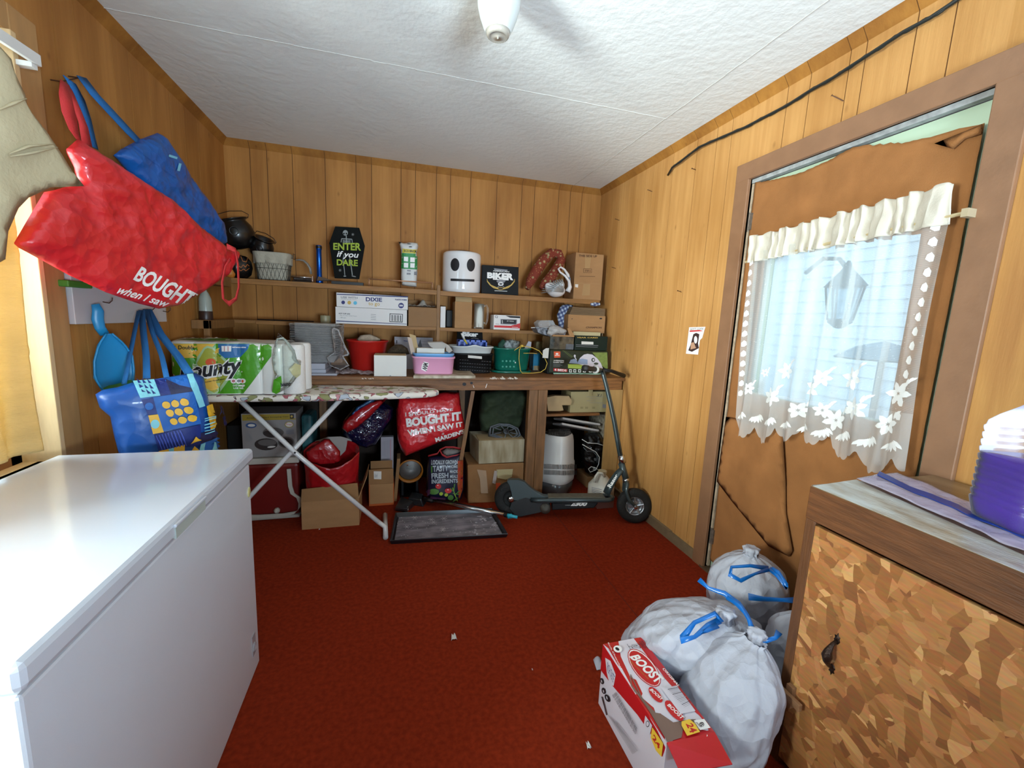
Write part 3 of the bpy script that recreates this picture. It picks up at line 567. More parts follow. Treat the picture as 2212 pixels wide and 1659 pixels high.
fg=N.new('ShaderNodeTexNoise'); fg.inputs['Scale'].default_value=1; mp=N.new('ShaderNodeMapping'); mp.inputs['Scale'].default_value=(30,30,140); mp.inputs['Rotation'].default_value=(.5,0,0); L.new(tc.outputs['Object'],mp.inputs[0]); L.new(mp.outputs[0],fg.inputs['Vector'])
m4=N.new('ShaderNodeMix'); m4.data_type='RGBA'; m4.blend_type='OVERLAY'; m4.inputs[0].default_value=.35; L.new(cr.outputs[0],m4.inputs[6]); L.new(fg.outputs['Color'],m4.inputs[7]); L.new(m4.outputs[2],b.inputs['Base Color'])
bn=N.new('ShaderNodeBump'); bn.inputs['Strength'].default_value=.35; bn.inputs['Distance'].default_value=.003; L.new(m3.outputs[0],bn.inputs['Height']); L.new(bn.outputs[0],b.inputs['Normal'])
ky0=-.45
kb_=thing('cabinet','low wooden cabinet with a flake-board door beside the house door','cabinet',(1.41,.3,0))
TOPW=mat('worn_cabinet_top','#8d7455',.4,col2='#6d5134',vs=5,stretch=(3,.8,1),bump=.15,bs=40,coat=.3)
WORN=mat('worn_white_paint','#cdd3cf',.35,col2='#a59a86',vs=9,stretch=(3,1,1),bump=.3,bs=60,coat=.3)
MB().box((kx,ky0,kz-.012),(X1-.02,ky1,kz)).build('cabinet_top',TOPW,kb_,bev=.002)
pw=[(1756,1050),(1850,1036),(1905,1062),(2212,1200),(2260,1300),(2212,1238)]; P=[at(x,y,z=kz+.0004) for x,y in pw]; MB().prism([p for p in (P[0],P[1],P[2],P[3],P[5])],(0,0,.0006)).build('worn_paint_patch',WORN,kb_)
MB().box((kx-.001,ky0,kz-.1),(kx+.02,ky1+.001,kz-.004)).build('top_rail',KW,kb_,bev=.002)
KS=mat('cabinet_stile_oak','#6f4627',.5,var=.35,vs=10,stretch=(6,8,.8),bump=.2,bs=30)
MB().box((kx,ky1-.03,0),(kx+.02,ky1,kz-.1)).build('stile',KS,kb_,bev=.002)
MB().box((kx+.02,ky1-.015,0),(X1-.02,ky1-.001,kz-.012)).build('side_panel',KS,kb_)
MB().box((kx+.02,ky0,.0),(X1-.02,ky0+.015,kz-.012)).build('side_panel',KS,kb_)
dy1=ky1-.033
od=MB().box((kx-.004,ky0,.03),(kx+.012,dy1,kz-.108)).build('cabinet_door',OSB,kb_,bev=.0015)
h0=at(1806,1368,x=kx-.006); h1=at(1798,1458,x=kx-.006); IR=mat('wrought_iron','#3a2a22',.35,.7,bump=.3,bs=200); hm=MB(); hy=(h0.y+h1.y)/2
zt,zbm=h0.z,h1.z
for zz,sg in ((zt-.014,1),(zbm+.014,-1)): hm.prism([(kx-.006,hy+a*.0075,zz+b*.014*sg) for a,b in ((0,1.3),(.35,.7),(1,.6),(.7,.1),(1.1,-.3),(.5,-1),(-.5,-1),(-1.1,-.3),(-.7,.1),(-1,.6),(-.35,.7))],(.003,0,0))
hm.tube([(kx-.005,hy,zt-.018),(kx-.02,hy,zt-.028),(kx-.03,hy,zt-.044),(kx-.032,hy,(zt+zbm)/2),(kx-.03,hy,zbm+.044),(kx-.02,hy,zbm+.028),(kx-.005,hy,zbm+.018)],[.004,.005,.009,.013,.009,.005,.004],12); hm.build('door_handle',IR,od,smooth=.6)
# wooden turn button
TB=mat('turn_button_wood','#9a6f4b',.55,var=.3,vs=20,stretch=(3,2,6)); c=at(1700,1500,x=kx-.014); a=at(1655,1455,x=kx-.02); b2=at(1733,1530,x=kx-.02)
ax=(b2-a); ln=ax.length; ax.normalize(); nx=Vector((-1,0,0)); wv=ax.cross(nx).normalized(); tb=thing('turn_button','small wooden turn button screwed across the cabinet door edge','latch',tuple(c))
h=.011; P=[a+wv*h*.7-ax*.0,a+wv*h,b2+wv*h,b2-wv*h,a-wv*h]; tb_o=MB(); A0=[a-wv*h*.5-ax*.004,a+wv*h*.5-ax*.004,a+wv*h+ax*.008,b2+wv*h,b2-wv*h,a-wv*h+ax*.008]
tb_o.prism(A0,nx*.013); tb_o.build('turning_bar',TB,tb,bev=.0015)
cc=at(1706,1500,x=kx-.01); MB().box((kx-.019,cc.y-.013,cc.z-.035),(kx-.004,cc.y+.008,cc.z+.033)).build('backing_block',TB,tb,bev=.001)
sc2=at(1692,1492,x=kx-.034); MB().lathe([(.005,0),(.004,.002),(0,.003)],sc2,ax=(-1,0,0),n=12).build('screw',CHR,tb)
# jug of purple cleaner
jb=at(2130,1105,z=kz); jc=Vector((1.50,.60,kz)); pc=at(2096,1030,z=kz+.08)
# place the jug so that its far left side meets x=2095 px in the photograph
jr=.078; best=None
for s_ in range(60):
    yy=.45+s_*.006; 
    for x_ in (1.40,):
        p=Vector((x_,yy,kz)); side=p-Vector((math.cos(YAW),-math.sin(YAW),0))*jr
        rr=side-CO; px=1106+FPX*rr.dot(CR)/rr.dot(CF)
        if best is None or abs(px-2135)<best[0]: best=(abs(px-2135),p.copy())
jc=best[1]; PUR=mat('purple_liquid','#4a14a6',.25,var=.25,vs=12,coat=.3); JG=clear('jug_plastic','#fafaff',.05,.1)
jt=thing('cleaner_jug','clear ribbed plastic jug half full of purple cleaner on the cabinet','jug',tuple(jc))
def sqr(a,h): 
    c_,s_=abs(math.cos(a)),abs(math.sin(a)); return 1/((c_**5+s_**5)**.2)
hs=.305; pr=[(.0,.002),(.9*jr*.78,.002),(jr*.88,.012),(jr*.93,.03)]; z_=.045
while z_<.235: pr+=[(jr*.97,z_),(jr*.985,z_+.006),(jr*.985,z_+.011),(jr*.95,z_+.014)]; z_+=.0175
liq=[(max(0,r-.003),h_+.002) for r,h_ in pr if h_<.165]+[(jr*.93,.167),(0,.167)]
MB().lathe(liq,jc,n=48,rf=sqr,xd=(math.cos(.4),-math.sin(.4),0)).build('purple_liquid',PUR,jt,smooth=True)
MB().lathe(pr+[(jr*.93,.245),(jr*.8,.262),(jr*.55,.285),(.026,.305),(.024,.318)],jc,n=48,rf=lambda a,h_:sqr(a,h_) if h_<.25 else 1+(sqr(a,h_)-1)*max(0,(.3-h_)/.05),cap=False,xd=(math.cos(.4),-math.sin(.4),0)).build('jug_shell',JG,jt,smooth=True)
MB().lathe([(.027,.312),(.028,.338),(.026,.34),(0,.34)],jc,n=28).build('cap',WPL,jt,smooth=.6)
hp=[jc+Vector((-.03,.05,.33)),jc+Vector((-.06,.10,.335)),jc+Vector((-.07,.11,.30)),jc+Vector((-.065,.09,.25))]; 
# zipper bag with blue slider
ZB=clear('zip_film','#efe9f8',.38,.12,.4,18); zc=[(1848,1034),(1940,1024),(2262,1165),(2262,1215),(2060,1130),(1935,1082)]
def zq(u,v):
    q=bil([(1850,1036),(1938,1024),(2300,1170),(2290,1232)],v,u); p=at(q[0],q[1],z=kz+.004); p.z+=.004*noise.noise(Vector((u*9,v*5,1)))+.006*abs(math.sin(u*9+v*3))*.5+.004; return p
zo=thing('zipper_bag','clear plastic zipper bag with a dark blue seal lying on the cabinet','bag',tuple(at(2000,1080,z=kz)))
zf=MB().grid(zq,60,14).build('film_pouch',ZB,zo,smooth=True,sol=.001)
MB().strip([zq(u/30,.52)+Vector((0,0,.003)) for u in range(31)],(at(2003,1060,z=kz)-at(2000,1070,z=kz))*.45,.001).build('blue_seal',mat('blue_seal','#1c3f9c',.4),zo)
# ================= bags and things on the left wall =================
def poly_bag(base,**k): return None
REDB=mat('red_bag_fabric','#d2222a',.36,var=.15,vs=9,bump=.35,bs=22,coat=.25); REDS=mat('red_strap','#d8383a',.7,bump=.3,bs=300)
BLUB=mat('blue_bag_film','#0a55a4',.3,var=.15,vs=7,bump=.3,bs=20,coat=.3); BLUS=mat('blue_webbing','#1c6bb0',.8,var=.1,bump=.4,bs=400)
for m_ in (REDB,BLUB): crumple(m_,11,.016,.8)
def pp(x,y,p0,n): return atp(x,y,p0,n)
# wire hook loop on the left wall
h1,h2=at(133,176,x=X0+.03),at(170,168,x=X0+.03); hk=MB().tube([h1-Vector((.03,0,0)),h1,h2,h2-Vector((.03,0,0))],.002,6).build('wire_hook',NL); tag(hk,'bent wire hook high on the left wall that carries two bags','hook')
# big red bag, hanging open sideways
p0=(X0+.20,1.9,1.65); n=(.94,-.33,.0)
out=[(168,300),(143,322),(160,360),(170,395),(120,410),(95,415),(62,470),(30,525),(40,535),(90,562),(150,595),(230,632),(300,656),(343,667),(385,660),(440,630),(490,596),(512,560),(513,540),(487,531),(420,480),(370,430),(300,385),(240,345)]
mb=pillow(out,p0,n,.034,res=.012,amp=.011,fr=8,edge=.10,fold=lambda a,b:.006*noise.noise(Vector((a*26,b*9,3)))+.0035*noise.noise(Vector((a*11,b*48,7))))
rb=thing('shopping_bag','large red shopping bag hanging tipped on its side from the left wall hook','bag',tuple(pp(300,480,p0,n)))
bo=mb.build('bag_body',REDB,rb,smooth=True)
prn(bo,[('t',WHT,'BOUGHT',[(300,572),(428,635),(405,668),(286,604)],.03,.25),('t',WHT,'when I saw',[(262,617),(368,650),(360,664),(250,632)],.02,.3)],'lettering',mx=7,off=.0015)
def stp(px,p0,n,w,side=(0,1,0)): return [atp(x,y,p0,n) for x,y in px]
m1=MB(); P=[at(140,178,x=X0+.04)]+[pp(x,y,(X0+.12,1.9,1.65),n) for x,y in ((143,215),(150,250),(160,285),(170,303))]; m1.strip(P,[(0,.02,.0),(0,.03,-.004),(0,.033,0),(0,.022,0),(0,.012,0)],.001)
P=[at(150,190,x=X0+.035)]+[pp(x,y,(X0+.1,1.9,1.65),n) for x,y in ((165,230),(180,270),(188,312))]; m2=MB(); m2.strip(P,[(0,.01,.0),(0,.018,0),(0,.022,0),(0,.025,0)],.001)
m1.build('strap',REDS,rb,smooth=True); m2.build('strap',REDS,rb,smooth=True)
lp_=[(490,532),(508,540),(514,570),(516,620),(510,645),(495,656),(482,645),(480,610),(487,575),(497,560)]; p1=(X0+.24,1.9,1.65)
MB().strip([pp(x,y,p1,n) for x,y in lp_],[(.0,.0,.012),(0,.006,.01),(0,.012,.002),(0,.012,0),(0,.010,-.006),(0,.0,-.012),(0,-.012,0),(0,-.012,0),(0,-.011,0),(0,-.01,.004)],.001).build('hanging_handle',REDS,rb,smooth=True)
# blue bag behind it
p0=(X0+.10,2.1,1.7); n=(.97,-.2,0)
out=[(284,310),(297,303),(340,287),(352,292),(387,346),(430,410),(474,478),(484,497),(486,530),(440,520),(395,480),(330,430),(290,385),(262,350),(246,335),(262,322)]
bb=thing('shopping_bag','blue plastic shopping bag behind the red one on the left wall','bag',tuple(pp(380,400,p0,n)))
b1=pillow(out,p0,n,.034,res=.013,amp=.009,fr=8,edge=.07,seed=2,fold=lambda a,b:.008*noise.noise(Vector((a*10,b*22,3)))).build('bag_body',BLUB,bb,smooth=True)
PB=mat('pale_blue_print','#7cc4de',.5)
prn(b1,[('l',PB,[(364,336),(382,342)],5),('l',PB,[(388,353),(384,369)],6)],mx=8,off=.002,name='logo_strokes')
prn(b1,[('l',mat('bag_fold_shade_blue','#0c4a93',.4),[(283,312),(330,350),(380,385)],1.2)],mx=8,off=.001,name='fold_line')  # fold shade painted as a thin darker blue line
P=[at(176,166,x=X0+.03)]+[pp(x,y,p0,n) for x,y in ((205,205),(245,248),(280,286),(300,306))]; MB().strip(P,[(0,.026,.008),(0,.025,.01),(0,.024,.012),(0,.024,.012),(0,.024,.01)],.0012).build('strap',BLUS,bb,smooth=True)
P=[at(150,172,x=X0+.03)]+[pp(x,y,(X0+.06,2.1,1.7),n) for x,y in ((172,210),(186,250),(196,290),(205,320))]; MB().strip(P,[(0,.03,.0),(0,.026,0),(0,.024,0),(0,.022,0),(0,.018,0)],.0012).build('strap',BLUS,bb,smooth=True)
# white painted hook board
a,b=at(158,612,x=X0+.002),at(355,612,x=X0+.002); c=at(180,700,x=X0+.02); hbz0,hbz1=c.z,at(300,600,x=X0+.02).z
hb=thing('hook_board','white painted board with coat hooks low on the left wall','rack',(X0,(a.y+b.y)/2,hbz0))
MB().box((X0+.001,at(158,660,x=X0+.02).y,hbz0),(X0+.022,at(357,660,x=X0+.02).y,hbz1)).build('board',mat('chipped_white_paint','#c9c5c6',.5,var=.05),hb,bev=.002)
for x,y in ((222,652),(317,668),(290,640),(352,672)): q=at(x,y,x=X0+.022); MB().tube([q,q+Vector((.02,0,-.004)),q+Vector((.03,0,.006)),q+Vector((.032,0,.018))],.002,6).build('coat_hook',NL,hb)
q=at(132,612,x=X0+.03); go=MB().box((X0+.001,q.y-.0,q.z-.01),(X0+.05,q.y+.12,q.z+.012)).build('green_clip',mat('green_felt','#3f7a24',.6),bev=.004); tag(go,'green edge of something pinned above the white hook board','clip')
# dustpan
DP=mat('dustpan_plastic','#1f86bf',.35,var=.04); p0=(X0+.09,1.98,1.2); n=(.85,-.52,0)
dpn=thing('dustpan','blue plastic dustpan with green lip hanging on the hook board','dustpan',tuple(pp(233,760,p0,n)))
hpx=[(206,657),(212,672),(211,690),(216,708),(226,722)]; MB().tube([pp(x,y,p0,n) for x,y in hpx],[.012,.017,.018,.016,.015],14,ell=.5).build('handle',DP,dpn,smooth=True)
def dpg(u,v):
    # pan: narrow neck at the top, wide low lip, shallow scoop
    L_=[(220,720),(203,745),(194,780),(195,815),(214,845)]; Rr=[(232,720),(258,742),(276,768),(280,800),(278,824)]
    k=v*4; i=min(int(k),3); t=k-i; l=(L_[i][0]*(1-t)+L_[i+1][0]*t,L_[i][1]*(1-t)+L_[i+1][1]*t); r=(Rr[i][0]*(1-t)+Rr[i+1][0]*t,Rr[i][1]*(1-t)+Rr[i+1][1]*t)
    x=l[0]*(1-u)+r[0]*u; y=l[1]*(1-u)+r[1]*u; p=pp(x,y,p0,n); s=math.sin(PI*min(1,max(0,u)))**.6; return p-Vector(n)*(.03*s*v**.7)+Vector(n)*.02
MB().grid(dpg,24,24).build('pan',DP,dpn,smooth=True,sol=.004)
MB().strip([dpg(i/10,1) for i in range(11)],(0,.002,.008),.003).build('rubber_lip',mat('green_lip','#2f7a2c',.5),dpn)
def rim(u0): return [dpg(u0,i/10)+Vector(n)*.004 for i in range(11)]
MB().tube(rim(0),.004,6).tube(rim(1),.004,6).build('rim',DP,dpn,smooth=True)
# patterned blue tote at the bottom
p0=Vector((-.78,1.86,.98)); n=Vector((.50,-.866,0)); TB1=mat('tote_blue','#0d4fa0',.42,var=.12,vs=8,bump=.2,bs=18,coat=.2); crumple(TB1,9,.01,.6)
tb_=thing('tote_bag','blue patterned tote with yellow dots hanging behind the freezer','bag',tuple(pp(340,950,p0,n)))
fr_=[(286,826),(340,818),(412,806),(424,806),(440,815),(452,870),(468,940),(474,1000),(478,1100),(300,1110),(262,1000),(246,940),(238,900),(215,880),(206,852),(222,842),(255,836)]
tf=pillow(fr_,p0,n,.05,res=.016,amp=.004,edge=.09,seed=4,fr=6,fold=lambda a,b:.003*noise.noise(Vector((a*14,b*14,2)))).build('bag_body',TB1,tb_,smooth=True)
D1=mat('deep_blue_print','#0a2472',.5); D2=mat('navy_print','#101342',.5); D3=mat('mid_blue_print','#0f5fb4',.5); D4=mat('aqua_print','#7fcbdc',.5); D5=mat('gold_print','#e2b02a',.5); D6=mat('violet_print','#3a4fb0',.5)
z=lambda x,y:(200+x*280/2212,800+y*190/1501)
I=[('p',D3,[z(1050,160),z(1600,90),z(1700,360),z(1140,440)]),('p',D1,[z(1055,165),z(1240,150),z(1480,260),z(1700,300),z(1700,360),z(1140,440)]),('p',D2,[z(1240,150),z(1480,255),z(1690,300),z(1700,360),z(1340,415)]),
 ('p',D4,[z(690,195),z(1050,165),z(1155,430),z(815,475)]),('p',D3,[z(1030,460),z(1720,360),z(1840,910),z(1200,1030),z(1100,740)]),('p',D1,[z(830,500),z(1030,470),z(1100,730),z(940,760)]),('e',D3,*z(960,610),9,8),
 ('p',D4,[z(1610,90),z(1710,80),z(1895,605),z(1800,635)]),('p',D5,[z(945,765),z(1110,745),z(1210,1050),z(1025,1080)]),('e',D4,*z(1060,910),9.5,9.5),
 ('p',D1,[z(1040,1090),z(1820,920),z(1850,1260),z(1120,1370)]),('p',D5,[z(1905,610),z(2000,585),z(2100,970),z(1985,1015)]),('p',D2,[z(1820,1060),z(2110,970),z(2140,1130),z(1820,1250)]),('p',D3,[z(1820,1250),z(2160,1130),z(2170,1400),z(1800,1400)]),
 ('p',D4,[z(1830,1260),z(1900,1230),z(1880,1390),z(1800,1400)]),('p',D4,[z(2030,1220),z(2060,1230),z(2080,1380),z(1990,1390),z(2020,1300)]),('p',D5,[z(1120,1370),z(1560,1255),z(1560,1400),z(1120,1420)]),('p',D4,[z(1290,1325),z(1380,1300),z(1380,1400),z(1300,1400)])]
for r_,(cx,cy) in enumerate([(1245,580),(1400,560),(1555,535),(1307,715),(1460,695),(1617,667),(1370,855),(1520,830),(1668,803)]): I.append(('e',D5,*z(cx,cy),9.2,7.4,.3))
for r_ in range(3):
    for c_ in range(3): X_,Y_=770+c_*85+r_*27,225+r_*68; I.append(('p',D1,[z(X_,Y_),z(X_+75,Y_+43),z(X_+20,Y_+50)]))
for k in range(9): x_=1060+k*50; I.append(('l',D6,[z(x_,1085-k*11),z(x_+55,1180-k*9),z(x_+110,1330-k*10)],1.9))
for k in range(6): I.append(('l',D4,[z(1825,815+k*46),z(1965,780+k*46)],1.6))
for (x_,y_) in ((1700,1090),(1700,1250)): I.append(('p',D5,[z(x_,y_),z(x_+78,y_+80),z(x_-65,y_+120)]))
for k in range(4): I.append(('t',D2,'AAA',[z(1970+k*18,650+k*75),z(2030+k*18,640+k*75),z(2040+k*18,700+k*75),z(1980+k*18,720+k*75)]))
prn(tf,I,'printed_pattern',mx=12,off=.0022)
for k,(px,ph,wd) in enumerate(([((306,670),(310,720),(316,770),(317,818)),0,.014],[((318,668),(345,720),(385,770),(412,812)),.03,.02],[((316,672),(330,720),(350,770),(360,816)),.02,.011],[((300,672),(290,720),(280,770),(268,830)),-.02,.009])):
    q0=at(*px[0],x=X0+.05); P=[q0]
    for i,(x,y) in enumerate(px[1:]): t_=(i+1)/(len(px)-1); tgt=atp(x,y,p0-n*(.0 if k in (1,2) else .05),n); dpt=(q0-CO).length*(1-t_)+(tgt-CO).length*t_; P.append(CO+ray(x,y).normalized()*dpt)
    MB().strip(P,CR*wd,.001).build('strap',BLUS,tb_,smooth=True)
# ================= ironing board with paper towels =================
ICOV=mat('board_cover','#ddd6cb',.85,var=.04)
_n=ICOV.node_tree; _b=_n.nodes['Principled BSDF']; prev=_b.inputs['Base Color'].links[0].from_socket; _c=_n.nodes.new('ShaderNodeTexCoord')
for sc_,seed_,colr,lo,hi in ((14,1.0,'#8a8a5c',.60,.61),(17,5.0,'#c0868a',.62,.63),(19,9.0,'#a65a62',.66,.67),(13,14.0,'#a9b0bb',.66,.67)):
    mp=_n.nodes.new('ShaderNodeMapping'); mp.inputs['Location'].default_value=(seed_,seed_*2,seed_); mp.inputs['Scale'].default_value=(1,1.2,1.2); _n.links.new(_c.outputs['Object'],mp.inputs[0])
    nz=_n.nodes.new('ShaderNodeTexNoise'); nz.inputs['Scale'].default_value=sc_; nz.inputs['Detail'].default_value=1.5; _n.links.new(mp.outputs[0],nz.inputs['Vector'])
    def mask(lo_,hi_):
        r_=_n.nodes.new('ShaderNodeMapRange'); r_.inputs[1].default_value=lo_; r_.inputs[2].default_value=hi_; _n.links.new(nz.outputs[0],r_.inputs[0]); return r_.outputs[0]
    for col_,lo_ in (('#4a3630',lo-.012),(colr,lo)):
        x=_n.nodes.new('ShaderNodeMix'); x.data_type='RGBA'; _n.links.new(mask(lo_,lo_+.004),x.inputs[0]); _n.links.new(prev,x.inputs[6]); x.inputs[7].default_value=(*hexc(col_),1); prev=x.outputs[2]
_n.links.new(prev,_b.inputs['Base Color'])
IZ=.885
ft=at(948,846,z=IZ-.015); fl0=at(470,866,z=IZ-.022); 
ix1=ft.x; iy0=at(640,862,z=IZ-.02).y; iy1=min(2.79,at(700,829,z=IZ).y); ix0=-1.0
ib=thing('ironing_board','ironing board with a cat-print cover and white tube legs before the bench','ironing board',((ix0+ix1)/2,(iy0+iy1)/2,0))
yc,hw=(iy0+iy1)/2,(iy1-iy0)/2
def bo_(x):   # half width along the board: tapers to a rounded nose on the right
    t=(x-ix0)/(ix1-ix0); L_=ix1-x
    return hw*min(1,.32+.68*min(1,(L_/.62))**.6)*(1-(1-min(1,L_/.09))**2.2)**.5 if L_>0 else 0
xs=[ix0]+[ix0+(ix1-ix0)*(1-(1-i/40)**1.6) for i in range(1,41)]
top=[(x,yc-bo_(x)) for x in xs]+[(x,yc+bo_(x)) for x in reversed(xs[:-1])]
mb=MB(); k=len(top); vs=[]
for zz,ins in ((IZ-.036,.012),(IZ-.030,.0),(IZ-.012,.0),(IZ-.002,.01),(IZ,.03)): vs+=[(x-(ins if x>ix0+.5 and abs(y-yc)<hw*.6 else 0),yc+(y-yc)*(1-ins/ max(.03,hw)),zz) for x,y in top]
fs=[(r_*k+i,r_*k+(i+1)%k,(r_+1)*k+(i+1)%k,(r_+1)*k+i) for r_ in range(4) for i in range(k)]+[tuple(range(k-1,-1,-1)),tuple(4*k+i for i in range(k))]
mb.add(vs,fs); mb.build('board',ICOV,ib,smooth=.8)
LGM=mat('white_leg_enamel','#d2d2d2',.3,coat=.3); yl=2.50
A=at(520,884,y=yl); A.z=IZ-.04; B=at(818,1128,y=yl-.02); 
fbm=at(833,1160,z=.016); fbk=at(812,1100,z=.1)
MB().tube([A,at(640,980,y=yl),B,],.0135,12).build('leg',LGM,ib,smooth=True)
fe=at(833,1160,z=.018); fe2=Vector((fe.x+.0,fe.y+.42,.018)); pz=at(812,1098,y=fe.y+.30)
MB().tube([B+Vector((0,0,0)),Vector((fe.x-.005,fe.y+.03,.018+.05)),Vector((fe.x,fe.y,.018))],.0135,12).tube([(fe.x,fe.y-.005,.017),(fe.x-.01,fe.y+.3,.017)],.015,12).build('foot_bar',LGM,ib,smooth=True)
C=at(738,870,y=yl+.04); C.z=IZ-.04; D=at(556,1055,y=yl+.04); dv=(D-C).normalized(); E_=C+dv*((C.z-.02)/-dv.z)
MB().tube([C,D,E_],.0135,12).build('leg',LGM,ib,smooth=True); MB().tube([(E_.x,E_.y-.16,.017),(E_.x,E_.y+.18,.017)],.015,12).build('foot_bar',LGM,ib,smooth=True)
pv=at(637,978,y=yl-.015); MB().lathe([(.006,0),(.005,.003),(0,.004)],pv,ax=(0,-1,0),n=10).build('pivot_rivet',mat('dark_rivet','#4a4a4a',.4,.8),ib)
# paper towel multipack
PT=mat('paper_towel','#e4e1dc',.9,bump=.3,bs=220); yf=2.46
by0=2.44; Lx=at(335,800,y=by0).x; Lx=max(Lx,-1.07); Rx=at(610,800,y=by0).x; bz1=at(500,742,y=by0).z
pk=thing('paper_towel_pack','large multipack of white paper towels in green printed film on the ironing board','paper towels',((Lx+Rx)/2,by0+.15,IZ))
nr=5; rw=(Rx-Lx)/nr; mb=MB()
def wrap(u,v):  # film box whose front bulges over each roll
    x=Lx+(Rx-Lx)*u; b_=.012*abs(math.sin(PI*u*nr))**.5; per=v*4
    hgt=bz1-IZ-.004
    if v<.33: t=v/.33; return Vector((x,by0-b_+.012,IZ+.004+hgt*t))
    if v<.66: t=(v-.33)/.33; return Vector((x,by0+.012-b_+(.30+b_)*t,IZ+.004+hgt+.006*math.sin(PI*t*2)*noise.noise(Vector((x*8,t*4,0)))*2+.01*math.sin(PI*t)))
    t=(v-.66)/.34; return Vector((x,by0+.312,IZ+.004+hgt*(1-t)))
FILM=mat('printed_white_film','#dedcd6',.3,coat=.4,bump=.12,bs=14)
pf=mb.grid(wrap,100,36).build('film_wrap',FILM,pk,smooth=True)
for i in range(nr):
    for j in range(2):
        MB().lathe([(0,.006),(rw*.47,.006),(rw*.485,.012),(rw*.485,bz1-IZ-.012),(rw*.47,bz1-IZ-.004),(.02,bz1-IZ-.004),(.02,bz1-IZ-.03),(0,bz1-IZ-.03)],(Lx+rw*(i+.5),by0+.085+j*.14,IZ),n=28).build('towel_roll',PT,pk,smooth=.7)
# the two end rolls standing out of the torn film at the right
for i,(xx,yy) in enumerate(((Rx+.045,by0+.05),(Rx+.05,by0+.19))):
    MB().lathe([(0,.003),(.052,.003),(.056,.01),(.056,bz1-IZ-.012),(.05,bz1-IZ+.0),(.02,bz1-IZ),(.02,bz1-IZ-.03),(0,bz1-IZ-.03)],(xx,yy,IZ),n=32).build('towel_roll',PT,pk,smooth=.7)
y=lambda x,yy:(320+x*340/2212,690+yy*190/1236)
BG=mat('pack_green','#4d9d20',.35,coat=.4,var=.15,vs=6); BG2=mat('pack_dark_green','#2f7a18',.4,coat=.3); BY=mat('pack_yellow','#e3b546',.4,coat=.3); BBL=mat('pack_blue','#2a6ca8',.4,coat=.3); PK1=mat('pack_pale_green','#a9c79a',.4); PK2=mat('pack_leaf','#a3a83a',.5); PNK=mat('pink_ink','#b96a72',.6)
I=[('p',BG,[y(60,340),y(1740,340),y(1730,520),y(1450,900),y(1340,1040),y(60,1050)]),('p',BY,[y(80,340),y(960,345),y(1015,400),y(990,470),y(700,540),y(90,545)]),('p',BBL,[y(985,345),y(1430,345),y(1400,420),y(1300,530),y(1060,545),y(1000,480)]),
 ('p',PK1,[y(830,370),y(910,390),y(1180,640),y(1200,760),y(1000,1040),y(930,1065),y(850,1040),y(640,760),y(620,640),y(780,400)]),('p',PK2,[y(840,400),y(900,415),y(1140,650),y(1150,760),y(980,1000),y(930,1030),y(870,1000),y(680,760),y(670,650),y(800,420)]),('e',ORG,*y(880,600),11,8),('e',BY,*y(900,900),16,15),
 ('t',INK,'12=24',[y(90,375),y(400,370),y(400,470),y(90,475)],.03),('t',INK,'Double',[y(430,365),y(655,370),y(655,420),y(430,420)],.02),('t',INK,'= ROLLS',[y(100,487),y(290,487),y(290,503),y(100,503)],.0),
 ('t',WHT,'bounty',[y(440,620),y(1330,510),y(1325,830),y(450,940)],.085,.15),('t',INK,'bounty',[y(450,628),y(1318,520),y(1312,812),y(460,920)],.03,.15),
 ('t',INK,'Quicker Picker Upper',[y(790,868),y(1090,820),y(1090,846),y(790,898)],.015),('p',WHT,[y(1040,375),y(1175,375),y(1170,450),y(1045,450)]),('l',PNK,[y(1080,380),y(1080,445)],1.5),('l',PNK,[y(1130,380),y(1130,445)],1.5),('t',WHT,'select-a-size',[y(1185,378),y(1385,382),y(1385,402),y(1185,398)],.02),
 ('e',WHT,*y(1205,862),6,5.4),('e',WHT,*y(1272,862),6,5.4),('e',WHT,*y(1345,862),6,5.4),('e',PNK,*y(1205,862),3.4,3),('e',GREY,*y(1272,862),3.4,3),('e',ORG,*y(1345,865),2,3.2),('t',WHT,'DO MORE.',[y(1200,912),y(1375,915),y(1375,938),y(1200,935)],.02),('t',WHT,'USE LESS.',[y(1205,950),y(1365,952),y(1365,973),y(1205,971)],.02)]
prn(pf,I,'printed_label',mx=12,off=.0012)
prn(pf,[('p',BG2,[y(400,280),y(1700,215),y(1560,255),y(1300,300),y(700,300)]),('t',WHT,'Bounty',[y(480,235),y(1420,215),y(1340,275),y(420,285)],.1),('t',INK,'Bounty',[y(480,237),y(1410,218),y(1330,273),y(430,282)],.03)],'top_print',mx=12,off=.0012)
tail=[y(1780,330),y(1830,190),y(1960,300),y(2060,430),y(2090,560),y(2150,580),y(2140,760),y(2080,830),y(2000,940),y(1900,1000),y(1800,1050),y(1740,1020),y(1780,800),y(1740,560)]
LF=clear('pack_clear_film','#f8fbf8',.06,.12,.8,18); tm=pillow(tail,(Rx+.1,by0-.012,1.0),(.25,-.97,0),.012,res=.02,amp=.014,edge=.05).build('loose_film',LF,pk,smooth=True)
prn(tm,[('p',BG,[y(1745,1020),y(1770,850),y(1870,790),y(1880,900),y(1850,1010),y(1800,1045)]),('t',INK,'bounty',[y(1860,890),y(2020,870),y(1990,940),y(1870,955)],.05)],mx=10,off=.003,name='torn_print')
prn(tm,[('p',mat('pack_cream','#b9b78a',.4),[y(1980,700),y(2060,620),y(2140,640),y(2140,770),y(2080,820),y(2030,780)])],mx=10,off=.003,name='torn_print')
# ================= snack box and rubbish bags =================
RB=mat('glossy_red_card','#b81820',.35,coat=.3); WB=mat('glossy_white_card','#d4d0da',.4,coat=.3)
f0=at(1294,1519,z=0); d1=None
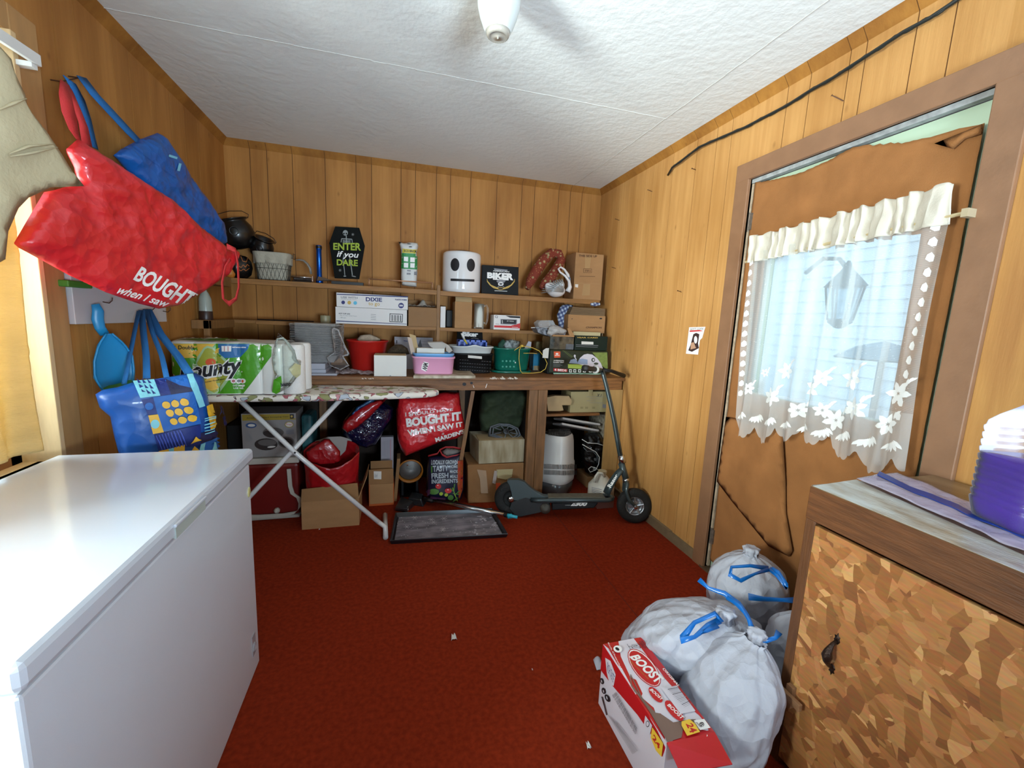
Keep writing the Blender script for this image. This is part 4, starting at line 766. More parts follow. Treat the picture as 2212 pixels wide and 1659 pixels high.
# far-left vertical edge gives the height, then the top corners
zt=None
for k in range(400):
    zz=k*.001; px=at(1303,1392,z=zz)
    if zt is None or (Vector((px.x,px.y))-Vector((f0.x,f0.y))).length<zt[0]: zt=((Vector((px.x,px.y))-Vector((f0.x,f0.y))).length,zz)
BZ=zt[1]; c0=at(1303,1392,z=BZ); c1=at(1385,1378,z=BZ); c2=at(1544,1583,z=BZ); c3=at(1440,1605,z=BZ)
sx=at(1303,1392,z=BZ)
t=thing('drink_carton_box','red and white 24-pack drink carton with its end flap open on the carpet','box',(c0.x,c0.y,0))
bx=MB(); g=.0; D_=Vector((0,0,-BZ)); bx.hexa([c0+D_,c1+D_,c2+D_,c3+D_,c0,c1,c2,c3]); bxo=bx.build('carton_body',WB,t,bev=.001)
fv=at(1582,1652,z=BZ-.02); fv2=at(1470,1672,z=BZ-.035)
MB().hexa([c3,c2,fv,fv2,c3+Vector((0,0,.002)),c2+Vector((0,0,.002)),fv+Vector((0,0,.002)),fv2+Vector((0,0,.002))]).build('end_flap',RB,t); efo=bpy.data.objects['end_flap']
q=lambda x,y:(1280+x/5.7406,1370+y/5.7406)
MBR=mat('milk_chocolate_print','#7b6358',.5); GLD=mat('gold_foil_ink','#c08a3a',.5)
I=[('p',RB,[q(130,125),q(600,40),q(1515,1220),q(920,1350)]),
('p',WB,[q(320,90),q(510,55),q(720,330),q(1040,690),q(1380,1080),q(1450,1190),q(1180,1300),q(940,1070),q(600,780),q(470,540),q(350,280)]),
('p',RB,[q(540,570),q(620,740),q(600,790),q(480,620),q(470,540)]),('p',RB,[q(510,50),q(600,38),q(1515,1220),q(1440,1200),q(1380,1060),q(1280,980),q(900,560),q(660,220)]),
('p',MBR,[q(470,500),q(490,640),q(620,800),q(750,950),q(870,1010),q(1000,1100),q(1150,1070),q(1280,1060),q(1250,1120),q(1130,1150),q(1100,1290),q(930,1345),q(700,960),q(560,760),q(455,640)]),
('p',WB,[q(740,870),q(880,830),q(1000,960),q(1150,1040),q(1000,1090),q(900,1000),q(780,980)]),
('e',RED,*q(640,425),22,50,-.68),('e',WHT,*q(640,425),20.5,48,-.68),('e',RED,*q(640,430),19,46,-.68),('t',WHT,'BOOST',[q(560,255),q(890,560),q(800,640),q(450,290)],.04,.1),('t',GLD,'balanced nutritional drink',[q(470,330),q(700,560),q(690,575),q(460,345)],0),
('t',WHT,'ORIGINAL',[q(890,430),q(1090,660),q(1060,665),q(860,440)],.02),('e',RED,*q(780,765),9,21,-.7),('t',WHT,'BOOST',[q(740,690),q(880,820),q(850,835),q(700,705)],.03),('e',RED,*q(1010,965),11,28,-.72),('t',WHT,'BOOST',[q(955,880),q(1140,1050),q(1100,1075),q(920,900)],.03),
('p',WB,[q(850,690),q(1040,655),q(1275,970),q(1090,1010)]),('t',INK,'10g 27',[q(590,130),q(600,190),q(450,200),q(440,150)],.0),('t',INK,'ENERGY',[q(600,105),q(670,190),q(630,200),q(570,115)],.0),('l',INK,[q(610,100),q(690,200)],1),('l',INK,[q(425,140),q(470,210)],.8),
('e',WHT,*q(310,205),9.5,7.5,.3),('e',INK,*q(305,205),5,3,.6),('t',WHT,'Rich Chocolate',[q(200,125),q(370,460),q(350,462),q(185,130)],.01),
('p',YEL,[q(1100,1110),q(1200,1080),q(1270,1140),q(1330,1240),q(1170,1290),q(1100,1160)]),('t',RED,'24',[q(1230,1130),q(1300,1230),q(1210,1260),q(1150,1140)],.03),('p',WHT,[q(1250,1100),q(1380,1080),q(1460,1190),q(1330,1220)]),('e',INK,*q(1350,1150),5.5,5),('e',WHT,*q(1350,1150),4.4,4),('t',INK,'B',[q(1365,1125),q(1375,1165),q(1335,1175),q(1325,1135)],.02)]
for k in range(16): a_=k/15; I.append(('l',INK if k%3 else GREY,[q(915+a_*215,700+a_*245+(a_*10)),q(1040+a_*190,680+a_*220)],.5+.7*(k%4==1)))
for k in range(2): I.append(('l',INK,[q(1270+k*14,1140+k*3),q(1330+k*14,1205+k*3)],.8))
prn(bxo,I,'printed_top',mx=60,off=.0008)
I=[('p',RB,[q(130,125),q(920,1350),q(870,1520),q(740,1260),q(560,1000),q(250,640),q(100,440),(1297.5,1446)]),('p',WB,[q(160,290),q(225,330),q(290,500),q(265,640),q(215,620),q(180,480)]),('t',NAVY,'RICH TASTE',[q(190,340),q(280,520),q(255,600),q(185,450)],.0),
('p',WB,[q(660,1005),q(745,1130),q(715,1250),q(640,1130)]),('e',INK,*q(690,1110),4,7),('e',WB,*q(690,1110),3,5.5),('p',YEL,[q(750,1150),q(885,1350),q(865,1520),q(795,1440),q(730,1280)]),('t',RED,'24',[q(770,1230),q(850,1370),q(835,1430),q(750,1290)],.03),
('l',MBR,[q(470,510),q(600,780),q(930,1340)],2),('e',INK,*q(125,580),3.5,7,-.3),('e',INK,*q(148,700),4,7,-.3),('e',INK,*q(195,790),4.5,9,-.5),('e',WB,*q(125,580),1,3.5,-.3),('e',WB,*q(150,705),1,3.5,-.3),('e',WB,*q(193,785),1.2,4,-.3),('l',INK,[q(130,770),q(160,880),q(190,1000)],2)]
for k in range(4): I.append(('t',INK if k!=1 else GREY,'TALK TO YOUR HEALTH CARE PROFESSIONAL ABOUT BOOST',[q(270+k*14,740-k*10),q(560+k*6,1230-k*22),q(548+k*6,1240-k*22),q(256+k*14,750-k*10)],.01))
for k in range(8): I.append(('l',GREY,[q(215+k*16,1000+k*13),q(520+k*10,1480-k*6)],.5))
prn(bxo,I,'printed_side',mx=60,off=.0008)
prn(efo,[('p',WHT,[q(1005,1420),q(1215,1390),q(1380,1640),q(1120,1660)]),('p',WHT,[q(1320,1380),q(1400,1330),q(1420,1240),q(1440,1310),q(1500,1300),q(1620,1470),q(1630,1560),q(1590,1600),q(1460,1620)]),('p',RED,[q(1460,1390),q(1530,1370),q(1570,1440),q(1490,1455)]),('e',PNK,*q(1570,1495),6,5.5),('p',MBR,[q(1105,1465),q(1150,1500),q(1215,1520),q(1150,1520)])],'printed_flap',mx=60)
# rubbish bags
TRB=cloth('white_bin_film','#c3c6d2',.15,rough=.42,bump=.7,bs=15,var=.04,stretch=(1.6,1.6,.7)); crumple(TRB,9,.022,.9); RIB=mat('blue_drawstring','#0f6fc4',.3,var=.15,coat=.3)
def binbag(label,c,rx,ry,h,lean,kn,seed,cat='bag',ang=0,knotw=.03):
    """c floor centre, h height of the knot; lean = horizontal shift of the knot"""
    c=vec(c); t=thing('rubbish_bag',label,cat,tuple(c),'white kitchen rubbish bags by the door')
    ca,sa=math.cos(ang),math.sin(ang)
    def f(u,v):
        a=2*PI*u; s=v
        # profile: flat base, full belly, shoulders drawn in to the knot
        if s<.12: r=.93+.07*(s/.12)**.5; z=.0+.02*h*(s/.12)
        elif s<.7: q_=(s-.12)/.58; r=1.0+.06*math.sin(PI*q_); z=.02*h+.70*h*q_
        else: q_=min(1,(s-.7)/.3); r=max(knotw/rx,(1-q_**1.35)*1.0); z=.72*h+.28*h*(1-(1-q_)**1.6)
        pl=1+(.05*noise.noise(Vector((math.cos(a)*1.5+seed,math.sin(a)*1.5,s*2)))*2)+(.055*max(0,s-.45)/.55)*math.sin(a*11+3*noise.noise(Vector((a,s*2,seed))))*1.2+.02*math.sin(a*23+seed)*max(0,s-.5)
        lumps=.05*noise.noise(Vector((math.cos(a)*3+seed*3,math.sin(a)*3,s*6)))+.022*noise.noise(Vector((math.cos(a)*9+seed,math.sin(a)*9,s*14)))+.012*abs(noise.noise(Vector((math.cos(a)*16+seed,math.sin(a)*16,s*26))))
        r*=pl+lumps*(1 if s<.9 else .3); x=math.cos(a)*rx*r; y=math.sin(a)*ry*r; w=s**1.4
        return c+Vector((x*ca-y*sa+lean[0]*w,x*sa+y*ca+lean[1]*w,z))
    mb=MB().grid(f,96,64,wrap=True); mb.f.append(tuple(range(95,-1,-1))); mb.m.append(0); mb.build('bag_film',TRB,t,smooth=True)
    k=c+Vector((lean[0],lean[1],h)); rfl=MB()
    rfl.lathe([(knotw*1.0,-.01),(knotw*.8,.006),(knotw*.95,.014),(knotw*1.05,.024),(knotw*.7,.03),(0,.026)],k,n=40,rf=lambda a,hh:1+.1*math.sin(a*7+seed)+.06*math.sin(a*13)); rfl.build('tied_neck',TRB,t,smooth=True)
    return t,k
def rib(t,pts,wd,side=None):
    P=[at(x,y,z=z_) for x,y,z_ in pts]; n_=len(P); m=MB(); sd=[]
    for i in range(n_):
        d=(P[min(i+1,n_-1)]-P[max(i-1,0)]); v=(P[i]-CO).normalized(); s=d.cross(v).normalized()*wd; sd.append(s*(.75+.25*math.cos(i*1.9)))
    m.strip(P,sd,.0012); m.build('drawstring',RIB,t,smooth=True)
k1=at(1566,1340,z=.36); c=at(1455,1400,z=.16)
bA,kA=binbag('largest white rubbish bag bulging behind the red drink carton, blue ribbon loops on its right',(1.055,1.265,0),.215,.16,.37,(k1.x-1.055,k1.y-1.265),0,1.3,ang=.0)
rib(bA,[(1557,1345,.385),(1545,1325,.41),(1500,1345,.40),(1475,1378,.38),(1470,1384,.38),(1500,1376,.385),(1530,1352,.395),(1555,1340,.39)],.011)
rib(bA,[(1525,1358,.385),(1515,1368,.39),(1528,1362,.39),(1550,1350,.39)],.010)
cB=at(1660,1330,z=.2); bB,kB=binbag('white rubbish bag farthest back, against the house door, with a blue bow on top',(min(cB.x+.02,1.48),cB.y+.12,0),.155,.14,.40,(-.02,.0),0,4.1,ang=.2)
rib(bB,[(1660,1228,.44),(1620,1222,.45),(1580,1225,.45),(1577,1242,.44),(1600,1254,.43),(1630,1240,.44),(1660,1230,.44)],.009)
rib(bB,[(1662,1228,.44),(1680,1245,.44),(1700,1272,.42),(1697,1262,.43),(1680,1235,.45),(1668,1226,.45)],.009)
rib(bB,[(1617,1289,.37),(1650,1294,.36),(1690,1296,.36),(1722,1297,.36)],.012)
kc=at(1634,1378,z=.38); 
bC,kC=binbag('tall white rubbish bag standing in front beside the cabinet, gathered neck with blue ties',(.942,.915,0),.105,.14,.375,(kc.x-.942,kc.y-.915),0,7.7,knotw=.026)
rib(bC,[(1632,1376,0.385),(1622,1350,0.395),(1615,1330,0.400),(1595,1305,0.405),(1565,1282,0.415),(1530,1270,0.415),(1510,1252,0.425)],.011)
rib(bC,[(1636,1378,0.385),(1655,1384,0.385),(1675,1378,0.395),(1683,1365,0.405)],.010)
rib(bC,[(1628,1374,0.385),(1618,1340,0.405),(1600,1310,0.415),(1570,1290,0.420)],.008)
cD=at(1700,1400,z=.2); bD,kD=binbag('white rubbish bag squeezed between the cabinet side and the other bags',(1.40,1.01,0),.105,.105,.33,(.02,.02),0,9.9)
s1=at(1290,1437,z=.0); sc=MB().grid(lambda u,v:Vector((s1.x+.03*(u-.5)+.01*v,s1.y+.05*(v-.5),.004+.012*math.sin(u*3)*v)),6,6).build('plastic_scrap',TRB,smooth=True,sol=.001); tag(sc,'white plastic corner poking out left of the red drink carton','scrap')
for (x,y_,sz,lab) in ((980,1378,.022,'larger curled white paper scrap in the middle of the carpet'),(1271,1612,.014,'small white paper scrap near the drink carton'),(690,1144,.008,'tiny pale crumb by the open cardboard box'),(1150,1447,.004,'tiny white speck on the carpet right of centre')):
    p=at(x,y_,z=0); w_=MB().grid(lambda u,v:Vector((p.x+sz*(u-.5)*(1.1-v*.5),p.y+sz*1.4*(v-.5)+.003*math.sin(u*9),.001+sz*.35*abs(math.sin(u*3+v*2)))),6,6).build('paper_scrap',WHP,smooth=True,sol=.0008); tag(w_,lab,'scrap','scraps on the carpet')
# ================= wall shelves =================
SY=3.16; z1=at(900,624,y=SY).z; z2=at(850,703,y=SY).z; SR=1.60; TH=.022
us=struct  # shelves are furniture: things
sx0=at(522,603,y=SY).x; 
def tagm(o,*a,**k): return tag(o,*a,**k)
wu=thing('wall_shelf','long upper wooden shelf across the back wall carrying the coffin sign and mask','shelf',((sx0+SR)/2,3.3,z1-TH))
dvx=at(947,660,y=SY).x
MB().box((X0+.01,SY+.02,z1-TH),(dvx-.012,YB,z1)).box((X0+.01,SY,z1-.034),(dvx-.012,SY+.02,z1)).build('shelf_board',WOOD,wu,bev=.002)
MB().box((dvx+.012,SY+.02,z1-TH-.004),(SR,YB,z1-.004)).box((dvx+.012,SY,z1-.038),(SR,SY+.02,z1-.004)).build('shelf_board',WOOD,wu,bev=.002)
wl=thing('wall_shelf','lower wooden shelf on the back wall holding white boxes and the glass mug','shelf',((sx0+SR)/2,3.3,z2-TH))
xl2=at(475,700,y=SY).x
MB().box((X0+.01,SY+.02,z2-TH),(dvx-.012,YB,z2)).box((at(552,690,y=SY).x,SY,z2-.026),(dvx-.012,SY+.02,z2)).build('shelf_board',WOOD,wl,bev=.002)
MB().box((dvx+.012,SY+.02,z2-TH-.002),(SR,YB,z2-.002)).box((dvx+.012,SY,z2-.028),(SR,SY+.02,z2-.002)).build('shelf_board',WOOD,wl,bev=.002)
PW=mat('upright_wood','#94693a',.6,var=.3,vs=8,stretch=(6,6,.8))
zt_=at(948,616,y=SY).z; o=MB().box((dvx-.012,SY-.006,.936),(dvx+.012,SY+.03,zt_)).build('shelf_upright',PW,bev=.002); tag(o,'vertical wooden upright between the left and right halves of the wall shelves','post')
# left corner bracket shelf on the left wall
o=MB().box((X0+.002,2.72,z1-.06),(X0+.09,SY-.001,z1-.0)).build('corner_shelf',PW,bev=.002); tag(o,'short upper side shelf on the left wall under the cauldrons','shelf')
q=at(478,690,x=X0+.09); o=MB().box((X0+.002,2.78,z2-.05),(X0+.09,SY+.019,z2-.001)).box((X0+.06,2.78,z2-.19),(X0+.09,2.81,z2-.0)).build('corner_shelf',PW,bev=.002); tag(o,'short lower side shelf bracket on the left wall holding a bottle','shelf')
# ================= workbench =================
BZT=.935; BY0=2.81; bl=X0+.005
wb=thing('workbench','long stained wooden workbench along the back wall with fascia and posts','workbench',((X0+X1)/2,3.12,0))
MB().box((bl,BY0-.012,BZT-.022),(X1-.004,YB-.001,BZT)).build('bench_top',WOODD,wb,bev=.003)
fa=MB().box((bl,BY0,BZT-.092),(X1-.02,BY0+.022,BZT-.022)).build('fascia',WOODD,wb,bev=.002)
WP=mat('white_paint_drips','#cfc6b8',.5)
ft_=[('e',INK,1003,830,4.2,3.6),('e',INK,1018.5,827.5,3,2.8),('l',WHT,[(1049,838),(1052,829)],1.2),('l',WHT,[(1022,832),(1024,838)],1)]
prn(fa,ft_,'screw_holes',off=.0008)
_bt=bpy.data.objects['bench_top']; I=[]
for k in range(26): x_=1053+R.uniform(0,60); I.append(('l',WP,[(x_,816+R.uniform(-.6,2)),(x_+R.uniform(2,7),817+R.uniform(-.5,2))],R.uniform(.6,2.2)))
for k in range(10): x_=780+R.uniform(0,30); I.append(('l',WP,[(x_,817+R.uniform(-1,1)),(x_+R.uniform(2,6),818)],R.uniform(.6,1.6)))
prn(_bt,I,'paint_drips',off=.0008)
px0,px1=at(1141,900,y=BY0).x,at(1180,900,y=BY0).x; PWD=mat('bench_post_wood','#8a6038',.55,var=.4,vs=8,stretch=(6,6,.7),bump=.15,bs=30)
MB().box((px0,BY0+.001,0),(px0+.066,BY0+.06,BZT-.092)).build('post',PWD,wb,bev=.002)
MB().box((px0+.068,BY0-.002,0),(px1,BY0+.07,BZT-.092)).build('post',PWD,wb,bev=.002)
MB().box((X1-.13,BY0+.001,0),(X1-.005,BY0+.02,BZT-.092)).build('end_panel',mat('end_panel_wood','#a98550',.6,var=.15,vs=8,stretch=(6,6,.7)),wb,bev=.002)
MB().box((-.55,YB-.07,0),(-.5,YB-.014,BZT-.03)).build('post',PWD,wb); MB().box((.5,YB-.07,0),(.55,YB-.014,BZT-.03)).build('post',PWD,wb)
a,b=at(1022,845,y=BY0+.03),at(1002,960,y=BY0+.03); dv=b-a; b=a+dv*1.3; MB().prism([a-Vector((.013,0,0)),a+Vector((.013,0,0)),b+Vector((.013,0,0)),b-Vector((.013,0,0))],(0,.015,0)).build('brace',PWD,wb)
MB().box((X0+.01,YB-.012,.0),(X1-.01,YB-.002,BZT-.03)).build('shade_panel',mat('underbench_shade','#2a1b10',.8,var=.3),wb)  # dark sheet added to stand in for the shade under the bench
# right bay inner shelf
zi=at(1250,890,y=2.95).z; MB().box((px1+.002,2.9,zi-.02),(X1-.14,YB-.016,zi)).build('inner_shelf',WOODD,wb,bev=.002)
# ================= things on the upper shelf =================
BLK=mat('black_cauldron','#0d0d0e',.3,var=.2,coat=.2); DRK=mat('charcoal_black','#101112',.35)
def cauldron(label,c,r,tilt,grp=None):
    c=vec(c); ax=Vector(tilt).normalized(); t=thing('cauldron',label,'cauldron',tuple(c),'black plastic cauldrons')
    MB().lathe([(0,-r*.95),(r*.5,-r*.9),(r*.85,-r*.6),(r,-.1*r),(r*.93,r*.35),(r*.74,r*.68),(r*.72,r*.74),(r*.86,r*.82),(r*.88,r*.88),(r*.70,r*.86),(r*.68,r*.6),(0,r*.2)],c,ax=ax,n=40).build('pot',BLK,t,smooth=.7)
    s=ax.cross(Vector((0,-1,0))).normalized(); f=(Vector((.15,-1,0))-ax*Vector((.15,-1,0)).dot(ax)).normalized(); m=MB(); cc=c+f*r*.97+ax*r*.12; u=ax; v=f.cross(ax)
    m.tube([cc+(u*math.cos(a)+v*math.sin(a))*r*.24 for a in [2*PI*k/16 for k in range(17)]],.004,6,cap=False); m.build('ring_handle',DRK,t,smooth=True)
    m=MB(); m.tube([c+s*r*.9+ax*r*.8,c+s*r*1.0+ax*r*1.0,c+s*r*.7+ax*r*1.25,c+ax*r*1.35-f*.1*r,c-s*r*.7+ax*r*1.25,c-s*r*.9+ax*r*.8],.0022,6); m.build('wire_handle',DRK,t,smooth=True); return t
ys=SY+.12
pc=at(512,573,y=ys-.02); pr_=.088; pc.z=z1+pr_*.86; t=thing('pumpkin_bucket','black jack-o-lantern bucket with orange line face on the upper shelf','bucket',(pc.x,pc.y,z1))
pb=MB().lathe([(0,-.86),(.55,-.84),(.9,-.5),(1,0),(.93,.45),(.7,.78),(.6,.84),(.0,.7)],pc,n=48,rf=lambda a,h:1*(1+.035*math.cos(a*9)))
pb=MB().lathe([(0,-pr_*.86),(.55*pr_,-.84*pr_),(.9*pr_,-.5*pr_),(pr_,0),(.93*pr_,.45*pr_),(.7*pr_,.78*pr_),(.6*pr_,.84*pr_),(0,.7*pr_)],pc,n=54,rf=lambda a,h:1+.03*math.cos(a*9)).build('bucket_shell',BLK,t,smooth=True)
OL=mat('dull_orange_line','#a8602a',.6)
prn(pb,[('l',OL,[(520,552),(530,549),(535,556),(532,566),(524,564),(520,554)],1.3),('l',OL,[(516,575),(521,578),(525,572),(530,577),(534,571),(538,575)],1.3),('l',OL,[(514,581),(520,585),(526,581),(531,585),(538,579)],1.3)],'face_lines',mx=5,off=.0012)
q=at(497,580,y=ys-.09); MB_=MB().lathe([(0,-.03),(.02,-.028),(.03,0),(.02,.028),(0,.03)],(q.x,q.y,z1+.03),n=20,rf=lambda a,h:1+.06*math.cos(a*8)).build('toy_pumpkin',mat('pumpkin_orange','#c0762a',.5),smooth=True); tag(MB_,'small orange pumpkin peeking from behind the red bag on the shelf','pumpkin')
c=at(512,505,y=ys+.0); cauldron('larger black cauldron, tipped, resting on the pumpkin bucket on the shelf',c,.105,(-.25,-.15,1))
# lined wire basket
b0,b1=at(545,600,y=ys-.05).x,at(624,600,y=ys-.05).x; bt=at(585,548,y=ys-.05).z; t=thing('wire_basket','wire basket with a cream cloth liner folded over its rim on the upper shelf','basket',((b0+b1)/2,ys+.03,z1))
bc=Vector(((b0+b1)/2,ys+.035,z1)); bw=(b1-b0)/2; bd_=.085; hh=bt-z1
def bsk(u,v,o=0):
    a=2*PI*u; k=.82+.18*v; c_,s_=math.cos(a),math.sin(a); q_=1/((abs(c_)**3.5+abs(s_)**3.5)**(1/3.5)); return bc+Vector((c_*q_*(bw*k+o),s_*q_*(bd_*k+o),.004+hh*v))
LIN=cloth('liner_cloth','#b8b2a0',.1,bump=.5,bs=60,var=.1)
MB().grid(lambda u,v:bsk(u,v,-.004),64,10,wrap=True).build('liner',LIN,t,smooth=True,sol=.002)
MB().grid(lambda u,v:bsk(u,1-.38*v,.006+.006*math.sin(u*60)*v)+Vector((0,0,.008*(1-v)**2)),96,8,wrap=True).build('folded_cuff',LIN,t,smooth=True,sol=.002)
WR=mat('basket_wire','#55524a',.4,.6); m=MB()
for v in (0.02,.45,.98): m.tube([bsk(k/64,v,.002) for k in range(65)],.0018,6,cap=False)
for k in range(26): m.tube([bsk(k/26+.02*j,j/4*.98,.002) for j in range(5)],.0012,5); m.tube([bsk(k/26-.02*j,j/4*.98,.002) for j in range(5)],.0012,5)
e0=bsk(0,.9,.01); m.tube([e0+Vector((0,-.03,0)),e0+Vector((.012,-.03,.0)),e0+Vector((.014,-.03,.03)),e0+Vector((.014,.03,.03)),e0+Vector((.012,.03,0)),e0+Vector((0,.03,0))],.002,6); m.build('wire_frame',WR,t,smooth=True)
c=at(565,532,y=ys+.04); c.z=bt+.045; cauldron('smaller black cauldron lying in the cloth-lined wire basket',c,.075,(.35,-.3,.9))
# hole punch
a,b=at(632,603,y=SY+.06),at(674,605,y=SY+.06); t=thing('hole_punch','vintage desk hole punch with curved grey lever and chrome bar on the shelf','hole punch',((a.x+b.x)/2,SY+.08,z1))
MB().box((a.x,SY+.04,z1),(b.x,SY+.12,z1+.010)).box((a.x+.006,SY+.05,z1+.012),(b.x-.004,SY+.11,z1+.034)).build('base',mat('dark_red_black_base','#1b1413',.3,coat=.5),t,bev=.004)
m=MB(); m.tube([(a.x-.004,SY+.045,z1+.034),(b.x+.004,SY+.045,z1+.034)],.005,10); m.build('chrome_bar',CHR,t,smooth=True)
MB().tube([(b.x+.004,SY+.045,z1+.01),(b.x+.004,SY+.045,z1+.045)],.006,8).build('chrome_post',CHR,t)
hp=[at(x,y,y=SY+.06) for x,y in ((672,592),(670,580),(664,570),(656,563),(646,561),(639,562))]; MB().tube(hp,[.008,.009,.009,.008,.007,.005],10,ell=.7).build('lever_handle',mat('grey_lever','#84817b',.4,.2),t,smooth=True)
# blue flashlight standing
c=at(690,590,y=SY+.08); hh=at(688,530,y=SY+.08).z-z1; t=thing('flashlight','blue anodised metal flashlight standing upright on the upper shelf','flashlight',(c.x,SY+.08,z1))
BM=mat('blue_anodised','#0f4fae',.22,.75); MB().lathe([(0,0),(.021,0),(.023,.01),(.021,.03),(.0165,.05),(.0165,hh-.03),(.019,hh-.026),(.019,hh-.002),(.017,hh),(0,hh)],(c.x,SY+.08,z1),n=28).build('barrel',BM,t,smooth=.7)
MB().lathe([(.0195,hh-.022),(.0198,hh-.006)],(c.x,SY+.08,z1),n=28,rf=lambda a,h:1+.02*math.cos(a*28)).build('tail_cap',DRK,t)
q=[at(x,y,y=SY+.03) for x,y in ((684,606),(687,597),(702,600),(716,606))]; o=MB().prism([(p.x,p.y,max(p.z,z1+.0005)) for p in q],(0,.05,0)).build('door_wedge',mat('dull_brown_wedge','#5f4a35',.7,var=.3),bev=.001); tag(o,'small brown wedge lying at the foot of the blue flashlight','wedge')
# coffin sign
CS=mat('coffin_board','#0d100e',.75,var=.2,vs=30,spec=.15); cf=[(724,489),(776,492),(788,531),(776,603),(723,601),(711,525)]
t=thing('coffin_sign','black coffin-shaped sign with skeleton, lettered ENTER if you DARE','sign',tuple(at(750,603,y=SY+.05)))
P=[at(x,y,y=SY+.05) for x,y in cf]; so=MB().prism(P,(0,.012,0)).build('sign_board',CS,t,bev=.001)
x0_,x1_=at(716,605,y=SY+.04).x,at(785,605,y=SY+.04).x; MB().box((x0_,SY+.03,z1),(x1_,SY+.09,z1+.022)).build('stand_base',DRK,t,bev=.001)
w=lambda x,y:(450+x/4.9156,440+y/4.9156); BONE=mat('bone_print','#8d9392',.7)
I=[('e',BONE,*w(1455,310),5.5,6),('e',CS,*w(1440,318),1.6,2),('e',CS,*w(1466,318),1.6,2),('l',BONE,[w(1465,340),w(1468,420)],2),('l',BONE,[w(1415,372),w(1525,378)],2),('l',BONE,[w(1415,372),w(1410,410)],1.5),('l',BONE,[w(1525,378),w(1530,415)],1.5)]
for k in range(4): I.append(('l',BONE,[w(1428,388+k*9),w(1465,394+k*9),w(1510,390+k*9)],1.0))
I+=[('l',BONE,[w(1440,540),w(1430,600),w(1445,700),w(1450,760)],1.6),('l',BONE,[w(1500,560),w(1515,650),w(1530,760)],1.8),('e',BONE,*w(1450,770),3,1.2),('e',BONE,*w(1545,772),5,1,.2)]
for (x,y_) in ((1535,328),(1400,708)):
    for k in range(4): a_=k*PI/4; I.append(('l',BONE,[w(x+16*math.cos(a_),y_+16*math.sin(a_)),w(x-16*math.cos(a_),y_-16*math.sin(a_))],.5))
I+=[('t',LIME,'ENTER',[w(1328,418),w(1622,418),w(1622,500),w(1328,490)],.03),('t',WHT,'if you',[w(1365,500),w(1598,515),w(1598,595),w(1365,585)],.02,.25),('t',LIME,'DARE',[w(1365,590),w(1588,598),w(1588,665),w(1365,655)],.03)]
prn(so,I,'lettering',mx=60)
# copper rail
CO_=mat('copper_pipe','#b98a68',.35,.6); m=MB(); A=at(797,598,y=SY+.015); B=at(934,603,y=SY+.015); zr=z1+.05
m.tube([(A.x,SY+.02,zr),(B.x,SY+.02,zr)],.0045,8); o=m; m.tube([(A.x,SY+.02,z1),(A.x,SY+.02,zr+.004)],.005,8); m.tube([(B.x,SY+.02,z1),(B.x,SY+.02,zr+.004)],.005,8); o=m.build('gallery_rail',CO_,smooth=.8); tag(o,'thin copper rail on two posts along the shelf edge','rail')
# plastic refill pouch
PCH=mat('pouch_film','#c9c9c6',.35,coat=.3,bump=.15,bs=20); pq=[(861,522),(872,525),(889,523),(902,525),(904,532),(900,545),(902,580),(900,620),(885,619),(868,616),(866,600),(867,560),(866,540)]
t=thing('refill_pouch','tall white plastic pouch with green and yellow label on the upper shelf','pouch',tuple(at(884,620,y=SY+.045))); pz=pillow(pq,(0,SY+.055,1.6),(0,-1,0),.024,res=.012,amp=.003,edge=.03).build('pouch',PCH,t,smooth=True)
w=lambda x,y:(850+x/10.533,510+y/10.533); G2=mat('label_green','#2f8a4a',.5); Y2=mat('label_yellow','#cdbc3f',.5)
prn(pz,[('e',INK,*w(355,180),4.5,.8),('e',INK,*w(385,245),3.8,1),('p',Y2,[w(210,285),w(540,310),w(540,400),w(205,380)]),('t',INK,'ECO BRICK',[w(240,305),w(520,325),w(520,375),w(240,360)],.03),('p',G2,[w(195,385),w(540,405),w(530,760),w(180,740)]),('p',WHT,[w(240,470),w(335,475),w(330,580),w(240,570)]),('p',WHT,[w(385,485),w(480,490),w(480,595),w(380,590)]),('p',WHT,[w(240,610),w(335,612),w(330,720),w(240,715)]),('p',WHT,[w(385,615),w(480,620),w(475,725),w(380,720)]),('p',GREY,[w(310,770),w(395,775),w(390,810),w(305,800)]),('p',GREY,[w(470,810),w(525,812),w(520,890),w(465,885)]),('p',GREY,[w(300,835),w(390,840),w(390,880),w(300,875)])],'printed_label',mx=6,off=.0012)
# white bucket mask with a plain face
MK=mat('glossy_white_mask','#e4e2e2',.12,coat=.6); cL,cR=at(954,600,y=SY+.14).x,at(1039,600,y=SY+.14).x; mr=(cR-cL)/2; mzt=at(997,541,y=SY+.02).z
c=Vector(((cL+cR)/2,SY+.14,z1-.004)); mr=min(mr,.145); t=thing('bucket_mask','glossy white bucket-shaped costume mask with black cut-out eyes and mouth','mask',tuple(c)); H_=mzt-z1
mk_=MB().lathe([(mr*.93,.0),(mr*.985,.012),(mr,.03),(mr,H_-.03),(mr*.985,H_-.01),(mr*.93,H_),(0,H_+.002)],c,n=64,cap=False).build('mask_shell',MK,t,smooth=.9)
MB().lathe([(mr*.5,H_),(mr*.5,H_+.012),(mr*.46,H_+.016),(0,H_+.016)],c+Vector((.01,.01,0)),n=32).build('top_lining',DRK,t,smooth=.8)
w=lambda x,y:(850+x/10.533,510+y/10.533)
prn(mk_,[('e',INK,*w(1400,650),9.5,14)],'eye_cutout',mx=6,off=.001); prn(mk_,[('e',INK,*w(1760,660),8.8,14)],'eye_cutout',mx=6,off=.001); prn(mk_,[('p',INK,[w(1300,965),w(1840,985),w(1840,1040),w(1300,1020)])],'mouth_cutout',mx=6,off=.001)
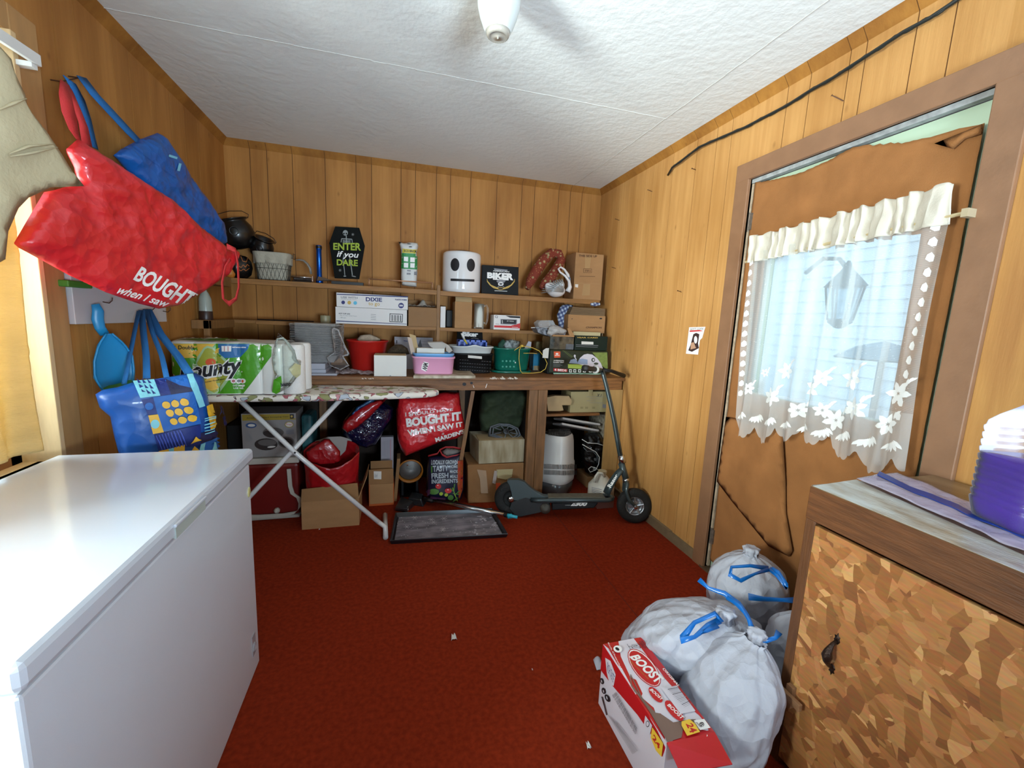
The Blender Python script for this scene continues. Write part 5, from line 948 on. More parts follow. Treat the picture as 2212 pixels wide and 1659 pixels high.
# biker garage sign
t=thing('biker_sign','black boxed tin sign with white BIKER lettering and a yellow engine emblem','sign',tuple(at(1081,632,y=SY+.06))); P=[at(x,y,y=SY+.06) for x,y in ((1042,572),(1120,577),(1120,634),(1041,630))]
for p in P[2:]: p.z=z1-.003
so=MB().prism(P,(0,.035,0)).build('sign_panel',mat('sign_black','#111316',.6,var=.2,vs=20,spec=.2),t,bev=.001)
w=lambda x,y:(850+x/4.424,480+y/4.424); YE2=mat('flame_yellow','#c2a04a',.6)
I=[('p',GREY,[w(960,440),w(1090,455),w(1085,470),w(965,458)]),('t',WHT,'AMERICAN',[w(950,458),w(1105,468),w(1105,480),w(950,470)],.02),('t',WHT,'BIKER',[w(895,478),w(1150,490),w(1145,555),w(895,535)],.06),('t',WHT,'GARAGE',[w(968,515),w(1078,520),w(1078,535),w(968,530)],.03),
('l',WHT,[w(950,545),w(1100,552)],2),('e',GREY,*w(1025,565),9,4),('e',WHT,*w(1025,590),6,4.5),('e',INK,*w(1025,590),3,2.4),('l',GREY,[w(985,560),w(1060,625)],1.4),('l',GREY,[w(1070,560),w(990,625)],1.4)]
for s_ in (-1,1):
    for k in range(4): I.append(('l',YE2,[w(1025+s_*25,640-k*3),w(1025+s_*(70+k*8),628-k*9),w(1025+s_*(105+k*8),600-k*13),w(1025+s_*(132),565-k*7)],1))
I+=[('e',YE2,*w(1022,635),7,3),('e',INK,*w(1022,635),5.5,2),('l',WHT,[w(965,655),w(1085,660)],1)]
prn(so,I,'lettering',mx=60)
# folded patterned neck pillow
PMAT=mat('paisley_fabric','#7c2f1c',.8,bump=.2,bs=300); nt=PMAT.node_tree; N=nt.nodes; L=nt.links; b=N['Principled BSDF']; tc=N.new('ShaderNodeTexCoord'); prev=b.inputs['Base Color'].links[0].from_socket
for sc,o_,bands in ((30,0,((.30,'#b9a877'),(.24,'#4c4a32'),(.17,'#c7b98a'),(.08,'#7c2f1c'))),(60,7,((.22,'#b98a4e'),(.14,'#7c2f1c'),(.07,'#cbb98a')))):
    mp=N.new('ShaderNodeMapping'); mp.inputs['Location'].default_value=(o_,o_,o_); L.new(tc.outputs['Object'],mp.inputs[0]); v=N.new('ShaderNodeTexVoronoi'); v.inputs['Scale'].default_value=sc; v.inputs['Randomness'].default_value=.75; L.new(mp.outputs[0],v.inputs['Vector'])
    for th_,c_ in bands:
        l_=N.new('ShaderNodeMath'); l_.operation='LESS_THAN'; l_.inputs[1].default_value=th_; L.new(v.outputs['Distance'],l_.inputs[0]); x=N.new('ShaderNodeMix'); x.data_type='RGBA'; L.new(l_.outputs[0],x.inputs[0]); L.new(prev,x.inputs[6]); x.inputs[7].default_value=(*hexc(c_),1); prev=x.outputs[2]
L.new(prev,b.inputs['Base Color'])
pts=[at(x,y,y=yy+.04) for x,y,yy in ((1139,624,SY+.04),(1146,607,SY+.06),(1158,586,SY+.08),(1174,562,SY+.1),(1192,547,SY+.11),(1207,548,SY+.12),(1212,562,SY+.1),(1203,580,SY+.08),(1190,599,SY+.06),(1177,612,SY+.05),(1168,623,SY+.04))]
t=MB().tube(pts,[.018,.038,.044,.043,.04,.036,.038,.042,.042,.036,.018],20,ell=1.0).build('neck_pillow',PMAT,smooth=True); tag(t,'rust red paisley neck pillow bent over behind the swan','pillow')
# swan
SWM=mat('silver_swan_glaze','#a5a8a8',.25,.35,coat=.4); SWW=mat('white_swan_glaze','#dcd9d8',.25,coat=.5)
c=at(1199,622,y=SY+.02); c.z=z1+.055; t=thing('swan_figurine','white and silver swan figurine with an arched neck beside the cardboard box','figurine',(c.x,c.y,z1))
def sw(u,v):
    a=2*PI*u; s=v*PI; r=math.sin(s); x=-.085*math.cos(s); tp_=.02*max(0,-math.cos(s)*-1); return c+Vector((x,math.sin(a)*r*.045,math.cos(a)*r*.05*(1 if math.cos(a)<0 else 1.25)+ (.03*max(0,-x/.085)**2)-.004))
MB().grid(lambda u,v:sw(u,.02+.96*v),36,24,wrap=True).build('body',SWW,t,smooth=True)
for s_ in (-1,1):
    for k in range(10):
        ang=PI*(1.04-.5*k/9); root=c+Vector((.05,s_*.036,-.012)); tip=c+Vector((.05+.15*math.cos(ang)*(1-.25*k/9),s_*.04,-.012+.10*math.sin(ang))); mid=(root+tip)/2+Vector((0,s_*.018,.008))
        MB().tube([root,mid,tip],[.009,.0125,.004],8,ell=.5).build('wing_feather',SWM,t,smooth=True)
nk=[at(x,y,y=SY-.0) for x,y in ((1222,632),(1231,622),(1229,608),(1220,595),(1211,585),(1209,577),(1215,578),(1223,586),(1230,600))]
nk=[at(x,y,y=SY+.01) for x,y in ((1226,630),(1231,620),(1229,607),(1221,596),(1210,588),(1206,581),(1211,577),(1219,582),(1227,594),(1231,603))]
MB().tube(nk,[.022,.017,.0115,.009,.008,.0075,.0075,.0085,.012,.004],14).build('neck',SWW,t,smooth=True)
MB().tube([nk[-2],nk[-1],nk[-1]+Vector((.006,-.0,-.02))],[.009,.007,.0015],10).build('beak',mat('swan_beak','#6d7f95',.3),t,smooth=True)
# this side up carton
w=lambda x,y:(850+x/4.424,480+y/4.424); BRI=mat('brown_print','#5a3a20',.7)
t,_=carton('shipping_carton','tall brown carton printed THIS SIDE UP at the right end of the upper shelf','box',(1238,1298),548,643,SY+.03,.2,CARD,zb=z1-.004,flap=True)
bo2=[o for o in bpy.data.objects if o.parent==t and o.name.startswith('box_body')][0]
prn(bo2,[('p',TAPE,[w(1830,320),w(1890,325),w(1875,440),w(1830,440)]),('p',TAPE,[w(1815,590),w(1880,592),w(1875,700),w(1800,700)]),('t',BRI,'THIS SIDE UP',[w(1770,308),w(1945,316),w(1945,338),w(1770,330)],.04),('l',BRI,[w(1815,445),w(1893,447),w(1893,483),w(1815,481),w(1815,445)],.8),('t',BRI,'STEP-2',[w(1828,456),w(1884,458),w(1884,474),w(1828,472)],.03),('l',BRI,[w(1777,517),w(1925,519)],.9),('l',TAPE,[w(1730,580),w(1970,592)],.6),('p',WHP,[w(1735,592),w(1765,594),w(1762,625),w(1735,620)])],'printed_marks')
# ================= things on the lower shelf =================
c=at(482,690,x=X0+.05); t=thing('soap_bottle','frosted bottle with a dark pump on the small left corner shelf','bottle',(X0+.05,2.95,z2))
cy=2.86; c=Vector((X0+.048,cy,z2-.0005)); MB().lathe([(0,0),(.03,0),(.033,.01),(.033,.05),(.031,.12),(.02,.15),(.011,.165),(.011,.18),(0,.18)],c,n=24).build('bottle_body',mat('frosted_bottle','#9aa39b',.3),t,smooth=True)
MB().lathe([(.0335,.0),(.0345,.005),(.034,.048),(.033,.05)],c,n=24,cap=False).build('bottle_contents',mat('dark_bottle_base','#33201b',.4),t,smooth=True)
MB().lathe([(.014,.18),(.015,.195),(.006,.2),(.005,.22),(0,.222)],c,n=16).tube([c+Vector((0,0,.218)),c+Vector((.03,-.01,.216))],.004,8).build('pump',DRK,t,smooth=True)
a,b=at(556,688,y=SY+.05),at(678,692,y=SY+.05); m=MB().tube([(a.x,SY+.05,z2+.005),(b.x,SY+.045,z2+.005)],.004,8).build('dark_rod',BLKP); tag(m,'thin dark rod lying along the lower shelf left of the tape roll','rod')
c=at(703,686,y=SY+.06); MT=mat('tan_tape_side','#9d9372',.4,var=.15); rp=[(.018,0),(.033,0),(.034,.003),(.034,.047),(.033,.05),(.018,.05),(.018,0)]
o=MB().lathe(rp,(c.x,SY+.06,z2),n=32,cap=False).build('tape_roll',MT,smooth=.7); tag(o,'roll of tan packing tape on the lower shelf left of the white cup-lid boxes','tape')
# stacked lid boxes
w=lambda x,y:(450+x/4.9156,440+y/4.9156); yb_=SY-.01
WB2=mat('white_box_card','#d9d6d4',.6,var=.03); NB=mat('blue_box_edge','#2a3468',.6)
t,d=carton('lid_box','lower white cup-lid box with a barcode, beneath the labelled one','box',(725,879),666,699,yb_,.24,WB2,zb=z2,group=None)
b_=[o for o in bpy.data.objects if o.parent==t][0]; I=[('p',NB,[w(1358,1240),w(2105,1276),w(2105,1282),w(1358,1250)]),('t',INK,'HOT CUP LIDS',[w(1385,1158),w(1505,1164),w(1505,1178),w(1385,1172)],.03),('t',GREY,'- Fits 12, 16oz PerfecTouch',[w(1390,1180),w(1575,1190),w(1575,1200),w(1390,1192)],.01),('t',GREY,'- 1000 count',[w(1395,1202),w(1460,1206),w(1460,1218),w(1395,1214)],.01),('p',INK,[w(1925,1165),w(2065,1172),w(2063,1262),w(1923,1256)]),('p',WB2,[w(1932,1172),w(2058,1178),w(2056,1254),w(1930,1249)])]
for k in range(11): x_=1943+k*10; I.append(('l',INK,[w(x_,1180+k*.5),w(x_,1245+k*.5)],.5+1.1*((k*7)%3==1)))
for k in range(4): I.append(('l',GREY,[w(1725,1175+k*18),w(1780,1178+k*18)],.8))
prn(b_,I); z3=d[3]
t,d=carton('lid_box','upper white cup-lid box with coloured dots, on top of the barcode one','box',(727,881),636,668,yb_-.004,.24,WB2,zb=z3+.001)
b_=[o for o in bpy.data.objects if o.parent==t][0]; DX_=mat('box_navy_ink','#2c2f6c',.6)
prn(b_,[('p',NB,[w(1365,956),w(2120,984),w(2120,996),w(1365,966)]),('t',GREY,'USE WITH',[w(1408,982),w(1585,990),w(1585,1012),w(1408,1004)],.03),('t',GREY,'THESE DIXIE ITEMS:',[w(1408,1010),w(1580,1017),w(1580,1024),w(1408,1018)],.0),('e',DX_,*w(1432,1048),4,4),('e',YE2,*w(1497,1051),4,4),('e',SKYB,*w(1560,1054),4,4),('t',DX_,'DIXIE',[w(1672,992),w(1845,1000),w(1845,1042),w(1672,1036)],.03),('t',YE2,'to go',[w(1700,1048),w(1820,1052),w(1820,1096),w(1700,1088)],.01),('t',DX_,'PLASTIC DOMES',[w(1985,1010),w(2108,1015),w(2108,1030),w(1985,1026)],.03),('e',DX_,*w(2047,1082),6,6),('t',WHT,'500',[w(2028,1072),w(2066,1074),w(2066,1092),w(2028,1090)],.03)])
# open carton with tissue
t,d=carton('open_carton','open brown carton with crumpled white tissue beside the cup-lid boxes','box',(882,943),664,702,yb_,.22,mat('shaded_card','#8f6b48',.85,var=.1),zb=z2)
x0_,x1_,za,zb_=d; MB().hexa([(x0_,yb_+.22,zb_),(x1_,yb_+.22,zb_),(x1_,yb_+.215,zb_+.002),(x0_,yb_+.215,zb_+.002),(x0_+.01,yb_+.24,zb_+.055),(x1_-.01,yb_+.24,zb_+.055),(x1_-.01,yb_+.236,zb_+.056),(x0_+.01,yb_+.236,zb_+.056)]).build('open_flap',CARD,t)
TIS=cloth('tissue','#d6d0c6',.3,bump=.5,bs=30); crumple(TIS,30,.01,.8)
MB().grid(lambda u,v:Vector((x0_+.004+(x1_-x0_-.008)*u,yb_+.01+.19*v,zb_+.004+.035*math.exp(-((u-.52)/.13)**2)*math.exp(-((v-.4)/.3)**2)*1.4+.02*abs(noise.noise(Vector((u*6,v*4,3))))+.025*max(0,u-.8)*0+.012*abs(u-.5))),40,20).build('tissue',TIS,t,smooth=True)
t,d=carton('small_white_box','narrow white box right beside the shelf upright on the lower shelf','box',(951,962),662,703,yb_+.02,.14,WB2,zb=z2-.002)
o=MB().box((at(964,690,y=SY+.14).x,SY+.14,z2-.002),(at(978,690,y=SY+.14).x,SY+.2,z2+.13)).box((at(953,690,y=SY+.19).x,SY+.165,z2-.002),(at(964,690,y=SY+.14).x-.001,SY+.2,z2+.16)).build('black_case',BLKP,bev=.004); tag(o,'black case behind the narrow white box on the lower shelf','case')
t,d=carton('tall_carton','plain tall brown carton between the upright and the glass mug','box',(982,1019),652,704,yb_+.01,.15,CARD,zb=z2-.002)
x0_,x1_,za,zb_=d; MB().hexa([(x0_+.006,yb_+.03,zb_),(x1_,yb_+.03,zb_),(x1_,yb_+.034,zb_),(x0_+.006,yb_+.034,zb_),(x0_+.008,yb_+.06,zb_+.052),(x1_+.001,yb_+.06,zb_+.052),(x1_+.001,yb_+.064,zb_+.052),(x0_+.008,yb_+.064,zb_+.052)]).build('open_flap',CARD2,t)
# glass mug
c=at(1034,705,y=SY+.05); c.z=z2-.002; mh=at(1034,656,y=SY+.05).z-z2; GL=clear('mug_glass','#fdfcf8',.02,.03); t=thing('glass_mug','tall clear glass mug with handle on the lower shelf','mug',tuple(c))
MB().lathe([(0,0),(.036,0),(.038,.004),(.038,mh),(.035,mh),(.034,.012),(0,.01)],c,n=36,cap=False).build('mug_body',GL,t,smooth=.8)
MB().tube([c+Vector(p) for p in ((.037,0,mh*.92),(.055,0,mh*.96),(.066,0,mh*.85),(.068,0,mh*.6),(.066,0,mh*.35),(.056,0,mh*.2),(.037,0,mh*.26))],.0055,10).build('mug_handle',GL,t,smooth=True)
# car radio box
w=lambda x,y:(850+x/4.424,480+y/4.424); t,d=carton('radio_box','small white, black and red car radio box on the lower shelf','box',(1066,1123),681,709,yb_+.01,.13,WB2,zb=z2-.002)
b_=[o for o in bpy.data.objects if o.parent==t][0]
prn(b_,[('p',INK,[w(1070,893),w(1210,900),w(1210,918),w(1115,913)]),('p',RED,[w(962,985),w(1120,990),w(1210,965),w(1210,1015),w(962,1005)]),('p',GREY,[w(1022,925),w(1180,930),w(1178,980),w(1022,975)]),('p',INK,[w(1030,930),w(1173,935),w(1170,973),w(1030,968)]),('t',WHT,'BT MEDIA',[w(1085,940),w(1150,943),w(1150,952),w(1085,949)],.0),('l',WHT,[w(1040,935),w(1042,966)],1),('l',INK,[w(973,895),w(995,896),w(993,915),w(975,913),w(973,895)],.8),('l',INK,[w(975,972),w(1010,974)],.6),('l',WHT,[w(1130,1003),w(1190,1006)],.6)])
# napkin carton with gingham cloth on the lower shelf's right end
t,d=carton('printed_carton','brown carton with a stack of brown napkins on top, at the lower shelf right end','box',(1226,1306),681,713,SY-.03,.19,CARD,zb=z2-.001)
x0_,x1_,za,zb_=d; b_=[o for o in bpy.data.objects if o.parent==t][0]; w=lambda x,y:(1150+x/8.73,640+y/8.73)
prn(b_,[('t',BRI,'CHAMPION',[w(1010,570),w(1310,575),w(1310,608),w(1010,602)],.05,.2),('l',INK,[w(735,430),w(760,420)],1.2),('e',INK,*w(1290,420),3,1.6)],'printed_marks')
NP=mat('napkin_brown','#8d7355',.9,var=.15); zz=zb_+.001
for k in range(9): MB().box((x0_+.012+.003*k,SY-.02+.002*(k%3),zz),(x1_-.002+.002*(k%2),SY+.13,zz+.0045)).build('napkin_bundle',NP,t,bev=.001); zz+=.0068
GI=mat('gingham_cloth','#c4cfdd',.9); nt=GI.node_tree; N=nt.nodes; L=nt.links; b=N['Principled BSDF']; tc=N.new('ShaderNodeTexCoord'); prev=b.inputs['Base Color'].links[0].from_socket
mp=N.new('ShaderNodeMapping'); mp.inputs['Rotation'].default_value=(0,.5,0); L.new(tc.outputs['Object'],mp.inputs[0])
for ax_ in ('X','Z'):
    wv=N.new('ShaderNodeTexWave'); wv.bands_direction=ax_; wv.inputs['Scale'].default_value=11; L.new(mp.outputs[0],wv.inputs['Vector']); g_=N.new('ShaderNodeMath'); g_.operation='GREATER_THAN'; g_.inputs[1].default_value=.5; L.new(wv.outputs['Fac'],g_.inputs[0]); sm_=N.new('ShaderNodeMath'); sm_.operation='MULTIPLY'; sm_.inputs[1].default_value=.72; L.new(g_.outputs[0],sm_.inputs[0]); x=N.new('ShaderNodeMix'); x.data_type='RGBA'; L.new(sm_.outputs[0],x.inputs[0]); L.new(prev,x.inputs[6]); x.inputs[7].default_value=(*hexc('#12296a'),1); prev=x.outputs[2]
L.new(prev,b.inputs['Base Color'])
o=pillow([(1214,659),(1226,657),(1238,659),(1236,672),(1225,677),(1224,690),(1222,705),(1215,713),(1207,706),(1203,680),(1206,674),(1209,665)],(0,SY-.055,1.3),(.1,-1,0),.016,res=.01,amp=.005,edge=.03).build('gingham_cloth',GI,smooth=True); tag(o,'blue and white gingham cloth draped over the left side of the napkin carton','cloth')
o=pillow([(1275,655),(1285,653),(1296,654),(1297,660),(1284,662),(1276,660)],(0,SY-.0,1.3),(0,-1,0),.012,res=.006,amp=.003,edge=.02).build('gingham_bow',GI,smooth=True); tag(o,'small gingham bow on top of the napkin stack','bow')
# ================= things on the bench =================
Z=BZT
def yat(x,y,z=BZT): return at(x,y,z=z).y
def body_of(t,n='box_body'): return [o for o in bpy.data.objects if o.parent==t and o.name.startswith(n)][0]
def slab(name,label,cat,quad,z0,h,m,bev=.001,**k):   # quad in photo px on plane z0
    P=[at(x,y,z=z0) for x,y in quad]; o=MB().prism(P,(0,0,h)).build(name,m,bev=bev); tag(o,label,cat,**k); return o
BKG=mat('bluish_grey_card','#a8a9b4',.5,var=.06)
x0_,x1_=at(600,812,y=2.84).x,at(728,812,y=2.84).x
o=MB().box((x0_,2.835,Z),(x1_,3.13,Z+.012)).build('flat_box',BKG,bev=.002); tag(o,'flat pale grey box lid lying lowest under the foil pans','box')
x2_=at(704,790,y=2.87).x; o=MB().box((x0_+.01,2.86,Z+.0125),(x2_,3.12,Z+.035)).box((x0_+.01,2.858,Z+.036),(x2_-.003,3.12,Z+.072)).build('white_book',BKG,bev=.003); tag(o,'thick bluish white book between the flat lid and the foil pans','book')
# foil pans
FO=mat('crumpled_foil','#b9b8b5',.28,.8,var=.2,vs=60,bump=.6,bs=120,stretch=(1,1,4)); fz0=Z+.073
c0x,c1x=at(625,740,y=2.90).x,at(733,740,y=2.90).x; ztop=at(680,702,y=2.9).z; t=thing('foil_pans','tall stack of foil baking pans inside a clear plastic wrap on the bench','pans',((c0x+c1x)/2,3.0,fz0))
def panr(z_,k): 
    return z_
nst=14; ph=(ztop-fz0-.035)/nst; cx=(c0x+c1x)/2; hx=(c1x-c0x)/2
m=MB().hexa([(cx-hx*.72,2.935,fz0),(cx+hx*.72,2.935,fz0),(cx+hx*.72,3.13,fz0),(cx-hx*.72,3.13,fz0),(cx-hx*.9,2.91,fz0+.045),(cx+hx*.9,2.91,fz0+.045),(cx+hx*.9,3.16,fz0+.045),(cx-hx*.9,3.16,fz0+.045)]); m.build('foil_pan',FO,t)
for k in range(nst):
    z_=fz0+.045+ph*k; d=R.uniform(-.002,.002); MB().box((cx-hx*(.93+.03*(k%2)+R.uniform(0,.03)),2.905+d,z_),(cx+hx*(.93+.03*(k%2)),3.17+d,z_+ph*.35)).box((cx-hx*.82,2.925,z_+ph*.35),(cx+hx*.82,3.16,z_+ph)).build('foil_pan',FO,t,bev=.001)
FW2=clear('foil_wrap_film','#fbfafa',.03,.1,1.0,16)
def fw(u,v):
    a=2*PI*u; cc,ss=math.cos(a),math.sin(a); q_=1/((abs(cc)**5+abs(ss)**5)**.2); return Vector((cx+cc*q_*(hx*1.05)+(.055*v*0),3.03+ss*q_*.15,fz0-.0+(ztop+.005-fz0)*v))+Vector((noise.noise(Vector((a*2,v*4,1)))*.012,noise.noise(Vector((a*2,v*4,6)))*.012,0))
MB().grid(fw,60,14,wrap=True).build('plastic_wrap',FW2,t,smooth=True)
pillow([(715,705),(732,712),(745,745),(757,768),(742,770),(755,790),(735,800),(712,790),(705,772),(722,760)],(0,2.87,1.1),(0,-1,0),.008,res=.014,amp=.012,edge=.03).build('loose_wrap',FW2,t,smooth=True)
o=MB().grid(lambda u,v:Vector((at(725,800,y=2.9).x+.28*u,2.86+.22*v,Z+.004+.022*abs(noise.noise(Vector((u*7,v*6,2))))+.01*abs(math.sin(u*17+v*8))*(1-u))),50,26).build('plastic_film',clear('crumpled_film','#efe8ea',.13,.12,.9,25),smooth=True,sol=.0008); tag(o,'crumpled clear film lying on the bench before the red bowl','film')
# red bowl
a,b=at(748,735,y=3.10),at(838,735,y=3.10); rc=(a.x+b.x)/2; rr_=(b.x-a.x)/2; hz_=at(793,736,y=3.0).z-Z; RP=mat('red_bowl_plastic','#b01a12',.35,coat=.2); t=thing('red_bowl','round red plastic bowl full of pale odds and ends on the bench','bowl',(rc,3.1,Z))
MB().lathe([(0,0),(rr_*.7,0),(rr_*.74,.01),(rr_*.97,hz_-.015),(rr_*1.03,hz_-.008),(rr_*1.03,hz_),(rr_*.95,hz_),(rr_*.7,.015),(0,.012)],(rc,3.1,Z),n=48,cap=False).build('bowl_shell',RP,t,smooth=.7)
CT=mat('pale_clutter','#b0a08e',.8,var=.3,vs=40)
pillow([(770,733),(778,724),(800,722),(815,728),(825,735),(800,741),(775,739)],(rc,3.1,1.1),(0,-.8,.6),.015,res=.012,amp=.01,edge=.04).build('bowl_contents',CT,t,smooth=True)
# white box + fur cap + book behind
t,d=carton('white_carton','plain white box standing alone in front on the bench','box',(808,878),768,813,2.822,.16,mat('plain_white_card','#d5d2cc',.6),zb=Z)
o=MB().box((d[0]+.004,2.826,d[3]),(d[1]-.004,2.97,d[3]+.0015)).build('top_panel',CARD2,t)
prn(body_of(t),[('e',GREY,843,811.5,2,.8)],'thumb_notch')
fur=mat('dark_fur','#4a3b28',.95,var=.5,vs=40,bump=1,bs=90); o=pillow([(833,765),(842,752),(855,744),(868,744),(880,752),(885,765),(862,768),(845,768)],(0,3.04,1.05),(0,-1,.2),.05,res=.012,amp=.01,fr=25,edge=.06).build('fur_cap',fur,smooth=True); tag(o,'dark brown furry cap heaped behind the white box','cap')
a,b=at(852,728,y=3.22),at(936,728,y=3.22); zt_=a.z; PG=mat('printed_grey_paper','#a3a2ae',.6,var=.15,vs=20)
t=thing('paper_folder','grey printed packets leaning at the back behind the pink bin','papers',((a.x+b.x)/2,3.2,Z)); fb_=MB().hexa([(a.x,3.22,Z),(b.x,3.22,Z),(b.x,3.24,Z),(a.x,3.24,Z),(a.x,3.26,zt_),(b.x,3.26,zt_),(b.x,3.28,zt_),(a.x,3.28,zt_)]).build('packet',PG,t)
prn(fb_,[('l',INK,[(857,735),(857,742)],2),('l',GREY,[(903,738),(932,738)],1),('l',GREY,[(900,744),(934,744)],1),('p',WHP,[(921,729),(936,729),(936,738),(921,738)]),('l',NAVY,[(872,736),(880,737)],1.5)],'print')
# white board + pink bin + blue bin
CW2=mat('chipped_board','#c6bca6',.5,col2='#8d7b60',vs=18,bump=.2,bs=60); o=slab('white_board','chipped white-edged board lying on the bench under the pink bin','board',[(893,817.5),(1027,817.5),(1009,800),(905,798)],Z,.018,CW2)
def bin_(name,label,x0,x1,y0,y1,z0,z1,m,lip=.006,tap=.93,r=4,rnd=5,grp=None,cat='bin'):
    t=thing(name,label,cat,((x0+x1)/2,(y0+y1)/2,z0)); c=Vector(((x0+x1)/2,(y0+y1)/2,z0)); hx,hy=(x1-x0)/2,(y1-y0)/2; h=z1-z0
    rf=lambda a,hh:1/((abs(math.cos(a))**rnd+abs(math.sin(a))**rnd)**(1/rnd))
    MB().lathe([(0,0),(hx*tap,0),(hx*tap+.002,.004),(hx,h-.012),(hx+lip,h-.010),(hx+lip,h),(hx-.002,h),(hx*tap-.004,.006),(0,.005)],c,n=64,rf=rf,sq=hy/hx,xd=(1,0,0),cap=False).build('bin_shell',m,t,smooth=.6); return t,c
PKP=mat('pink_plastic','#e09fc0',.35,coat=.1); BLP=mat('light_blue_plastic','#6fa8dc',.35,coat=.1); zb_=Z+.019
a,b=at(890,775,y=2.80),at(985,775,y=2.80); zp=at(937,771,y=2.80).z
tp,c=bin_('pink_bin','small pink plastic bin with a lettered sticker, on the chipped white board',a.x+.006,b.x-.006,2.79,2.99,zb_,zp,PKP)
w=lambda x,y:(840+x/9.217,700+y/9.217)
stk=[w(700,752),w(735,755),w(790,775),w(795,800),w(770,860),w(765,890),w(760,930),w(725,942),w(680,920),w(645,905),w(650,850),w(665,800)]
prn(bpy.data.objects[[o.name for o in tp.children][0]],[('p',WHT,stk),('t',INK,'MW',[w(785,785),w(755,935),w(650,900),w(690,765)],.04)],'sticker',mx=6)
bz=at(937,764,y=2.80).z; t,c=bin_('blue_bin','light blue bin nested inside the pink bin, filled with papers',a.x+.012,b.x-.012,2.80,2.98,zb_+.03,bz,BLP)
ENV=mat('tan_envelope','#b69c72',.8); ENW=mat('pale_envelope','#b9a79a',.8)
def leaf(name,label,px,y0,y1,m,th=.004,**k):  # leaning flat sheet: px polygon on plane between y0 (bottom) and y1 (top)
    n=Vector((0,-1,0)); P=[atp(x,y,(0,(y0+y1)/2,1),(.25,-1,.1)) for x,y in px]; o=MB().prism(P,(.0,th,0)).build(name,m); tag(o,label,'paper' if 'cat' not in k else k['cat']); return o
leaf('envelope','tall tan envelope standing at the left in the blue bin',[(884,721),(898,725),(905,763),(893,765)],2.86,2.88,ENV,.008)
leaf('envelope','pale mauve envelope standing leftmost in the blue bin',[(880,728),(889,730),(897,765),(888,765)],2.83,2.84,ENW,.006)
leaf('black_tag','small black pointed tag sticking up from the blue bin',[(908,733),(912,749),(906,753),(903,747)],2.9,2.9,INK)
o=MB().box((at(900,765,y=2.88).x,2.87,bz-.05),(at(960,765,y=2.88).x,2.95,bz+.03)).build('box_body',WHP,bev=.002); o.name='small_white_carton'; tag(o,'small open white carton with grey printed flaps inside the blue bin','box')
GF=mat('grey_flap_card','#a9a29a',.7); q=lambda x,y:(840+x/9.217,700+y/9.217)
F=[atp(*q(x,y),(0,2.87,1.05),(0,-1,0)) for x,y in ((775,370),(1075,360),(1140,450),(1110,490),(900,490),(820,440))]; MB().prism(F,(0,.03,.004)).build('open_flap',GF,o); F=[atp(*q(x,y),(0,2.86,1.05),(0,-1,0)) for x,y in ((1075,365),(1200,430),(1270,530),(1200,575),(1140,530),(1140,450))]; MB().prism(F,(0,.02,.003)).build('open_flap',GF,o)
prn(o,[('t',GREY,'RX',[q(880,390),q(930,390),q(950,430),q(890,430)],.02)],'print')
# black basket, white bin, blue crate, Biker sign, brush
a,b=at(981,790,y=3.0),at(1066,790,y=3.0); zk=at(1023,764,y=3.0).z; t,c=bin_('black_basket','black woven-look plastic basket with a slotted side on the bench',a.x,b.x,2.99,3.22,Z,zk,BLKP,tap=.9)
hs_=t.children[0]; prn(hs_,[('p',WHP,[(1011,767),(1041,770),(1041,775.5),(1011,773)])]+[('l',GREY,[(993+k*5.2,777+k*.3+r_*7),(996+k*5.2,777+k*.3+r_*7)],.45) for k in range(13) for r_ in range(4) if not(3<k<9 and r_<1)],'handle_slots',mx=5)
a2,b2=at(974,752,y=2.99),at(1070,752,y=2.99); z5=zk+.001
t=thing('white_tub','shallow white tub with a wavy rim sitting on the black basket','tub',((a2.x+b2.x)/2,3.1,zk)); cc=Vector(((a2.x+b2.x)/2,3.1,zk+.001)); hx=(b2.x-a2.x)/2; hh=at(1023,749,y=2.99).z-zk
rf=lambda a_,h_:1/((abs(math.cos(a_))**5+abs(math.sin(a_))**5)**.2)
m=MB(); prf=[(0,0),(hx*.86,0),(hx*.88,.004),(hx*.93,hh-.012),(hx,hh-.008),(hx,hh),(hx*.9,hh),(hx*.84,.006),(0,.005)]; m.lathe(prf,cc,n=72,rf=rf,sq=.11/hx,xd=(1,0,0),cap=False)
m.v=[(x,y,z+(.012*math.exp(-((x-cc.x-.01)/.04)**2)*max(0,(z-cc.z)/hh))) for x,y,z in m.v]; m.build('tub_shell',mat('translucent_white_plastic','#c9cdcc',.35),t,smooth=.7)
a,b=at(990,748,y=3.06),at(1052,748,y=3.06); zt_=at(1020,735,y=3.06).z; zs=cc.z+hh*.2; BC=mat('royal_blue_crate','#1341a8',.4); t=thing('blue_crate','small royal blue crate with cut-outs held in the white tub','crate',((a.x+b.x)/2,3.1,zs))
m=MB().box((a.x,3.06,zs),(b.x,3.065,zs+(zt_-zs)*.45)).box((a.x,3.06,zt_-.012),(b.x,3.065,zt_)); 
for k in range(6): x_=a.x+(b.x-a.x-.01)*k/5; m.box((x_,3.06,zs),(x_+.01,3.065,zt_))
m.box((a.x,3.066,zs),(a.x+.004,3.15,zt_)).box((b.x-.004,3.066,zs),(b.x,3.15,zt_)).box((a.x,3.15,zs),(b.x,3.154,zt_)); m.build('crate_frame',BC,t)
P=[at(x,y,y=3.2) for x,y in ((988,711),(1042,714),(1044,750),(987,748))]; so=MB().prism(P,(0,.02,0)).build('biker_plaque',mat('plaque_black','#08090b',.7,spec=.15)); tag(so,'black plaque lettered Biker behind the blue crate on the bench','sign')
prn(so,[('t',WHT,'Biker',[q(1465,148),q(1780,160),q(1775,255),q(1465,245)],.05,.0),('l',GREY,[q(1640,290),q(1700,275),q(1790,300)],.8)],'lettering')
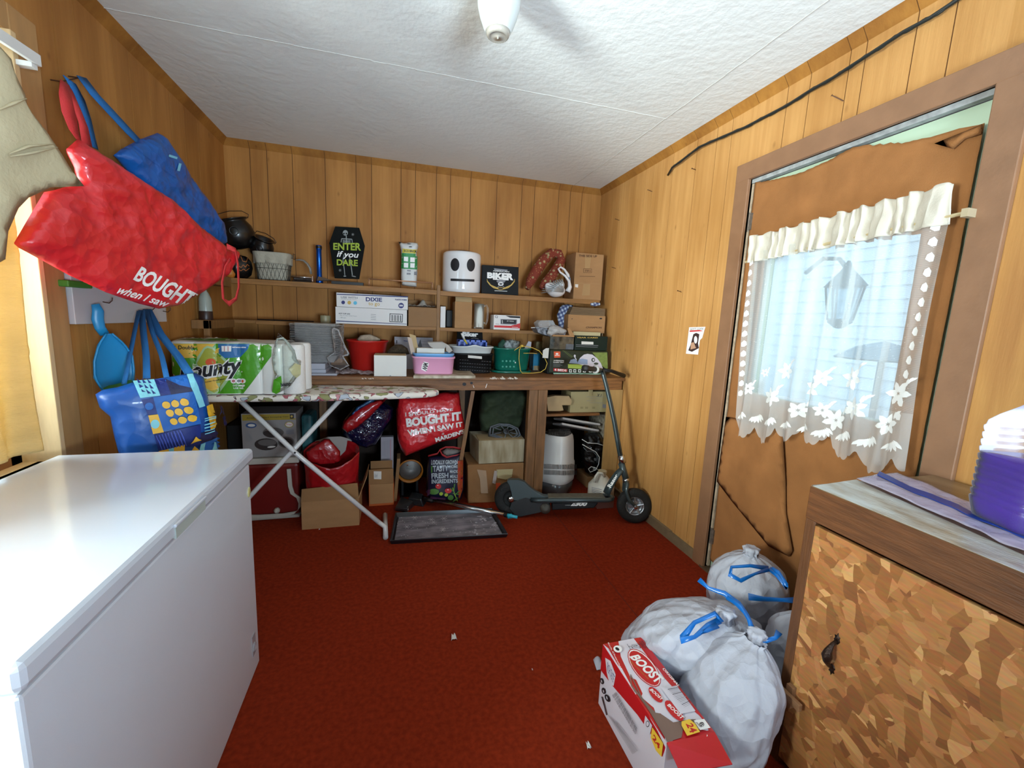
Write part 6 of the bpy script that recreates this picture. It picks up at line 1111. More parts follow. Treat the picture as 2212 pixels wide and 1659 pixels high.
t=thing('paint_brush','white handled brush with yellow bristle end leaning in the blue crate','brush',tuple(at(1002,740,y=3.04))); A,B,C_=at(997,720,y=3.03),at(1003,733,y=3.04),at(1009,743,y=3.06)
MB().tube([A,(A+B)/2,B],[.010,.013,.011],10,ell=.5).build('brush_handle',WPL,t,smooth=True); MB().tube([B,C_],[.007,.004],8).build('brush_tip',mat('yellow_plastic','#d6c230',.5),t)
# green tub with lid under and yellow cord
GT=mat('green_translucent','#0c6a58',.2,var=.2,vs=20,coat=.5); a,b=at(1068,765,y=3.02),at(1154,765,y=3.02); cx=(a.x+b.x)/2; hx=(b.x-a.x)/2; zg=at(1110,753,y=3.0).z
t=thing('green_tub','clear teal-green plastic tub set on its own lid, full of small things','tub',(cx,3.12,Z))
c=Vector((cx,3.13,Z)); rf3=lambda a_,h_:1/((abs(math.cos(a_))**3+abs(math.sin(a_))**3)**(1/3))
MB().lathe([(0,0),(hx*1.0,0),(hx*1.04,.004),(hx*1.04,.014),(hx*.98,.016),(0,.016)],c,n=64,rf=rf3,sq=.115/hx,xd=(1,0,0)).build('lid_under',GT,t,smooth=.6)
gs=MB().lathe([(0,.017),(hx*.80,.017),(hx*.84,.03),(hx*.93,zg-Z-.014),(hx,zg-Z-.01),(hx,zg-Z),(hx*.9,zg-Z),(hx*.78,.03),(0,.025)],c,n=64,rf=rf3,sq=.115/hx,xd=(1,0,0),cap=False).build('tub_shell',GT,t,smooth=.6)
m=MB(); GP=mat('pale_green_dots','#3a9a84',.4); prn(gs,[('e',GP,1086+k%4*8,780+(k//4)*12,2,2) for k in range(8)]+[('e',WHT,1113,783,1.2,1.6)],'moulded_dots',mx=4)
DG=mat('dark_green_cloth','#0e3a2a',.8,bump=.3,bs=80)
o=pillow([(1074,756),(1076,742),(1086,732),(1094,737),(1102,748),(1112,757),(1090,762)],(0,3.1,1.1),(0,-1,0),.02,res=.012,amp=.008,edge=.03).build('green_cloth',DG,smooth=True); tag(o,'dark green cloth bunched at the left in the teal tub','cloth')
o=pillow([(1086,748),(1092,735),(1106,733),(1124,738),(1120,750),(1112,757),(1092,757)],(0,3.08,1.1),(0,-1,.1),.01,res=.01,amp=.004,edge=.02).build('printed_pouch',mat('black_white_pouch','#151a1c',.4,col2='#7d8888',vs=60),smooth=True); tag(o,'black and white printed pouch in the teal tub','pouch')
o=MB().prism([at(x,y,y=3.12) for x,y in ((1132,754),(1142,737),(1148,739),(1146,756))],(0,.01,0)).build('grey_card_piece',BKG); tag(o,'pale grey cut card poking up at the right of the teal tub','card')
YC=mat('yellow_cord','#d9b64a',.6); cd=[(1127,747),(1122,755),(1121,775),(1124,800),(1128,806),(1150,806),(1168,804),(1178,797),(1182,785),(1176,772),(1165,758),(1152,752),(1140,749),(1128,748)]
P=[at(x,y,y=2.985) for x,y in cd]; P=[Vector((p.x,p.y,max(p.z,Z+.004))) for p in P]; t=MB().tube(P,.0026,8).tube([at(x,y,y=2.98) for x,y in ((1127,747),(1118,752),(1111,757))],.0026,8).tube([at(x,y,y=2.98) for x,y in ((1131,763),(1150,763),(1160,764))],.002,8).lathe([(.001,0),(.012,.004),(.014,.012),(.006,.018),(0,.018)],at(1127,750,y=2.985),ax=(0,-.3,1),n=10).build('yellow_cord',YC,smooth=True); tag(t,'looped yellow cord hanging off the teal tub','cord')
t,d=carton('blue_tan_carton','blue and tan box half hidden behind the yellow cord','box',(1151,1183),764,799,3.23,.1,mat('teal_card','#1480a6',.6),zb=Z)
prn(body_of(t),[('p',CARD2,[(1148,790),(1186,790),(1186,802),(1148,802)])],'tan_band',mx=6)
o=MB().prism([at(x,y,y=2.97) for x,y in ((1173,757),(1180,752),(1186,752),(1184,774),(1172,773))],(0,.003,0)).build('paper_tag',WHP); tag(o,'white paper tag on the left end of the tent box','tag')
# tent package
TP=mat('tent_package','#1b2118',.4,col2='#2c3322',vs=18,coat=.1,spec=.3); a,b=at(1186,800,y=2.99),at(1312,800,y=2.99); zt_=at(1250,757,y=2.99).z
t=thing('tent_package','dark olive camping tent package with a dome tent picture and orange logo square','package',((a.x+b.x)/2,3.1,Z)); m=MB().box((a.x,2.99,Z+.004),(b.x,3.2,zt_)); tb2=m.build('package_body',TP,t,bev=.012)
MB().box((a.x-.012,3.0,Z),(a.x+.02,3.19,zt_-.01)).build('black_end_strap',mat('black_webbing','#0c0c0d',.8,bump=.4,bs=200),t,bev=.008)
w=lambda x,y:(1150+x/8.73,640+y/8.73); TG=mat('photo_green','#7a8a42',.5,var=.3,vs=50); TW=mat('tent_white','#c9c2cc',.5); TBL=mat('tent_grey_blue','#8797b4',.5); LG2=mat('photo_lime','#9db24a',.5); WS=mat('photo_dark','#3a4030',.5)
prn(tb2,[('p',TG,[w(1130,1060),w(1410,1060),w(1425,1400),w(1300,1300),w(1180,1120)]),('p',TW,[w(840,1270),w(900,1160),w(970,1100),w(1040,1085),w(1130,1100),w(1220,1170),w(1290,1260),w(1330,1360),w(1060,1330)]),('p',TBL,[w(840,1270),w(880,1190),w(940,1175),w(1040,1195),w(1040,1290)]),('p',LG2,[w(670,1280),w(840,1282),w(1070,1320),w(1070,1375),w(670,1355)]),
('p',TBL,[w(690,1260),w(720,1200),w(790,1180),w(840,1215),w(850,1275)]),('e',TW,*w(798,1125),2.2,3),('l',TW,[w(800,1150),w(830,1200)],2),('e',WS,*w(1145,1200),4,4.5),('e',TW,*w(1150,1200),2,2.5),('e',WS,*w(1200,1270),5,2.5),('p',ORG,[w(400,1040),w(525,1040),w(525,1155),w(410,1160)]),('e',WHT,*w(462,1085),3,1.8),('l',WHT,[w(420,1115),w(510,1113)],1.2),
('t',WHT,'4-PERSON',[w(395,1200),w(590,1205),w(590,1225),w(395,1220)],.04),('t',WHT,'CLASSIC TENT',[w(390,1232),w(592,1236),w(592,1256),w(390,1252)],.04),('l',GREY,[w(390,1275),w(530,1278)],.6),('l',GREY,[w(390,1298),w(560,1300)],.6),('l',GREY,[w(390,1320),w(520,1322)],.6),
('p',RED,[w(395,1355),w(655,1375),w(655,1425),w(395,1410)]),('t',WHT,'4 BEDS',[w(410,1362),w(640,1380),w(640,1418),w(410,1405)],.03)]+[('p',WHT,[w(x_,1375),w(x_+50,1378),w(x_+50,1435),w(x_,1432)]) for x_ in (690,770,860,950,1060)]+[('e',WS,*w(x_+25,1405),2,2) for x_ in (690,770,860,950,1060)]+[('p',mat('mint_band','#8fb09a',.5),[w(385,1440),w(1310,1455),w(1310,1478),w(400,1468)])]+[('l',TG,[w(560+k*22,1030+k*17),w(600+k*22,1020+k*15)],.7) for k in range(8)],'printed_label',mx=8)
# on top of the tent package
zt2=zt_+.001; t,d=carton('green_game_box','dark green flat box stacked on the tent package under the napkin carton','box',(1241,1311),726,754,3.01,.17,mat('game_green','#0f1f17',.5,spec=.25),zb=zt2)
prn(body_of(t),[('t',YE2,'YEAR CARD',[w(835,765),w(1235,770),w(1235,795),w(835,790)],.02),('p',WHP,[w(925,850),w(1150,860),w(1150,910),w(925,905)]),('l',GREY,[w(820,915),w(1240,930)],.9),('l',GREY,[w(820,945),w(1230,960)],.7)],'printed_label')
o=MB().box((at(1238,725,y=3.05).x,3.05,d[3]+.001),(at(1297,725,y=3.05).x,3.15,at(1265,717,y=3.05).z)).build('cream_book',mat('cream_pages','#b3a57e',.7),bev=.001); tag(o,'cream paged book lying on the dark green flat box','book')
t=thing('clear_tote','clear plastic box with a brown lid edge and dull papers, on the tent package','box',tuple(at(1205,752,y=3.02))); a,b=at(1187,750,y=3.01),at(1240,750,y=3.01); zc=at(1210,727,y=3.01).z
MB().box((a.x,3.01,zt2),(b.x-.004,3.18,zc)).build('box_shell',mat('murky_clear_box','#5c5647',.12,col2='#2f2c24',vs=25,coat=.7),t,bev=.004); MB().box((a.x+.02,3.008,zc),(b.x-.004,3.17,zc+.012)).build('brown_edge',CARD,t)
MB().box((at(1222,752,y=3.008).x,3.006,zt2+.004),(b.x-.006,3.012,zt2+.045)).build('grey_sleeve',mat('grey_sleeve','#5d646c',.3,var=.3,vs=40),t)
CP=clear('clear_tray','#eef2f4',.25,.08,.5,30); a=at(1160,705,y=3.08)
t=thing('plastic_tray','black keyed tray under a crumpled clear bag, jutting left above the teal tub','tray',tuple(a)); P=[at(x,y,y=3.04) for x,y in ((1157,707),(1163,719),(1215,735),(1225,715),(1210,712))]; MB().prism(P,(0,.12,0)).build('black_tray',mat('tray_dark','#20232c',.35,col2='#8a8f98',vs=45),t,bev=.002)
P=[at(x,y,y=3.03) for x,y in ((1162,698),(1169,692),(1195,692),(1200,702),(1212,706),(1180,709),(1165,707))]; MB().prism(P,(0,.1,0)).build('clear_clamshell',CP,t,bev=.002)
pillow([(1181,722),(1186,706),(1193,702),(1208,705),(1222,712),(1226,716),(1216,722),(1200,722),(1190,726)],(0,3.02,1.2),(0,-1,0),.02,res=.01,amp=.012,fr=30,edge=.03).build('crumpled_bag',clear('crumpled_clear_bag','#f2efec',.35,.15,1,40),t,smooth=True)
MB().tube([at(1147,708,y=3.06),at(1165,707,y=3.06)],.003,8).build('white_stub',WPL,t); a=at(1232,712,y=3.0); MB().prism([at(x,y,y=3.02) for x,y in ((1226,710),(1229,707),(1240,722),(1238,726),(1230,724))],(0,.02,0)).build('torn_card_flap',CARD,t)
o=MB().hexa([(at(1160,752,y=3.2).x,3.2,Z+.04),(at(1189,752,y=3.2).x,3.2,Z+.04),(at(1189,752,y=3.2).x,3.26,Z+.04),(at(1160,752,y=3.2).x,3.26,Z+.04),(at(1167,724,y=3.2).x,3.22,Z+.235),(at(1190,724,y=3.2).x,3.22,Z+.235),(at(1190,724,y=3.2).x,3.25,Z+.235),(at(1167,724,y=3.2).x,3.25,Z+.235)]); o=MB().box((at(1164,752,y=3.21).x,3.28,Z),(at(1189,752,y=3.21).x+.03,3.36,Z+.23)).build('tan_sack',mat('tan_sack_paper','#8f7f58',.8,var=.3),bev=.01); tag(o,'tan paper sack standing behind the clear box, right part of the bench','sack')
# yellowed panel and white tube against the right wall
AM=mat('amber_panel','#b5842e',.3,var=.2,vs=5,coat=.4); P=[at(x,y,y=3.22) for x,y in ((1304,706),(1337,706),(1334,760),(1330,795),(1312,797),(1300,760))]; P=[Vector((min(p.x,X1-.006),p.y,max(p.z,Z+.002))) for p in P]
o=MB().prism(P,(0,.012,0)).build('amber_panel',AM,bev=.002); tag(o,'amber yellow panel leaning in the corner at the right end of the bench','panel'); MB().tube([P[0]+Vector((0,-.004,0)),P[1]+Vector((0,-.004,0)),P[2]+Vector((0,-.004,0)),P[3]+Vector((0,-.004,0))],.003,6).build('panel_edging',mat('pale_edging','#cdb07a',.4),o)
a,b=at(1337,745,y=3.18),at(1327,797,y=3.12); a.x=min(a.x,X1-.014); b.x=min(b.x,X1-.03); o=MB().tube([b+Vector((0,0,max(0,Z+.002-b.z)+.012)),a],.011,12).build('white_tube',WPL,smooth=.6); tag(o,'slim white tube leaning beside the amber panel','tube')
# ================= under the bench =================
DKM=mat('dark_bag_film','#0d1136',.2,var=.3,vs=14,coat=.6,bump=.3,bs=30); crumple(DKM,22,.014,.9); RDF=mat('red_film','#a3131a',.3,var=.15,coat=.3,bump=.2,bs=20); crumple(RDF,12,.014,.7)
# dark box seen behind tote
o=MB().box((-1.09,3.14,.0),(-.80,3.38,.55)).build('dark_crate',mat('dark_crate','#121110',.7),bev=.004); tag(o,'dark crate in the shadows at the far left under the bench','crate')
# cooler
RC=mat('cooler_red','#6f120d',.4,var=.08); CWH=mat('cooler_white','#b9b2a6',.5); a,b=at(545,1122,y=2.83),at(652,1122,y=2.83); zc=at(600,1003,y=2.83).z
t=thing('cooler','red drink cooler with a white lid, bail handle and white tap under the bench','cooler',((a.x+b.x)/2,2.95,0)); cx=(a.x+b.x)/2; hx=(b.x-a.x)/2
MB().box((a.x-.03,2.84,.02),(b.x-.012,3.1,zc)).build('cooler_body',RC,t,bev=.02); MB().box((a.x-.032,2.835,zc+.001),(b.x-.006,3.105,at(600,990,y=2.83).z)).build('cooler_lid',CWH,t,bev=.006)
MB().box((a.x-.028,2.838,0),(b.x-.014,3.1,.02)).build('base_rim',CWH,t,bev=.004)
hp=[(624,1013),(627,1050),(632,1066),(645,1075),(648,1084),(647,1097),(638,1107),(610,1113),(560,1116),(520,1116)]; P=[at(x,y,y=2.815) for x,y in hp]; MB().strip(P,[(.012,0,0) if i<4 else (0,0,.012) if i>6 else (.0085,0,.0085) for i in range(len(P))],.006).build('bail_handle',CWH,t,bev=.002)
q=at(598,1103,y=2.83); MB().lathe([(.018,0),(.018,.014),(.012,.02),(.009,.03),(0,.03)],(q.x,2.84,q.z),ax=(0,-1,0),n=20).tube([(q.x,2.82,q.z),(q.x,2.815,q.z+.02)],.006,8).build('drain_tap',CWH,t,smooth=.6)
# product box on the cooler and a flat white stack
zl=at(600,990,y=2.83).z
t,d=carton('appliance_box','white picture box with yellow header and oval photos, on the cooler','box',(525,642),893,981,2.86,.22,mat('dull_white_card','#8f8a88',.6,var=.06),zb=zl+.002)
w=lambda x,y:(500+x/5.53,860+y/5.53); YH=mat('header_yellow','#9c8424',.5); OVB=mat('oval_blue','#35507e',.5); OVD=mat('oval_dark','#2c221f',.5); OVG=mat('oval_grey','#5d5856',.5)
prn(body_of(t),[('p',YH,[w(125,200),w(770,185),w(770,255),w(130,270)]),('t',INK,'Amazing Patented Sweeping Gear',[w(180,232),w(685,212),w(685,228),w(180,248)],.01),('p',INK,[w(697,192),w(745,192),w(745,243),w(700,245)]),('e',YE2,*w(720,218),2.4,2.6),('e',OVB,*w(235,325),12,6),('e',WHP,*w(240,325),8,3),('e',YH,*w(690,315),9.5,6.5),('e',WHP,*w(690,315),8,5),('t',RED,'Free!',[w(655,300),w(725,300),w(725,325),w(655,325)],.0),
('e',OVG,*w(500,410),23,11),('e',OVD,*w(460,430),15,7,.2),('e',OVG,*w(655,525),18,12),('e',OVD,*w(655,525),15,9),('e',OVD,*w(415,550),25,13),('e',OVG,*w(430,530),20,7),('e',WHP,*w(480,580),9,2,-.1)]+[('l',GREY,[w(170,395+k*12),w(250,393+k*12)],.4) for k in range(11)]+[('l',OVB,[w(655,380+k*11),w(750,378+k*11)],.4) for k in range(5)],'printed_label',mx=20)
o=MB().box((at(652,985,y=2.9).x,2.9,zl+.002),(at(676,985,y=2.9).x,3.1,zl+.26)).build('teal_bag',mat('dull_teal','#16434a',.4,col2='#2e6a70',vs=12),bev=.02); tag(o,'dull teal plastic packet behind the ironing board leg, right of the picture box','packet')
# open carton with red bag
YB1=2.66; a,b=at(652,1138,y=YB1),at(776,1129,y=YB1); za=at(712,1060,y=YB1).z
t=thing('open_floor_carton','open brown carton on the carpet with its front flap folded down inside','box',((a.x+b.x)/2,2.8,0)); x0_,x1_=a.x,b.x; hz_=at(712,1081,y=YB1).z; ht=at(712,1047,y=YB1+.03).z
m=MB().box((x0_,YB1,0),(x1_,YB1+.004,hz_)).box((x0_,YB1+.005,0),(x0_+.004,YB1+.24,hz_)).box((x1_-.004,YB1+.005,0),(x1_,YB1+.24,hz_)).box((x0_,YB1+.241,0),(x1_,YB1+.245,hz_)).box((x0_+.005,YB1+.005,.0),(x1_-.005,YB1+.24,.004)); m.build('carton_body',CARD,t)
MB().hexa([(x0_,YB1,hz_),(x1_,YB1,hz_),(x1_,YB1+.004,hz_),(x0_,YB1+.004,hz_),(x0_+.0,YB1+.03,ht-.02),(x1_-.01,YB1+.03,ht),(x1_-.01,YB1+.034,ht),(x0_+.0,YB1+.034,ht-.02)]).build('front_flap',mat('flap_card','#8f6840',.85,var=.1),t)
MB().hexa([(x1_,YB1+.01,hz_),(x1_,YB1+.24,hz_),(x1_-.004,YB1+.24,hz_),(x1_-.004,YB1+.01,hz_),(x1_+.05,YB1+.01,hz_+.14),(x1_+.05,YB1+.24,hz_+.14),(x1_+.046,YB1+.24,hz_+.14),(x1_+.046,YB1+.01,hz_+.14)]).build('side_flap',CARD,t)
rb2=[(654,1047),(650,1010),(647,985),(656,968),(678,955),(693,944),(710,948),(735,950),(752,948),(765,958),(783,985),(780,1015),(775,1045),(720,1048)]
t=thing('red_plastic_bag','red plastic bag standing open in the brown floor carton','bag',tuple(at(715,1040,y=2.8)))
def bagring(u,v):
    a_=2*PI*u; L_=at(652,1045,y=2.8).x; Rt=at(783,1045,y=2.8).x; cx=(L_+Rt)/2; hx=(Rt-L_)/2*.9; z0=.05; zf=at(715,1008,y=2.72).z; zb=at(715,952,y=2.95).z; s=math.sin(a_); top=zf+(zb-zf)*(.5+.5*s)+.02*noise.noise(Vector((a_*1.5,1,1)))+.03*abs(math.cos(a_))
    k=.9+.1*v; return Vector((cx+math.cos(a_)*hx*k+.008*noise.noise(Vector((a_*3,v*4,2))),2.80+s*.115*k+.008*noise.noise(Vector((a_*3,v*4,7))),z0+(top-z0)*v))
MB().grid(bagring,64,24,wrap=True).build('bag_body',RDF,t,smooth=True,sol=.001)
m=pillow([(660,975),(700,948),(712,949),(735,975),(735,1000),(690,1005),(662,998)],(0,2.80,.5),(0,-1,.1),.012,res=.015,amp=.006,edge=.03).build('red_packet',RDF,smooth=True); tag(m,'crushed red packet inside the open red bag','packet')
m=MB().prism([at(x,y,y=2.9) for x,y in ((680,953),(708,944),(736,943),(762,950),(745,975),(735,985),(722,968),(712,948),(686,958))],(0,.004,0)).build('white_liner',mat('dull_white_paper','#a59c96',.8)); tag(m,'white paper sheet showing at the back inside the red bag','paper')
# dark blue and red sacks on the brace
t=pillow([(738,940),(745,905),(765,880),(790,870),(830,868),(850,880),(848,905),(830,930),(812,960),(790,968),(765,960),(750,948)],(0,2.98,.6),(.1,-1,.1),.09,res=.018,amp=.012,fr=12,edge=.1).build('navy_sack',DKM,smooth=True); tag(t,'shiny navy blue plastic sack hanging under the bench behind the ironing board','sack')
t=pillow([(738,925),(742,910),(770,885),(800,868),(835,862),(800,900),(770,925),(750,935)],(0,2.835,.6),(.1,-1,.1),.02,res=.015,amp=.006,edge=.04).build('red_sleeve',RDF,smooth=True); tag(t,'narrow glossy red bag lying diagonally across the navy sack','bag')
t=pillow([(750,905),(770,880),(800,862),(815,864),(780,882),(760,900)],(0,2.83,.62),(.1,-1,.1),.008,res=.012,amp=.004,edge=.02).build('green_film',mat('green_blue_film','#1e5a6a',.3,col2='#1d2f7a',vs=20),smooth=True); tag(t,'thin green and blue plastic edge above the red bag','film')
# orange-edged little carton + white leaflet box
OR2=mat('orange_card','#b9571a',.6); YC1=at(822,1092,z=0).y; a,b=at(797,1092,y=YC1),at(851,1092,y=YC1); z1_=at(822,1045,y=YC1).z
t=thing('carton_with_label','small open brown carton with orange sides and a white label under the bench','box',((a.x+b.x)/2,YC1+.06,0)); w=lambda x,y:(780+x/7.9,930+y/7.9)
o1=MB().box((a.x,YC1,0.0),(b.x,YC1+.14,z1_)).build('carton_body',OR2,t,bev=.001)
o2=MB().box((a.x+.006,YC1-.004,at(822,1087,y=YC1).z),(b.x-.006,YC1,z1_)).build('front_panel',CARD,t)
zf=at(822,1015,y=YC1).z; o3=MB().hexa([(a.x,YC1-.003,z1_+.001),(b.x-.004,YC1-.003,z1_+.001),(b.x-.004,YC1,z1_+.001),(a.x,YC1,z1_+.001),(a.x,YC1+.01,zf),(b.x-.004,YC1+.01,zf),(b.x-.004,YC1+.013,zf),(a.x,YC1+.013,zf)]).build('front_flap',mat('flap_card','#8f6840',.85),t)
MB().hexa([(a.x+.01,YC1+.05,z1_),(b.x-.01,YC1+.05,z1_),(b.x-.01,YC1+.053,z1_),(a.x+.01,YC1+.053,z1_),(a.x+.01,YC1+.06,zf+.045),(b.x-.012,YC1+.06,zf+.045),(b.x-.012,YC1+.063,zf+.045),(a.x+.01,YC1+.063,zf+.045)]).build('inner_flap',mat('flap_card','#8f6840',.85),t)
prn(o3,[('p',WHP,[w(215,695),w(348,697),w(345,832),w(220,828)]),('t',GREY,'label',[w(230,730),w(280,730),w(280,800),w(230,800)],0)],'label')
prn(o1,[('p',mat('dark_slot','#3a1408',.7),[w(200,1290),w(440,1285),w(440,1315),w(200,1320)])],'slot')
a,b=at(823,999,y=YC1+.145),at(850,999,y=YC1+.145); zt_=at(837,944,y=YC1+.145).z; o=MB().box((a.x,YC1+.145,.0),(b.x,YC1+.19,zt_)).build('leaflet_box',mat('lilac_white_card','#a9a2aa',.6),bev=.001); tag(o,'slim white box with rows of small print standing in the orange-sided carton','box')
prn(o,[('l',RED if k==0 else GREY,[w(505-k*26,150+k*8),w(500-k*26,500-k*14)],.6) for k in range(6)],'small_print')
o=MB().hexa([(at(850,1060,y=3).x,2.98,.12),(at(857,1060,y=3).x,2.98,.12),(at(857,1060,y=3).x,3.1,.12),(at(850,1060,y=3).x,3.1,.12),(at(858,968,y=3).x,2.98,.44),(at(865,968,y=3).x,2.98,.44),(at(865,968,y=3).x,3.1,.44),(at(858,968,y=3).x,3.1,.44)]).build('cardboard_sheet',mat('flap_card','#8f6840',.85)); tag(o,'narrow cardboard sheet leaning between the little carton and the red bag','cardboard')
o.data.transform(Matrix.Translation((0,0,-.12)))
# red bag with slogan
t=thing('red_slogan_bag','red bag printed I SHOULD HAVE BOUGHT IT, stuffed under the bench','bag',tuple(at(935,970,y=2.95))); p0,n=(0,2.955,.6),(.05,-1,.12)
o=pillow([(862,850),(900,856),(935,852),(965,846),(992,848),(996,880),(1002,910),(1007,935),(985,948),(950,955),(915,970),(876,985),(866,970),(859,950),(857,920),(856,885)],p0,n,.07,res=.016,amp=.006,fr=6,edge=.1).build('bag_body',REDB,t,smooth=True)
w=lambda x,y:(760+x/4.483,820+y/4.483)
prn(o,[('t',WHT,'I SHOULD HAVE',[w(518,318),w(975,278),w(978,300),w(520,358)],.02),('t',WHT,'BOUGHT IT',[w(522,375),w(1052,308),w(1056,392),w(532,462)],.055),('t',WHT,'WHEN I SAW IT',[w(535,488),w(1065,408),w(1070,455),w(552,548)],.04),('t',WHT,'@',[w(868,515),w(892,510),w(892,530),w(868,535)],0),('t',WHT,"MARDEN'S",[w(800,560),w(1085,478),w(1085,515),w(812,600)],.045)],'lettering',mx=8,off=.003)
# torpedo heater
HY=mat('heater_orange','#a0611c',.4,var=.15); HG=mat('heater_grey','#65625f',.45,.5,var=.15); c=at(886,1017,y=3.0); r_=at(911,1017,y=3.0).x-c.x; ax=Vector((.02,-1,-.12)).normalized(); cz=Vector((c.x,3.0,c.z))
t=thing('torpedo_heater','orange barrel heater with a round perforated grey end under the bench','heater',(c.x,3.05,0)); r_=.088 if r_<.07 else r_
MB().lathe([(r_,-.30),(r_*1.06,-.29),(r_*1.06,-.0),(r_*1.12,.0),(r_*1.12,.012),(r_*1.0,.012),(r_*1.0,-.03)],cz,ax=ax,n=48,cap=False).build('barrel',HY,t,smooth=.7)
hf=MB().lathe([(r_*.99,-.018),(r_*.9,-.012),(0,-.006)],cz,ax=ax,n=48).build('grille_plate',HG,t,smooth=True); prn(hf,[('e',INK,877+(k%9)*2.5+((k//9)%2)*1.2,1005+(k//9)*2.6-abs((k%9)-4)*.3,.55,.5) for k in range(36)]+[('e',mat('rust','#7a3a1c',.8),880,1004,1.6,1.3)],'vent_holes',mx=3)
MB().box((c.x-.06,3.05,0),(c.x-.045,3.27,cz.z-r_*.7)).box((c.x+.045,3.05,0),(c.x+.06,3.27,cz.z-r_*.7)).box((c.x-.07,3.04,.0),(c.x+.07,3.29,.012)).build('heater_stand',BLKP,t)
# grocery bag
GB=mat('grocery_bag_print','#141733',.35,coat=.3,var=.1); p0,n=(0,2.92,.25),(-.05,-1,.12); t=thing('grocery_bag','dark blue grocery tote with white lettering and vegetables, red handles','bag',tuple(at(963,1085,y=2.85)))
o=pillow([(925,987),(945,985),(970,984),(995,976),(1001,980),(1003,1020),(1003,1050),(997,1078),(975,1086),(950,1083),(928,1078),(921,1062),(922,1020)],p0,n,.06,res=.014,amp=.004,fr=6,edge=.08).build('bag_body',GB,t,smooth=True)
w=lambda x,y:(760+x/4.483,820+y/4.483); VG=mat('leaf_green_ink','#4d7a34',.5); VP=mat('plum_ink','#4a2342',.5); VO=mat('amber_side_ink','#8f5a22',.5,col2='#a8281c',vs=30); GL2=mat('pale_lettering','#a9b2bb',.6)
V=lambda x,y:(780+x/7.9,930+y/7.9)
prn(o,[('p',VO,[V(1650,520),V(1740,500),V(1730,1000),V(1670,1180),V(1640,900)]),('t',GL2,'LOCALLY GROWN',[V(1198,508),V(1648,505),V(1648,570),V(1200,585)],.03),('p',VG,[V(1196,605),V(1222,605),V(1222,715),V(1198,718)]),('t',GL2,'TASTY',[V(1225,600),V(1490,590),V(1490,690),V(1228,705)],.03),('t',GL2,'HOME',[V(1510,590),V(1645,588),V(1645,640),V(1510,640)],.03),('t',GL2,'MADE',[V(1515,672),V(1645,670),V(1645,720),V(1515,722)],.03),
('t',GL2,'FRESH',[V(1205,728),V(1490,715),V(1490,805),V(1208,820)],.03),('t',GL2,'MEALS',[V(1518,755),V(1645,752),V(1645,805),V(1518,808)],.03),('t',GL2,'INGREDIENTS',[V(1210,830),V(1645,820),V(1645,885),V(1212,905)],.03),('e',RED,*V(1320,948),6,5.5),('e',WHT,*V(1310,930),1.3,.8),('e',RED,*V(1485,1022),7.5,5.5),('e',WHT,*V(1480,1005),1.8,.8),
('e',VG,*V(1250,1035),10,6),('e',LIME,*V(1365,1070),4,3.4),('e',LIME,*V(1450,1088),4,3.2),('e',VG,*V(1525,1130),6,5),('e',VP,*V(1160,1060),4,9,.4),('l',VP,[V(1200,1125),V(1440,1150)],4),('l',LIME,[V(1640,1180),V(1590,1080),V(1560,960)],1.5),('l',VG,[V(1590,1050),V(1520,970)],2),('l',VG,[V(1600,1080),V(1660,1010)],2),('l',VG,[V(1580,1010),V(1590,900)],2.2),('l',VG,[V(1560,1060),V(1660,1080)],2),('l',VG,[V(1560,1180),V(1630,1130)],2.4)],'printed_label',mx=7,off=.002)
m=MB(); P=[atp(x,y,(0,2.90,.3),n) for x,y in ((925,985),(945,980),(950,972),(962,966),(980,966),(997,970),(1002,963),(1003,972),(1000,980),(985,984),(965,988),(955,982),(950,972))]; m.strip(P,[(0,.0,.006)]*3+[(.002,0,.006)]*10,.0015); m.build('red_handle',mat('red_handle','#a11c20',.6),t,smooth=True)
m=pillow([(955,975),(965,968),(985,970),(998,972),(998,980),(980,985),(960,985)],(0,2.94,.4),(0,-1,.2),.015,res=.012,amp=.006,edge=.03).build('plastic_liner',clear('bag_liner','#cfc9c4',.3,.1,1,30),t,smooth=True)
# large battered carton with pale box, bracket and green jacket
C1=mat('battered_carton','#94683c',.8,var=.18,vs=6,bump=.2,bs=20); crumple(C1,7,.01,.5); YL=2.83; a,b=at(1012,1093,y=YL),at(1142,1093,y=YL); b.x=min(b.x,px0-.004); zt_=at(1070,1004,y=YL).z
t=thing('battered_carton','large battered brown carton with tape strips beside the bench post','box',((a.x+b.x)/2,3.0,0)); m=MB()
P=[(a.x,YL+.02,0),(b.x,YL,0),(b.x,YL+.33,0),(a.x+.01,YL+.33,0),(a.x-.012,YL+.01,zt_+.005),(b.x,YL+.01,zt_),(b.x,YL+.32,zt_-.005),(a.x,YL+.33,zt_)]; o=MB().hexa(P).build('carton_body',C1,t,bev=.006)
w=lambda x,y:(760+x/4.483,820+y/4.483); prn(o,[('p',mat('clear_tape_glare','#b09478',.25,coat=.6),[w(1210,870),w(1300,880),w(1320,1100),w(1250,1100),w(1240,960)])],'tape_strip',mx=10,off=.002)
prn(o,[('p',mat('yellowed_tape','#b5a77e',.3,coat=.4),[w(1400,870),w(1560,865),w(1550,940),w(1490,970),w(1410,950)])],'tape_strip',mx=10,off=.002)
prn(o,[('p',mat('torn_label','#a89c94',.6),[w(1380,880),w(1412,885),w(1390,1010),w(1360,1000)])],'torn_label',mx=10,off=.002)
prn(o,[('p',ORG,[w(1395,1000),w(1440,1000),w(1420,1190),w(1395,1190)]),('t',INK,'F',[w(1425,1080),w(1455,1080),w(1455,1120),w(1425,1120)],.04)],'orange_label',mx=10,off=.002)
